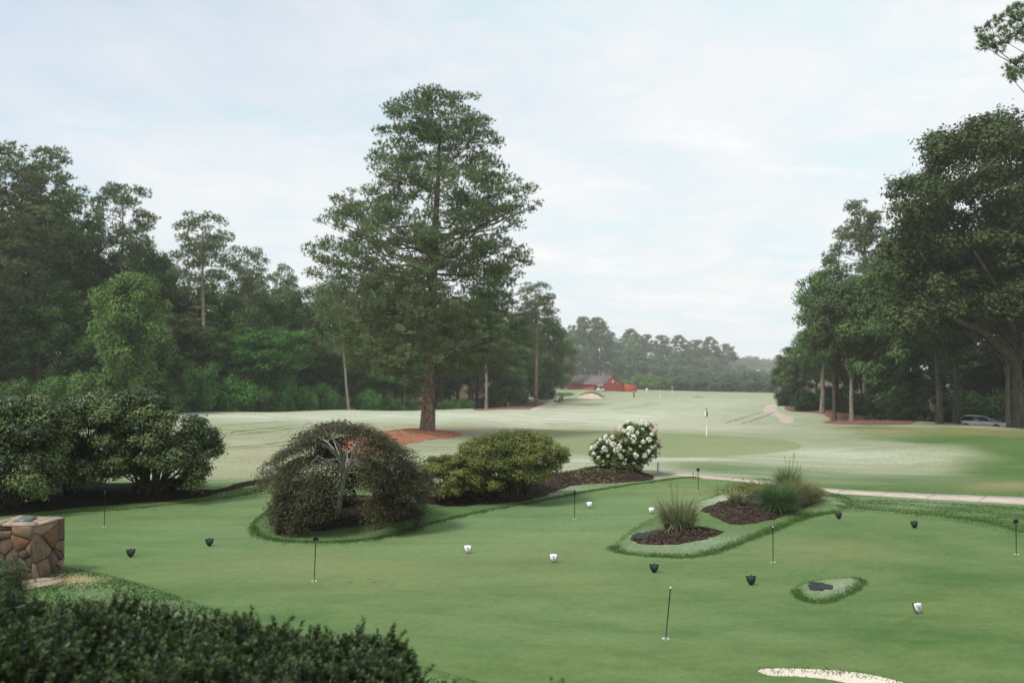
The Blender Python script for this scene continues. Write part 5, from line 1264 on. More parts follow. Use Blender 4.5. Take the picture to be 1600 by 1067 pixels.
# weeping tiers: pads whose leaves hang outward and down, with a hollow in front of the forked trunk
mo = catmull([(400, 745), (420, 725), (440, 705), (455, 685), (490, 665), (520, 657), (545, 656), (580, 664), (612, 676), (635, 698), (652, 722), (664, 745), (664, 775), (655, 800), (610, 805), (570, 800), (540, 795), (510, 802), (470, 812), (432, 808), (425, 790), (440, 765), (420, 755)], 10)
mo = (mo - [532, 738]) * [0.99, 0.95] + [532, 740]; mo += np.c_[np.sin(np.arange(len(mo)) * 1.9), np.sin(np.arange(len(mo)) * 2.7)] * 5
while len(pads) < 350:
    a, b = rm.uniform(398, 668), rm.uniform(655, 812)
    if not inside(np.array([[a, b]]), mo)[0]: continue
    q = max(0.15, 1 - ((a - 532) / 138) ** 2) ** 0.5 * max(0.3, 1 - max(0, (735 - b) / 82) ** 2) ** 0.5
    s = rm.uniform(-1, 1); 
    if rm.uniform() < 0.7: s = math.copysign(1 - 0.2 * rm.uniform(), s)
    dz = s * 2.1 * q
    if dz < 1.2:                                  # windows through which the fork and the lawn show
        if ((a - 524) / 55) ** 2 + ((b - 708) / 31) ** 2 < 1 or ((a - 535) / 28) ** 2 + ((b - 768) / 50) ** 2 < 1: continue
    if ((a - 578) / 24) ** 2 + ((b - 778) / 24) ** 2 < 1 or ((a - 558) / 22) ** 2 + ((b - 693) / 15) ** 2 < 1 or ((a - 472) / 20) ** 2 + ((b - 706) / 10) ** 2 < 1: continue
    pads.append((*mpx(a + rm.normal(0, 6), b + rm.normal(0, 4), dz), s))
pads = np.array(pads)
npad = len(pads); per = 300; ci = np.repeat(np.arange(npad), per); n = len(ci)
out = unit(pads[:, :3] * np.array([1, 1, 0]) + rm.normal(0, 0.15, (npad, 3)) * np.array([1, 1, 0])); tz_ = np.clip(1.15 - pads[:, 2] / 2.9, 0.1, 1.2)
flow = unit(out + np.c_[np.zeros(npad), np.zeros(npad), -tz_ * 0.9]); sidev = unit(np.cross(flow, [0, 0, 1.0])); upv = np.cross(sidev, flow)
u = rm.uniform(-1, 1, n); v = rm.normal(0, 0.33, n); t_ = rm.normal(0, 0.22, n)
strand = np.floor(v * 12) * 1.7
C = pads[ci, :3] + flow[ci] * (u * 0.42)[:, None] + sidev[ci] * (v * 0.55)[:, None] + upv[ci] * (t_ * 0.13 - 0.12 * u * u - 0.10 * v * v + 0.035 * np.sin(strand))[:, None]
dr = unit(flow[ci] + rm.normal(0, 0.45, (n, 3)) + np.array([0, 0, -0.25])); nr = unit(upv[ci] + np.array([0, 0, 0.4]) + rm.normal(0, 0.35, (n, 3)))
V, Fq = leaves(C, nr, 0.080, rm, 0.34, dirs=dr); fol.add(V, Fq, np.repeat(np.clip(rm.uniform(0, 0.5, npad)[ci] + rm.uniform(0, 0.5, n), 0, 1), 4))
# a few long stray tips at the left
for px, py in [(405, 738), (412, 722), (418, 745), (398, 750)]:
    a0 = mpx(440, py + 14, -0.3); a1 = mpx(px, py, -0.4); Q = catmull(np.array([a0, (a0 + a1) / 2 + [0, 0, .06], a1]), 0.05, False)
    V, Fq = tubes(Q[None], np.linspace(.006, .002, len(Q))[None], 4); wood.add(V, Fq, 0.5)
    CC_ = np.repeat(Q, 7, 0) + rm.normal(0, 0.02, (len(Q) * 7, 3)); V, Fq = leaves(CC_, unit(rm.normal(size=CC_.shape)), 0.06, rm, 0.3); fol.add(V, Fq, 0.6)
make_tree('maple_tree', mp, wood, fol, 'maple_bark', 'maple', 'low weeping maple with bronze lacy leaves and pale twisted trunk', 'maple')
# little yellow plant at its foot
pb = G(527, 818); f = PM(); C = rm.normal(0, 1, (160, 3)) * [0.16, 0.10, 0.07] + [0, 0, 0.12]; C[:, 2] = np.abs(C[:, 2]); V, Fq = leaves(C, unit(rm.normal(size=C.shape) + [0, 0, .8]), 0.06, rm, 0.7); f.add(V, Fq, np.repeat(rm.uniform(0, 1, 160), 4))
mbq = MB()
for k in range(7): mbq.tube([(0, 0, 0), (0.12 * math.cos(k), 0.08 * math.sin(k), 0.16)], 0.004, 4)
e = empty('seedling_plant', pb, 'small yellow-brown plant at the foot of the weeping maple', 'plant'); obj('foliage', f.mesh('foliage', M['yellowish']), e); mbq.build('stems', M['shrub_bark'], e)
print('maple', round(time.time() - T0, 1))


# ornamental grasses ---------------------------------------------------------------------------------------------
def tussock(base, n, L, spread, width, rng, mk, label, cat, droop=0.6, K=6, stalks=0, name='ornamental_grass', upright=1.0, basr=0.12, sm='dgrass'):
    a = rng.uniform(0, 2 * PI, n); tiltv = np.abs(rng.normal(0, spread, n)); ln = L * rng.uniform(0.45, 1.1, n)
    s = np.linspace(0, 1, K)[None]; bend = (tiltv * 0.35)[:, None] + (tiltv[:, None] * 1.0 + droop * rng.uniform(0.2, 1, n)[:, None]) * s
    dx = np.cumsum(np.sin(bend), 1) / K; dzv = np.cumsum(np.cos(bend) * upright, 1) / K; dx -= dx[:, :1]; dzv -= dzv[:, :1]
    br = basr * rng.uniform(0, 1, n) ** 0.5
    X = (br * np.cos(a))[:, None] + ln[:, None] * dx * np.cos(a)[:, None]; Y = (br * np.sin(a))[:, None] + ln[:, None] * dx * np.sin(a)[:, None]; Z = ln[:, None] * dzv
    P = np.stack([X, Y, Z], -1); tw = a + PI / 2 + rng.normal(0, 0.6, n); S = np.stack([np.cos(tw), np.sin(tw), np.zeros(n)], -1)[:, None] * (width * 0.5 * (1 - s ** 2 * 0.92))[..., None]
    V = np.stack([P - S, P + S], 2).reshape(-1, 3); i = np.arange(n)[:, None] * K * 2; k_ = np.arange(K - 1)[None] * 2; q = i + k_
    Fq = np.stack([q, q + 1, q + 3, q + 2], -1).reshape(-1, 4); pm = PM(); pm.add(V, Fq, np.repeat(rng.uniform(0, 1, n), K * 2))
    e = empty(name, base, label, cat); obj('blades', pm.mesh('blades', M[mk]), e)
    if stalks:
        pm = PM(); aa = rng.uniform(0, 2 * PI, stalks); hh = L * rng.uniform(0.85, 1.2, stalks); ss = np.linspace(0, 1, 5)[None]
        X = (0.1 + 0.12 * ss ** 2 * L) * np.cos(aa)[:, None]; Y = (0.1 + 0.12 * ss ** 2 * L) * np.sin(aa)[:, None]; Z = hh[:, None] * ss
        V, Fq = tubes(np.stack([X, Y, Z], -1), np.full((stalks, 5), 0.0035), 4); pm.add(V, Fq, 0.8)
        tips = np.repeat(np.stack([X[:, -1], Y[:, -1], Z[:, -1]], -1), 14, 0); tips += rng.normal(0, 1, tips.shape) * [0.012, 0.012, 0.06]
        V, Fq = leaves(tips, unit(rng.normal(size=tips.shape)), 0.035, rng, 0.4); pm.add(V, Fq, 0.9); obj('flower_stalks', pm.mesh('flower_stalks', M[sm]), e)
    return e


ro = np.random.default_rng(71)
tussock(G(1060, 829), 900, 1.02, 0.50, 0.026, ro, 'ograss', 'tall variegated ornamental grass clump on the front mulch bed', 'ornamental grass', stalks=10, basr=0.34)
tussock(G(1149, 797), 380, 0.58, 0.5, 0.018, ro, 'ograss', 'small variegated grass clump on the rear mulch bed', 'ornamental grass', stalks=3, basr=0.12)
tussock(G(1216, 801), 5200, 1.15, 0.62, 0.006, ro, 'fgrass', 'big hazy blue-green fountain grass on the rear mulch bed', 'ornamental grass', droop=1.1, basr=0.22)
tussock(G(1244, 790), 2200, 1.05, 0.55, 0.009, ro, 'dgrass', 'straw-coloured fountain grass behind the blue-green one', 'ornamental grass', droop=1.0, basr=0.2, stalks=8)
tussock(G(1262, 784), 1500, 0.85, 0.75, 0.010, ro, 'dgrass', 'low arching yellowish grass at the right end of the rear mulch bed', 'ornamental grass', droop=1.2, basr=0.25)
tussock(G(1232, 773), 1400, 1.0, 0.6, 0.009, ro, 'fgrass', 'green grass clump rising at the back of the rear mulch bed', 'ornamental grass', droop=0.8, basr=0.2, stalks=6)
tussock(G(1186, 782), 500, 0.40, 0.7, 0.010, ro, 'dgrass', 'thin dry grass tuft beside the blue-green fountain grass', 'ornamental grass', droop=0.8, basr=0.15)
for px, py, sx, lb in [(1166, 771, 0.55, 'low spreading green perennial left of the fountain grasses'), (1188, 765, 0.5, 'low green perennial tucked behind the fountain grasses')]:
    f = PM(); n = 1400; C = ro.normal(0, 1, (n, 3)) * [sx, 0.3, 0.12]; C[:, 2] = np.abs(C[:, 2]) + 0.02; V, Fq = leaves(C, unit(ro.normal(size=C.shape) + [0, 0, .8]), 0.06, ro, 0.5); f.add(V, Fq, np.repeat(ro.uniform(0, 1, n), 4))
    mbq = MB()
    for k in range(12): mbq.tube([(0.3 * math.cos(k * 2), 0.2 * math.sin(k * 2), -0.02), (0.5 * math.cos(k * 2), 0.3 * math.sin(k * 2), 0.15)], 0.004, 4)
    e = empty('perennial_plant', G(px, py), lb, 'plant'); obj('foliage', f.mesh('foliage', M['azalea']), e); mbq.build('stems', M['shrub_bark'], e)

# dead twigs and clods on the hydrangea mound, scraps on the green
f = PM(); n = 260; c = G(930, 751); C = np.c_[ro.normal(0, 0.55, n), ro.normal(0, 0.8, n), np.zeros(n)]; C[:, 2] = height(C[:, 0] + c.x, C[:, 1] + c.y) - c.z + 0.02
V, Fq = leaves(C, unit(ro.normal(0, 0.5, (n, 3)) + [0, 0, 1]), 0.14, ro, 0.25); f.add(V, Fq, np.repeat(ro.uniform(0, 1, n), 4))
o = obj('dead_leaves', f.mesh('dead_leaves', M['dgrass']), loc=c); tag(o, 'dry leaves scattered over the hydrangea mound', 'leaves', kind='stuff')
f = PM(); pts_ = [(576, 900), (586, 906), (604, 906), (607, 909), (545, 905), (502, 914), (1480, 862), (1292, 863), (860, 822), (848, 824), (1238, 886), (595, 905)]
for px, py in pts_:
    c = G(px, py); n = 7; C = np.c_[c.x + ro.normal(0, 0.035, n), c.y + ro.normal(0, 0.03, n), np.full(n, c.z + 0.008)]
    V, Fq = leaves(C, unit(ro.normal(0, 0.2, (n, 3)) + [0, 0, 1]), 0.05, ro, 0.5); f.add(V, Fq, 0.9)
o = obj('scattered_leaves', f.mesh('scattered_leaves', M['dgrass'])); tag(o, 'tiny pale leaves fallen on the putting green', 'leaves', kind='stuff')
# mulch chips standing proud on the beds
f = PM()
for nm, n in [('mulch_maple', 2600), ('mulch_azalea', 4200), ('mulch_grass_front', 1700), ('mulch_grass_back', 2600)]:
    poly = ZP[nm]; P = ro.uniform(poly.min(0), poly.max(0), (n * 3, 2)); P = P[inside(P, poly)][:n]
    C = np.c_[P, height(P[:, 0], P[:, 1]) + 0.012]; V, Fq = leaves(C, unit(ro.normal(0, 0.35, C.shape) + [0, 0, 1]), 0.075, ro, 0.35); f.add(V, Fq, np.repeat(ro.uniform(0, 1, len(C)), 4))
M['chip'] = mat_leaf('mulch_chips', (0.010, 0.008, 0.006), (0.13, 0.097, 0.07), rough=0.9, spec=0.05, transl=0.0, hue=0, val=0)
o = obj('mulch_chips', f.mesh('mulch_chips', M['chip'])); tag(o, 'loose bark chips lying on the mulch beds', 'mulch', kind='stuff')

# crumpled black fabric ---------------------------------------------------------------------------------------------
for px0, py0, w_, h_, lb, sd in [(1008, 839, 48, 14, 'crumpled black fabric lying at the tip of the front mulch bed', 1), (1280, 916, 46, 16, 'dark crumpled fabric on the small turf patch', 2)]:
    rb_ = np.random.default_rng(sd); c = G(px0, py0); n1_, n2_ = 22, 14; s_ = c.y / F; W_, H_ = w_ * s_, (G(px0, py0 - h_ / 2) - G(px0, py0 + h_ / 2)).y
    V = []
    for j in range(n2_):
        for i in range(n1_):
            u, v = i / (n1_ - 1) * 2 - 1, j / (n2_ - 1) * 2 - 1; a = math.atan2(v, u); r_ = 0.5 * (0.82 + 0.14 * math.sin(3 * a + sd) + 0.08 * math.sin(7 * a))
            m_ = max(abs(u), abs(v)); k_ = m_ / (math.hypot(u, v) + 1e-6); X, Y = u * k_ * r_ * W_ + v * 0.05, v * k_ * r_ * H_
            z = 0.012 + 0.022 * (1 - m_ ** 2) * (1 + math.sin(6 * u + 3 * v) * 0.6 + 0.4 * math.sin(11 * v - 4 * u))
            V.append((X, Y, float(height(c.x + X, c.y + Y)) - c.z + z))
    Fq = [(j * n1_ + i, j * n1_ + i + 1, (j + 1) * n1_ + i + 1, (j + 1) * n1_ + i) for j in range(n2_ - 1) for i in range(n1_ - 1)]
    o = obj('ground_fabric', mesh('ground_fabric', np.array(V), np.array(Fq), M['fabric'], smooth=True), loc=c); tag(o, lb, 'fabric')
    md = o.modifiers.new('thick', 'SOLIDIFY'); md.thickness = 0.006

# ------------------------------------------------------------------ practice flagsticks
proto_f = None
FL = [(163, 820, 768, 'ball', 0.3, 'practice flagstick in the shade before the left hedgerow', 0), (491, 904, 843, 'disc', 2, 'practice flagstick with a dark round disc in front of the weeping maple', 0), (898, 808, 767, 'ball', 0, 'practice flagstick with a dark rolled top before the mulch mound', 0),
      (1091, 765, 734, 'disc', 0, 'farthest practice flagstick with a round disc near the end of the green', 0), (1040, 993, 918, None, 8, 'leaning bare practice stick nearest the camera', 0), (1208, 875, 823, None, 0, 'bare upright practice stick right of the turf island', 0),
      (1588, 863, 815, 'disc', 0, 'practice flagstick with a round top at the right edge', 0), (1083, 747, 737, None, 0, 'short dark peg beside the far end of the green', 1)]
for px, py, pt, top, lean, lb, short in FL:
    b = G(px, py); d = b.y; hgt = at(px, pt, d).z - b.z
    e = empty('flagstick', b, lb, 'flagstick', 'practice flagsticks on the putting green'); dx = lean / F * d
    r_ = 0.0075 + 0.00012 * d
    m_ = MB(); m_.tube([(0, 0, -0.03), (dx * .5, 0, hgt * .5), (dx, 0, hgt)], r_, 8); m_.build('stick', M['black'], e, smooth=True)
    if not short:
        c = MB()
        ring = [(0.056 * math.cos(a), 0.056 * math.sin(a)) for a in np.linspace(0, 2 * PI, 17)[:-1]]; inner = [(x * 0.80, y * 0.80) for x, y in ring]
        V = [(x, y, 0.006) for x, y in ring] + [(x, y, 0.006) for x, y in inner] + [(x, y, -0.08) for x, y in inner]; c.add(V, [(i, (i + 1) % 16, 16 + (i + 1) % 16, 16 + i) for i in range(16)] + [(16 + i, 16 + (i + 1) % 16, 32 + (i + 1) % 16, 32 + i) for i in range(16)])
        c.build('cup', M['white'], e)
        for sx in (-1, 1):
            c = MB(); c.box((sx * 0.034, 0, 0.012), (0.034, 0.030, 0.008)); c.build('ball_lifter', M['white'], e)
    if top == 'disc':
        m_ = MB(); m_.tube([(dx, -0.012, hgt), (dx, 0.012, hgt)], 0.055, 20); m_.build('disc', M['black'], e)
    elif top == 'ball':
        m_ = MB(); m_.sphere((dx, 0, hgt - 0.02), (0.032, 0.032, 0.055), 10, 8); m_.build('knob', M['black'], e, smooth=True)
    elif not short:
        m_ = MB(); m_.sphere((dx, 0, hgt), (0.013, 0.013, 0.02), 8, 6); m_.build('knob', M['white'], e, smooth=True)

# ------------------------------------------------------------------ shield-shaped hole markers
SHP = [(-0.5, 0.46), (-0.30, 0.42), (-0.12, 0.44), (0, 0.52), (0.12, 0.44), (0.30, 0.42), (0.5, 0.46), (0.50, 0.2), (0.46, -0.02), (0.36, -0.24), (0.2, -0.42), (0, -0.54), (-0.2, -0.42), (-0.36, -0.24), (-0.46, -0.02), (-0.50, 0.2)]
SHP = np.array(SHP)
DIG = {'5': [(0.28, 0.42), (-0.22, 0.42), (-0.26, 0.06), (0.05, 0.12), (0.26, -0.08), (0.22, -0.34), (0.0, -0.44), (-0.26, -0.34)], '9': [(0.24, 0.16), (0.16, -0.02), (-0.06, -0.05), (-0.24, 0.12), (-0.18, 0.34), (0.02, 0.44), (0.2, 0.36), (0.26, 0.12), (0.2, -0.2), (0.0, -0.44), (-0.1, -0.46)],
       '2': [(-0.24, 0.26), (-0.1, 0.42), (0.14, 0.42), (0.26, 0.22), (0.1, -0.06), (-0.24, -0.42), (0.28, -0.42)], '1': [(-0.14, 0.28), (0.04, 0.44), (0.04, -0.44)]}


def shield_prism(s, y0, y1, w_, h_):
    mb = MB(); n = len(SHP); V = np.r_[np.c_[SHP[:, 0] * w_ * s, np.full(n, y0), SHP[:, 1] * h_ * s], np.c_[SHP[:, 0] * w_ * s, np.full(n, y1), SHP[:, 1] * h_ * s]]
    mb.add(V, [tuple(range(n)), tuple(range(2 * n - 1, n - 1, -1))] + [(i, n + i, n + (i + 1) % n, (i + 1) % n) for i in range(n)]); return mb


MK = [(204, 858, 'g', 0.25, 'dark green shield marker between the stone pillar and the left hedgerow', ''), (327, 841, 'g', 0.15, 'dark green shield marker left of the weeping maple bed', ''), (731, 852, 'w', 0, 'white shield marker numbered 5 below the azalea bed', '5'), (865, 866, 'w', 0, 'white shield marker numbered 5 in the middle of the green', '5'),
      (921, 782, 'w', 0, 'small white shield marker beside the stick with the rolled top', '1'), (1018, 791, 'w', -0.1, 'white shield marker left of the tall variegated grass', '2'), (1022, 882, 'g', -0.2, 'dark green shield marker below the tip of the turf island', ''), (1174, 901, 'g', 0, 'dark green shield marker left of the small turf patch', ''),
      (1311, 799, 'g', 0.2, 'dark green shield marker nearest the concrete path joint', ''), (1429, 813, 'g', 0, 'dark green shield marker on the far right of the green', ''), (1435, 945, 'w', 0.35, 'white shield marker numbered 9 nearest the sand bunker', '9')]
for px, py, kd, rz, lb, dg in MK:
    b0 = G(px, py + 9); d = b0.y; w_ = 13.5 / F * 19.5 if d < 23 else 11 / F * 24; w_ = 0.185; h_ = 0.20
    e = empty('tee_marker', b0, lb, 'marker', 'shield markers standing on the putting green', rz=rz); e.rotation_euler = (-0.18, 0, rz)
    front_m, back_m = (M['white'], M['markgreen'])
    cz = 0.103
    sb = shield_prism(1.0, -0.012, 0.012, w_, h_); o = sb.build('shield', M['markgreen'], e, loc=(0, 0, cz))
    if kd == 'w':
        o = shield_prism(0.90, -0.017, -0.0125, w_, h_).build('face', M['white'], e, loc=(0, 0, cz))
        o = shield_prism(0.76, -0.0195, -0.0175, w_, h_).build('face_panel', M['white'], e, loc=(0, 0, cz))
        s = 0.075; c = MB(); P = catmull(np.array(DIG[dg]) * s, 0.012, False) if dg in '529' else np.array(DIG[dg]) * s
        c.tube([(x, -0.0205, z) for x, z in P], 0.0065, 5); c.build('numeral', M['grey_print'], e, loc=(0, 0, cz))
        if dg == '9':
            ring = [(0.058 * math.cos(a), -0.0205, 0.058 * math.sin(a)) for a in np.linspace(0, 2 * PI, 25)]; c = MB(); c.tube(ring, 0.003, 4, cap=False); c.build('ring', M['grey_print'], e, loc=(0, 0, cz))
    else:
        o = shield_prism(0.95, 0.0125, 0.017, w_, h_).build('back_plate', M['white'], e, loc=(0, 0, cz + 0.006))
    st_ = MB(); st_.tube([(0, 0, -0.06), (0, 0, 0.04)], 0.006, 6); st_.build('stake', M['black'], e)

# main flag, far flag, posts
b = G(1104, 681); d = b.y; hgt = at(1104, 637, d).z - b.z
e = empty('flagstick', b, 'tall cream flagstick with a drooping white and red flag on the middle green', 'flagstick')
mb = MB(); mb.tube([(0, 0, -0.1), (0, 0, hgt)], 0.028, 8); mb.build('stick', M['stick_white'], e, smooth=True)
for nm, mt, prof in [('flag', 'white', [(0.0, 0.0), (-0.05, -0.12), (-0.03, -0.25), (-0.08, -0.40)]), ('flag_fold', 'flag_red', [(0.02, -0.02), (0.07, -0.16), (0.08, -0.28), (-0.03, -0.46)])]:
    V = []; n = 12
    for i in range(n + 1):
        t = i / n; z = hgt - 0.03 - 0.55 * t; x0 = 0.02; x1 = np.interp(t, [0, .33, .66, 1], [0.02, -0.13, -0.17, -0.26]) if nm == 'flag' else np.interp(t, [0, .33, .66, 1], [0.03, 0.07, 0.12, 0.02])
        for k in range(5): s = k / 4; V.append((x0 + (x1 - x0) * s, 0.05 * math.sin(s * 7 + t * 3) - (0.0 if nm == 'flag' else 0.06), z - 0.10 * s))
    Fq = [(i * 5 + k, i * 5 + k + 1, (i + 1) * 5 + k + 1, (i + 1) * 5 + k) for i in range(n) for k in range(4)]
    o = obj(nm, mesh(nm, np.array(V), np.array(Fq), M[mt], smooth=True), e); md = o.modifiers.new('thick', 'SOLIDIFY'); md.thickness = 0.006
b = G(1031.5, 622.3); d = b.y; hgt = at(1031, 606.5, d).z - b.z; e = empty('flagstick', b, 'distant cream flagstick with a pale hanging flag on the far green', 'flagstick')
mb = MB(); mb.tube([(0, 0, -0.1), (0, 0, hgt)], 0.05, 6); mb.build('stick', M['stick_white'], e)
mb = MB(); mb.box((0.12, 0, hgt * 0.60), (0.22, 0.08, 0.75), 0, 0.35, 0.8, -0.07); mb.build('flag', M['white'], e)
b = G(1027, 739); d = b.y; hgt = at(1029, 722, d).z - b.z; e = empty('marker_post', b, 'white square post standing at the right foot of the hydrangea mound', 'post')
mb = MB(); mb.box((0.02, -0.1, hgt / 2 - 0.05), (0.10, 0.10, hgt + 0.1), 0.2, 0.92, 0.92, 0.03); mb.build('post', M['white'], e); mb = MB(); mb.box((0.055, -0.1, hgt + 0.008), (0.085, 0.085, 0.015), 0.2, 0.6, 0.6); mb.build('cap', M['white'], e)
b = GD(1010, 250); zz = at(1010, 607.5, 250).z; e = empty('sign_post', b, 'round white disc on a thin post right of the red barn', 'sign'); mb = MB(); mb.tube([(0, 0, -0.1), (0, 0, zz - b.z)], 0.05, 6); mb.build('post', M['white'], e); mb = MB(); mb.tube([(0, -0.06, zz - b.z), (0, 0.0, zz - b.z)], 0.36, 20); mb.build('disc', M['white'], e)
b = GD(1050, 250); zz = at(1050, 604, 250).z; e = empty('sign_post', b, 'thin pale post before the light green bushes', 'post'); mb = MB(); mb.tube([(0, 0, -0.1), (0, 0, zz - b.z)], 0.05, 6); mb.build('post', M['stick_white'], e); mb = MB(); mb.box((0, 0, zz - b.z), (0.3, 0.08, 0.3)); mb.build('cap', M['stick_white'], e)

# ------------------------------------------------------------------ stone pillar
def voronoi(poly, n, rng, gap, relax=2):
    """split a convex polygon into n irregular convex stones"""
    poly = np.array(poly, float); lo_, hi_ = poly.min(0), poly.max(0); S = []
    while len(S) < n:
        p = rng.uniform(lo_, hi_)
        if inside(p[None], poly)[0]: S.append(p)
    S = np.array(S)
    def cells(S, gap):
        out = []
        for i, p in enumerate(S):
            c = [tuple(q) for q in poly]
            for j, q in enumerate(S):
                if i == j: continue
                nrm = q - p; L = np.linalg.norm(nrm); nrm /= L; off = (p + q) @ nrm / 2 - gap / 2; new = []
                for k in range(len(c)):
                    a, b = np.array(c[k]), np.array(c[(k + 1) % len(c)]); da, db = a @ nrm - off, b @ nrm - off
                    if da <= 0: new.append(tuple(a))
                    if (da < 0) != (db < 0) and abs(da - db) > 1e-12: new.append(tuple(a + (b - a) * da / (da - db)))
                c = new
                if len(c) < 3: break
            out.append(np.array(c) if len(c) >= 3 else None)
        return out
    for _ in range(relax):
        cs = cells(S, 0); S = np.array([c.mean(0) if c is not None else s for c, s in zip(cs, S)])
    return [c for c in cells(S, gap) if c is not None and len(c) >= 3]


fc = G(50, 906); PWx, PWy, PH = 1.02, 0.92, 1.08
prz = math.radians(-9)
pil = empty('stone_pillar', (fc.x, fc.y, fc.z - 0.02), 'square fieldstone pillar with flagstone top and metal plaque at the left edge', 'pillar', rz=prz)
mb = MB(); mb.box((-PWx / 2, PWy / 2, PH / 2), (PWx - 0.04, PWy - 0.04, PH)); mb.build('mortar', M['mortar'], pil)
rs = np.random.default_rng(91)
def face_pt(side, u, z, o):
    if side == 0: return (-PWx + u, -o, z)
    if side == 1: return (o, u, z)
    if side == 2: return (-u, PWy + o, z)
    return (-PWx - o, PWy - u, z)
for side in range(4):
    W_ = PWx if side in (0, 2) else PWy
    for c in voronoi([(0, 0), (W_, 0), (W_, PH), (0, PH)], 15, rs, 0.02, 0):
        n = len(c); cc = c.mean(0); pr = rs.uniform(0.010, 0.055); V = []
        for q in c: V.append(face_pt(side, q[0], q[1], -0.03))
        for q in c: V.append(face_pt(side, q[0], q[1], pr * 0.6))
        for q in c:
            q2 = q + (cc - q) * 0.14; V.append(face_pt(side, q2[0], q2[1], pr + rs.uniform(-0.004, 0.006)))
        Fl = [tuple(range(2 * n, 3 * n))] + [(i, (i + 1) % n, n + (i + 1) % n, n + i) for i in range(n)] + [(n + i, n + (i + 1) % n, 2 * n + (i + 1) % n, 2 * n + i) for i in range(n)]
        mb = MB(); mb.add(V, Fl); wts = [.26, .2, .13, .14, .12, .15] if side != 1 else [.22, .24, .10, .10, .22, .12]; mb.build('stone', STONE[rs.choice(6, p=wts)], pil)  # right face draws more dark stones: its shade is put into the mix
for c in voronoi([(-PWx - 0.02, -0.03), (-0.3, -0.05), (0.03, -0.01), (0.045, 0.5), (0.01, PWy + 0.03), (-PWx - 0.03, PWy + 0.02)], 9, rs, 0.012, 0):
    mb = MB(); z1 = PH + rs.uniform(0.018, 0.042); mb.prism(c, PH - 0.005, z1, 0.05); mb.build('flagstone', M['flagstone'], pil)
pl = MB(); pl.box((0, 0, 0), (0.30, 0.38, 0.03), 0, 0.96, 0.96); pl.build('plaque', M['bronze'], pil, loc=(-0.50, 0.42, PH + 0.056), rot=(0.05, 0, 0.25))
pl = MB(); pl.box((0, 0, 0), (0.24, 0.31, 0.012), 0, 0.96, 0.96); pl.build('plaque_panel', M['bronze'], pil, loc=(-0.50, 0.42, PH + 0.074), rot=(0.05, 0, 0.25))
bs = hit([20, 50, 106, 100, 60, 30, -10], [893, 893, 905, 912, 921, 925, 915]); 
apron = empty('flagstone_apron', (fc.x, fc.y - 0.3, fc.z), 'irregular flagstones laid flat at the foot of the stone pillar', 'paving')
hullp = [(-0.95, -0.62), (-0.3, -0.80), (0.25, -0.55), (0.72, 0.05), (0.62, 0.42), (-0.9, 0.3)]
for c in voronoi(hullp, 13, rs, 0.02, 1):
    if c[:, 1].mean() > 0.5: continue
    mb = MB(); mb.prism(c, -0.03, rs.uniform(0.012, 0.035), 0.04); mb.build('flagstone', M['flagstone'], apron)
for k, (px, py) in enumerate([(97, 900), (101, 898), (93, 903)]):
    p = G(px, py); mb = MB(); mb.sphere((0, 0, 0.02), (0.05, 0.04, 0.03), 7, 5); o = mb.build('small_rock', STONE[k], loc=p); tag(o, 'small loose rock by the pillar foot', 'rock', 'small rocks by the pillar foot')

# clipped boxwood at the left edge
bx = at(-8, 882, 13.2); gb = float(height(bx.x, 13.2)); rbx = np.random.default_rng(95); n = 26000
P = rbx.uniform(-1, 1, (n, 3)); ax = np.argmax(np.abs(P), 1); P[np.arange(n), ax] = np.sign(P[np.arange(n), ax]) * rbx.uniform(0.86, 1.02, n)
HX = bx.z - gb; rad_ = np.array([0.36, 0.40, HX / 2]); nr = P.copy(); q = unit(P); Pc = (P * 0.85 + q * 0.22) * rad_; Pc += rbx.normal(0, 0.012, Pc.shape); Pc[:, 2] += HX / 2
V, Fq = leaves(Pc, unit(nr ** 3 + rbx.normal(0, 0.5, nr.shape)), 0.024, rbx, 0.65); f = PM(); f.add(V, Fq, np.repeat(np.clip(rbx.uniform(0, 0.7, n) + 0.3 * (np.sin(P[:, 0] * 9) * np.sin(P[:, 2] * 9) > 0.3), 0, 1), 4))
e = empty('boxwood_shrub', (bx.x, 13.2, gb), 'clipped round-cornered boxwood at the left edge before the stone pillar', 'shrub'); obj('foliage', f.mesh('foliage', M['box']), e)
mb = MB(); mb.box((0, 0, HX * .45), (0.5, 0.56, HX * .8)); mb.build('twigs', M['shrub_bark'], e)
print('near objects', round(time.time() - T0, 1))

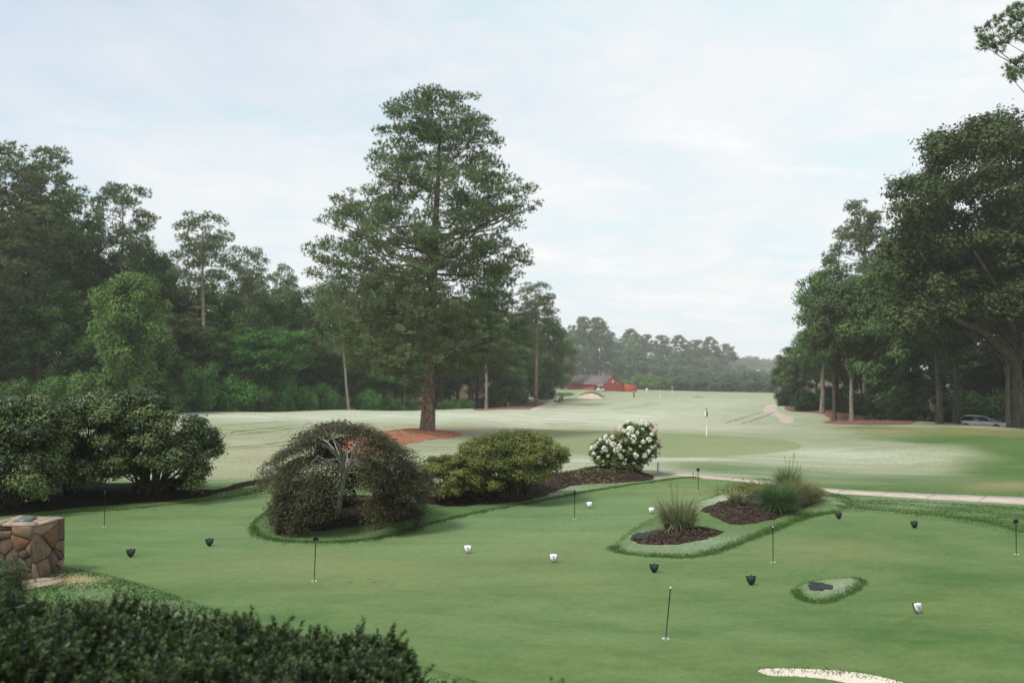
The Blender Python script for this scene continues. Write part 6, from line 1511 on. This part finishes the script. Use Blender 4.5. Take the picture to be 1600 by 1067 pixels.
# ------------------------------------------------------------------ foreground yew hedge
def yew(name, x0, x1, y0, y1, topf, dens, seed, label, zmin=1.0):
    r_ = np.random.default_rng(seed); n = int((x1 - x0) * (y1 - y0) * dens)
    X = r_.uniform(x0, x1, n); Y = r_.uniform(y0, y1, n); T = np.array([topf(a, b) for a, b in zip(X, Y)]) + r_.normal(0, 0.04, n); T += 0.10 * (r_.uniform(size=n) < 0.15) + 0.10 * np.sin(X * 9 + 1.3 * np.sin(Y * 7)) * np.sin(Y * 8 + X * 2) - 0.10
    base = np.c_[X, Y, T - 0.20]
    n2 = int(n * 1.6); k = r_.integers(0, n, n2); low = base[k] + np.c_[r_.normal(0, .06, n2), r_.normal(0, .06, n2), -r_.uniform(0.05, 0.75, n2)]
    n3 = int((x1 - x0) * 260); fr = np.c_[r_.uniform(x0, x1, n3), y1 + r_.uniform(-.1, .08, n3), np.zeros(n3)]; fr[:, 2] = [r_.uniform(zmin, max(zmin + .05, topf(q[0], q[1]) - .25)) for q in fr]
    n4 = int((y1 - y0) * 260); fr2 = np.c_[x1 + r_.uniform(-.1, .08, n4), r_.uniform(y0, y1, n4), np.zeros(n4)]; fr2[:, 2] = [r_.uniform(0.6, max(0.7, topf(q[0], q[1]) - .25)) for q in fr2]
    base = np.r_[base, low, fr, fr2]; N_ = len(base)
    d = unit(np.c_[r_.normal(0, 0.5, (N_, 2)), np.ones(N_)]); L = r_.uniform(0.13, 0.25, N_)
    s = np.linspace(0, 1, 5)[None, :, None]; Pp = base[:, None] + d[:, None] * L[:, None, None] * s + r_.normal(0, 0.008, (N_, 5, 3)) * s
    w_ = PM(); V, Fq = tubes(Pp, np.linspace(0.0045, 0.002, 5)[None] * np.ones((N_, 1)), 4); w_.add(V, Fq, 0.4)
    nl = 36; ci = np.repeat(np.arange(N_), nl); u = r_.uniform(0.12, 1.0, len(ci)) ** 0.8; c = base[ci] + d[ci] * (L[ci] * u)[:, None]
    rad_ = unit(r_.normal(size=(len(ci), 3))); rad_ = unit(rad_ - (rad_ * d[ci]).sum(1, keepdims=True) * d[ci]); ld = unit(rad_ * 0.9 + d[ci] * 0.75)
    ln = 0.052 * (1.15 - 0.35 * u); fc_ = unit(d[ci] - (d[ci] * ld).sum(1, keepdims=True) * ld); V, Fq = leaves(c + ld * (ln * 0.5)[:, None], unit(fc_ + r_.normal(0, 0.3, fc_.shape)), ln, r_, 0.34, dirs=ld)
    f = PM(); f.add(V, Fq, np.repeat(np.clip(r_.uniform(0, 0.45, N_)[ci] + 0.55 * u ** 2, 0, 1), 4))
    b0 = ((x0 + x1) / 2, (y0 + y1) / 2, 0.0); e = empty(name, b0, label, 'hedge')
    # stems to the ground
    ms = int((x1 - x0) * 6) + 2; G0 = np.c_[r_.uniform(x0 + .1, x1 - .1, ms), r_.uniform(y0, y1, ms) * .6 + .4 * (y0 + y1) / 2, np.full(ms, -0.05)]
    hs_ = np.array([0.72 * topf(q[0], q[1]) for q in G0]); Pm = G0[:, None] + np.c_[np.zeros((ms, 2)), hs_][:, None] * s + r_.normal(0, 0.08, (ms, 5, 3)) * s; V, Fq = tubes(Pm, np.linspace(0.03, 0.008, 5)[None] * np.ones((ms, 1)), 6); w_.add(V, Fq, 0.4)
    for nm, pm, mt in (('stems', w_, 'shrub_bark'), ('foliage', f, 'yew')):
        me = pm.mesh(nm, M[mt]); me.transform(Matrix.Translation((-b0[0], -b0[1], 0))); obj(nm, me, e)
    return e


def hedge_top(x, y):
    px = 800 + F * x / y
    py = np.interp(px, [-100, 40, 120, 200, 300, 400, 480, 560, 620, 650], [922, 928, 936, 948, 952, 966, 982, 980, 996, 1046])
    z = CAMH + (568 - py) / F * 7.6
    return z - 0.05 * max(0, 7.3 - y) * 0 + 0.05 * math.sin(x * 5) + 0.04 * math.sin(y * 7 + x * 3)


yew('yew_hedge', -5.4, -0.92, 6.2, 7.9, hedge_top, 330, 97, 'dark needle-leaved hedge filling the bottom left corner')
for px, py, lb in [(713, 1052, 'lone needled sprig beside the right end of the foreground hedge'), (866, 1050, 'tiny sprig tip poking up at the bottom centre edge')]:
    p = at(px, py, 7.2); r_ = np.random.default_rng(px); f = PM(); w_ = PM()
    for k in range(7):
        top = np.array([r_.normal(0, .05) + (k > 2) * r_.uniform(-.22, .12), r_.normal(0, .05), -0.02 - (k > 0) * r_.uniform(0.02, .16)]); P0 = top + np.array([r_.normal(0, .05), 0, -0.45]); s = np.linspace(0, 1, 5)[:, None]; Q = P0 * (1 - s) + top * s
        V, Fq = tubes(Q[None], np.linspace(.005, .002, 5)[None], 4); w_.add(V, Fq, .4); n = 70; u = r_.uniform(.1, 1, n)[:, None]; c = P0 * (1 - u) + top * u; a = r_.uniform(0, 6.28, n); ld = unit(np.c_[np.cos(a), np.sin(a), np.full(n, .8)])
        V, Fq = leaves(c + ld * .017, unit(r_.normal(size=c.shape)), 0.036, r_, .26, dirs=ld); f.add(V, Fq, np.repeat(r_.uniform(0, .8, n), 4))
    Q = np.array([[0, 0, -p.z - 0.05], [0.03, 0.02, -p.z / 2], [0, 0, -0.35]]); V, Fq = tubes(Q[None], np.array([[.02, .012, .006]]), 6); w_.add(V, Fq, .4)
    e = empty('yew_shrub', (p.x, p.y, 0), lb, 'shrub')
    for nm, pm, mt in (('stems', w_, 'shrub_bark'), ('foliage', f, 'yew')):
        me = pm.mesh(nm, M[mt]); me.transform(Matrix.Translation((0, 0, p.z))); obj(nm, me, e)
print('hedge', round(time.time() - T0, 1))

# ------------------------------------------------------------------ red barn
c0 = at(942, 611, 258); gz = float(height(c0.x, 258)) - 0.6
barn = empty('red_barn', (c0.x, 258, gz), 'long red barn with grey roof and white diamond on its gable at the fairway end', 'barn')
eave = at(942, 600.5, 258).z - gz; ridge = at(957, 587.5, 262).z - gz
gA = np.array([0.0, 0.0]); gB = np.array([at(972, 600, 266).x - c0.x, 8.0]); lv = np.array([at(887, 600, 276).x - c0.x, 18.0])
mid = (gA + gB) / 2
W3 = lambda p, z: (p[0], p[1], z)
mb = MB(); n_in = np.array([0, 0])
for a, b in ((gA, gA + lv), (gA + lv, gB + lv), (gB + lv, gB)): mb.add([W3(a, 0), W3(b, 0), W3(b, eave), W3(a, eave)], [(0, 1, 2, 3)])
mb.build('wall', M['red_wall'], barn)
mb = MB(); mb.add([W3(gA, 0), W3(gB, 0), W3(gB, eave), W3(mid, ridge), W3(gA, eave)], [(0, 1, 2, 3, 4)]); mb.build('gable', M['red_wall'], barn); mb = MB(); mb.add([W3(gA + lv, 0), W3(gB + lv, 0), W3(gB + lv, eave), W3(mid + lv, ridge), W3(gA + lv, eave)], [(0, 1, 2, 3, 4)]); mb.build('gable', M['red_wall'], barn)
du = (gB - gA) / np.linalg.norm(gB - gA); dl = lv / np.linalg.norm(lv)
for e0, e1_ in ((gA - du * 0.5, mid), (gB + du * 0.5, mid)):
    s0 = -dl * 0.4; s1 = lv + dl * 0.4; zE = eave - 0.28; V = [W3(e0 + s0, zE), W3(e0 + s1, zE), W3(e1_ + s1, ridge + .05), W3(e1_ + s0, ridge + .05)]; V += [(x, y, z + 0.16) for x, y, z in V]
    mb = MB(); mb.add(V, [(0, 1, 2, 3), (7, 6, 5, 4), (0, 4, 5, 1), (1, 5, 6, 2), (2, 6, 7, 3), (3, 7, 4, 0)]); mb.build('roof', M['roof'], barn)
# lower wall running on to the right of the gable
wB = np.array([at(994.5, 605, 268).x - c0.x, 10.5]); zt = at(994, 601.8, 268).z - gz; zt0 = at(972, 600, 266).z - gz; nrm = np.array([du[1], -du[0]])
V = []
for p, z in ((gB, zt0), (wB, zt)):
    for o_2 in (0.0, 0.3): q = p + nrm * (o_2 - 0.1); V += [W3(q, 0), W3(q, z)]
mb = MB(); mb.add(V, [(0, 4, 5, 1), (2, 3, 7, 6), (1, 5, 7, 3), (4, 6, 7, 5), (0, 1, 3, 2)]); mb.build('side_wall', M['red_wall'], barn)
def on_gable(px, py):
    a, _ = ray(px, py); A = np.array([[du[0], -a], [du[1], -1]]); rhs = np.array([-c0.x, -258.0]); s_, dist = np.linalg.solve(A, rhs); q = du * s_; return q, at(px, py, dist).z - gz
q, z = on_gable(957.5, 596)
mb = MB(); V = []
for o_2 in (0.03, 0.10):
    for sx, sz in ((0, -0.95), (0.62, 0), (0, 0.95), (-0.62, 0)): pp = q + du * sx * 1.0 + nrm * o_2; V.append(W3(pp, z + sz * 0.72))
mb.add(V, [(4, 5, 6, 7), (0, 1, 5, 4), (1, 2, 6, 5), (2, 3, 7, 6), (3, 0, 4, 7)]); mb.build('diamond', M['white'], barn)
for px, py in [(948.5, 597), (953.5, 595.5), (964.5, 598.5), (968.5, 599.5), (978.5, 602), (991.3, 605.3)]:
    q, z = on_gable(px, py); mb = MB(); V = []
    off = 0.26 if px > 972 else 0.03
    for o_2 in (off, off + 0.06):
        for sx, sz in ((-1, -1), (1, -1), (1, 1), (-1, 1)): V.append(W3(q + du * sx * 0.2 + nrm * o_2, z + sz * 0.16))
    mb.add(V, [(4, 5, 6, 7), (0, 1, 5, 4), (1, 2, 6, 5), (2, 3, 7, 6), (3, 0, 4, 7)]); mb.build('window', M['white'], barn)
mb = MB()
q = gA + lv * 0.16; nl_ = np.array([-dl[1], dl[0]]); nl_ = nl_ if nl_[1] < 0 else -nl_
V = []
for o_2 in (0.02, 0.08):
    for t, z in ((-1.3, 0), (1.3, 0), (1.3, eave * 0.72), (-1.3, eave * 0.72)): V.append(W3(q + dl * t + nl_ * o_2, z))
mb.add(V, [(4, 5, 6, 7), (0, 1, 5, 4), (1, 2, 6, 5), (2, 3, 7, 6), (3, 0, 4, 7)]); mb.build('door', M['darkcar'], barn)


# ------------------------------------------------------------------ golf carts
def cart(loc, rz, label, body='darkcar', bag=True, s=1.0):
    e = empty('golf_cart', loc, label, 'golf cart', rz=rz); e.scale = (s, s, s)
    m_ = MB(); m_.box((0, 0, 0.42), (2.3, 1.1, 0.16)); m_.box((-0.75, 0, 0.62), (0.8, 1.1, 0.35), 0, 0.9, 0.95); m_.box((0.85, 0, 0.66), (0.6, 1.05, 0.42), 0, 0.55, 0.9, -0.08); m_.build('body', M[body], e)
    m_ = MB(); m_.box((-0.35, 0, 0.78), (0.55, 1.0, 0.14)); m_.box((-0.62, 0, 1.02), (0.14, 1.0, 0.42)); m_.build('seat', M['white'], e)
    m_ = MB(); m_.box((-0.05, 0, 1.86), (1.75, 1.2, 0.07), 0, 0.94, 0.92); m_.build('roof', M['darkcar'] if bag else M['white'], e)
    for x in (-0.85, 0.7):
        for y_ in (-0.5, 0.5): m_ = MB(); m_.tube([(x, y_, 0.6), (x * 0.92, y_, 1.85)], 0.03, 6); m_.build('roof_post', M['black'], e)
    for x in (-0.75, 0.78):
        for y_ in (-0.5, 0.5): m_ = MB(); m_.tube([(x, y_ - 0.09, 0.23), (x, y_ + 0.09, 0.23)], 0.23, 14); w__ = m_.build('wheel', M['rubber'], e); m_ = MB(); m_.tube([(x, y_ - 0.1, 0.23), (x, y_ + 0.1, 0.23)], 0.11, 10); m_.build('hub', M['white'], w__)
    m_ = MB(); m_.tube([(0.55, 0.25, 0.8), (0.35, 0.25, 1.15)], 0.02, 6); m_.tube([(0.35, 0.25 + 0.17 * math.cos(a), 1.15 + 0.17 * math.sin(a)) for a in np.linspace(0, 6.28, 13)], 0.015, 5); m_.build('steering_wheel', M['black'], e)
    if bag:
        for y_ in (-0.25, 0.25): m_ = MB(); m_.tube([(-1.2, y_, 0.45), (-1.32, y_, 1.45)], 0.14, 10); m_.build('golf_bag', M['white'], e)
    return e


cart(G(873.5, 627.5), math.radians(62), 'dark golf cart with white bags parked on the winding path', 'darkcar')
cb_ = GD(938, 251); cart(cb_, math.radians(10), 'white golf cart parked at the barn door', 'white', False)
for px, py, wx, lb in [(868, 620.5, 2.2, 'dark low clipped shrub behind the parked golf cart'), (884, 618.5, 3.0, 'long low green shrub bed beyond the parked golf cart')]:
    b = G(px, py); r_ = np.random.default_rng(px); n = 900; d = unit(r_.normal(size=(n, 3))); d[:, 2] = np.abs(d[:, 2]); C = d * np.array([wx, 3.5, 1.0]) * r_.uniform(.75, 1, (n, 1)); V, Fq = leaves(C, d, 0.55, r_, .7); f = PM(); f.add(V, Fq, np.repeat(r_.uniform(0, .8, n), 4))
    e = empty('low_shrub', b, lb, 'shrub'); obj('foliage', f.mesh('foliage', M['under' if wx > 2.5 else 'broad']), e); mb = MB(); mb.sphere((0, 0, 0), (wx * .9, 3.2, .85), 12, 8); mb.build('twigs', M['shrub_bark'], e)

# ------------------------------------------------------------------ golfer far off
def person(loc, rz, label):
    e = empty('person', loc, label, 'person', rz=rz)
    bm_v = [(0, 0, 0.98), (0, 0, 1.15), (0, 0.01, 1.38), (0, 0, 1.50), (0, 0, 1.60), (0, -0.01, 1.70), (0.19, 0, 1.42), (0.24, -0.02, 1.18), (0.22, -0.16, 0.98), (0.21, -0.2, 0.90), (-0.19, 0, 1.42), (-0.24, -0.02, 1.18), (-0.20, -0.16, 0.98), (-0.19, -0.2, 0.90), (0.10, 0, 0.90), (0.12, -0.02, 0.50), (0.12, 0.02, 0.08), (0.12, -0.14, 0.04), (-0.10, 0, 0.90), (-0.13, 0.05, 0.50), (-0.13, 0.08, 0.08), (-0.13, -0.08, 0.04)]
    ed = [(0, 1), (1, 2), (2, 3), (3, 4), (4, 5), (2, 6), (6, 7), (7, 8), (8, 9), (2, 10), (10, 11), (11, 12), (12, 13), (0, 14), (14, 15), (15, 16), (16, 17), (0, 18), (18, 19), (19, 20), (20, 21)]
    rad_ = [.15, .14, .17, .06, .09, .09, .075, .05, .04, .035, .075, .05, .04, .035, .10, .065, .045, .04, .10, .065, .045, .04]
    def sk(name, idx, grow, mat):
        me = bpy.data.meshes.new(name); mp_ = {j: i for i, j in enumerate(idx)}; me.from_pydata([bm_v[j] for j in idx], [(mp_[a], mp_[b]) for a, b in ed if a in mp_ and b in mp_], []); o = obj(name, me, e)
        md = o.modifiers.new('skin', 'SKIN'); 
        for i, j in enumerate(idx): me.skin_vertices[0].data[i].radius = (rad_[j] + grow, (rad_[j] + grow) * 0.8)
        me.skin_vertices[0].data[0].use_root = True; me.materials.append(M[mat]); md2 = o.modifiers.new('sub', 'SUBSURF'); md2.levels = md2.render_levels = 1; return o
    # skin layers need the customdata: made by the modifier operator-free route below
    return e, sk


def skinned(name, verts, edges_, radii, mat, parent):
    me = bpy.data.meshes.new(name); o = bpy.data.objects.new(name, me); COL.objects.link(o); o.parent = parent
    import bmesh
    bm = bmesh.new(); lay = bm.verts.layers.skin.verify(); vs = [bm.verts.new(v) for v in verts]
    for v, r_ in zip(vs, radii): v[lay].radius = (r_, r_ * 0.85)
    vs[0][lay].use_root = True
    for a, b in edges_: bm.edges.new((vs[a], vs[b]))
    bm.to_mesh(me); bm.free(); me.materials.append(M[mat]); o.modifiers.new('skin', 'SKIN'); s_ = o.modifiers.new('sub', 'SUBSURF'); s_.levels = s_.render_levels = 1; return o


e = empty('person', G(990.5, 622.3), 'far golfer standing in a red shirt and dark trousers below the barn', 'person', rz=0.3)
skinned('body', [(0, 0, 1.0), (0, 0, 1.2), (0, 0, 1.42), (0, 0, 1.52), (0, 0, 1.62), (0, 0, 1.74), (.19, 0, 1.44), (.24, -.03, 1.18), (.12, -.22, .98), (.08, -.25, .92), (-.19, 0, 1.44), (-.24, -.03, 1.18), (-.10, -.22, .98), (-.05, -.25, .9), (.1, 0, .9), (.12, -.03, .5), (.12, .02, .08), (.13, -.14, .04), (-.1, 0, .9), (-.13, -.01, .5), (-.14, .03, .08), (-.15, -.13, .04)],
        [(0, 1), (1, 2), (2, 3), (3, 4), (4, 5), (2, 6), (6, 7), (7, 8), (8, 9), (2, 10), (10, 11), (11, 12), (12, 13), (0, 14), (14, 15), (15, 16), (16, 17), (0, 18), (18, 19), (19, 20), (20, 21)],
        [.13, .12, .15, .06, .10, .09, .07, .045, .035, .035, .07, .045, .035, .035, .09, .06, .04, .035, .09, .06, .04, .035], 'skin', e)
skinned('shirt', [(0, 0, 1.05), (0, 0, 1.25), (0, 0, 1.44), (.20, 0, 1.44), (.24, -.02, 1.24), (-.20, 0, 1.44), (-.24, -.02, 1.24)], [(0, 1), (1, 2), (2, 3), (3, 4), (2, 5), (5, 6)], [.17, .165, .18, .1, .075, .1, .075], 'shirt', e)
skinned('trousers', [(0, 0, 1.02), (.1, 0, .9), (.12, -.03, .5), (.12, .02, .14), (-.1, 0, .9), (-.13, -.01, .5), (-.14, .03, .14)], [(0, 1), (1, 2), (2, 3), (0, 4), (4, 5), (5, 6)], [.16, .12, .09, .075, .12, .09, .075], 'trouser', e)
mb = MB(); mb.sphere((0, 0.01, 1.80), (.11, .12, .06), 10, 6); mb.box((0, -.13, 1.79), (.16, .1, .015)); mb.build('cap', M['white'], e)


# ------------------------------------------------------------------ cars
def car(loc, rz, label, paint, kind='wagon'):
    e = empty('parked_car', loc, label, 'car', rz=rz)
    L, W_ = 4.5, 1.75
    # stations along x: (x, z low, z belt, half width); body lofted below the belt line
    st_ = [(-2.25, .45, .70, .66), (-2.15, .30, .92, .78), (-1.6, .22, .96, .86), (-0.6, .20, .95, .875), (0.5, .20, .93, .875), (1.2, .22, .90, .86), (1.8, .25, .82, .80), (2.15, .30, .70, .68), (2.25, .42, .60, .56)]
    mb = MB(); V = []; n = 10
    for x, zl, zb, hw in st_:
        for y_, z in ((-hw * .9, zl), (-hw, zl + .12), (-hw * 1.0, (zl + zb) / 2), (-hw * .97, zb - .06), (-hw * .88, zb), (hw * .88, zb), (hw * .97, zb - .06), (hw, (zl + zb) / 2), (hw, zl + .12), (hw * .9, zl)): V.append((x, y_, z))
    Fl = [(i * n + k, i * n + (k + 1) % n, (i + 1) * n + (k + 1) % n, (i + 1) * n + k) for i in range(len(st_) - 1) for k in range(n)] + [tuple(range(n)), tuple(range((len(st_) - 1) * n, len(st_) * n))[::-1]]
    mb.add(V, Fl); body = mb.build('body', M[paint], e, smooth=False); b_ = body.modifiers.new('bev', 'BEVEL'); b_.width = 0.04; b_.segments = 2; b_.limit_method = 'ANGLE'
    mb = MB(); V = []
    for x0, x1, z, hw in ((-2.08, 1.25, .93, .80), (-1.60, .12, 1.38, .62), (-1.30, -.15, 1.43, .52)):
        V += [(x0, -hw, z), (x1, -hw, z), (x1, hw, z), (x0, hw, z)]
    mb.add(V, [(0, 1, 5, 4), (1, 2, 6, 5), (2, 3, 7, 6), (3, 0, 4, 7)]); gl = mb.build('windows', M['glass'], e)
    mb = MB(); mb.add([V[i] for i in range(4, 12)], [(0, 1, 5, 4), (1, 2, 6, 5), (2, 3, 7, 6), (3, 0, 4, 7), (4, 5, 6, 7)]); mb.build('roof', M[paint], e)
    for s_ in (-1, 1):
        for x0, x1 in ((1.25, .12), (-.45, -.50), (-2.08, -1.60)): 
            mb = MB(); mb.tube([(x0, s_ * .80, .92), (x1, s_ * .625, 1.385)], 0.03, 4); mb.build('pillar', M[paint], e)
        mb = MB(); mb.box((.72, s_ * .93, 1.0), (.16, .14, .12)); mb.build('mirror', M[paint], e)
        mb = MB(); mb.box((2.08, s_ * .56, .68), (.22, .26, .13), -s_ * .25); mb.build('headlight', M['lamp'], e)
        mb = MB(); mb.box((-2.16, s_ * .62, .78), (.12, .22, .2)); mb.build('tail_light', M['flag_red'], e)
        for x in (-1.38, 1.38):
            mb = MB(); mb.tube([(x, s_ * .66, .33), (x, s_ * .88, .33)], 0.33, 20); wl = mb.build('wheel', M['rubber'], e); mb = MB(); mb.tube([(x, s_ * .80, .33), (x, s_ * .895, .33)], 0.21, 16); mb.build('rim', M['rim'], wl)
        mb = MB(); mb.box((.0, s_ * .885, .62), (.02, .012, .5)); mb.build('door_seam', M['black'], e)
        mb = MB(); mb.box((-.15, s_ * .885, .82), (.16, .03, .03)); mb.build('door_handle', M['rim'], e)
    mb = MB(); mb.box((2.24, 0, .50), (.06, .9, .16)); mb.build('grille', M['black'], e)
    return e


c1 = GD(1532, 89)
car(c1, math.radians(-30), 'silver hatchback parked under the great oak at the wood edge', 'silver')
c2_ = GD(1546, 93); car(c2_, math.radians(-32), 'dark car parked just behind the silver hatchback', 'darkcar')

# ------------------------------------------------------------------ morning haze
hz_ = MB(); hz_.box((0, 425, 16), (1800, 1130, 70)); hz = hz_.build('haze', None) if False else None
me = bpy.data.meshes.new('haze'); import bmesh
bm = bmesh.new(); bmesh.ops.create_cube(bm, size=1.0); bm.to_mesh(me); bm.free()
hz = obj('haze', me, loc=(0, 720, 14), scale=(2200, 1760, 76)); tag(hz, 'thin morning haze hanging over the course', 'haze', kind='stuff')
mh = bpy.data.materials.new('haze'); nt = nt_clear(mh); g = N(nt); pv = g.n('ShaderNodeVolumePrincipled'); pv.inputs['Color'].default_value = (0.975, 0.99, 1.0, 1); pv.inputs['Density'].default_value = 0.00032; pv.inputs['Anisotropy'].default_value = 0.0
o_m = g.n('ShaderNodeOutputMaterial'); g.l(pv.outputs[0], o_m.inputs['Volume']); me.materials.append(mh)
tri = sum(sum(len(p.vertices) - 2 for p in m_.polygons[:1]) * len(m_.polygons) for m_ in bpy.data.meshes if m_.users)
print('all', round(time.time() - T0, 1), 'objects', len(bpy.data.objects), 'tris', tri)
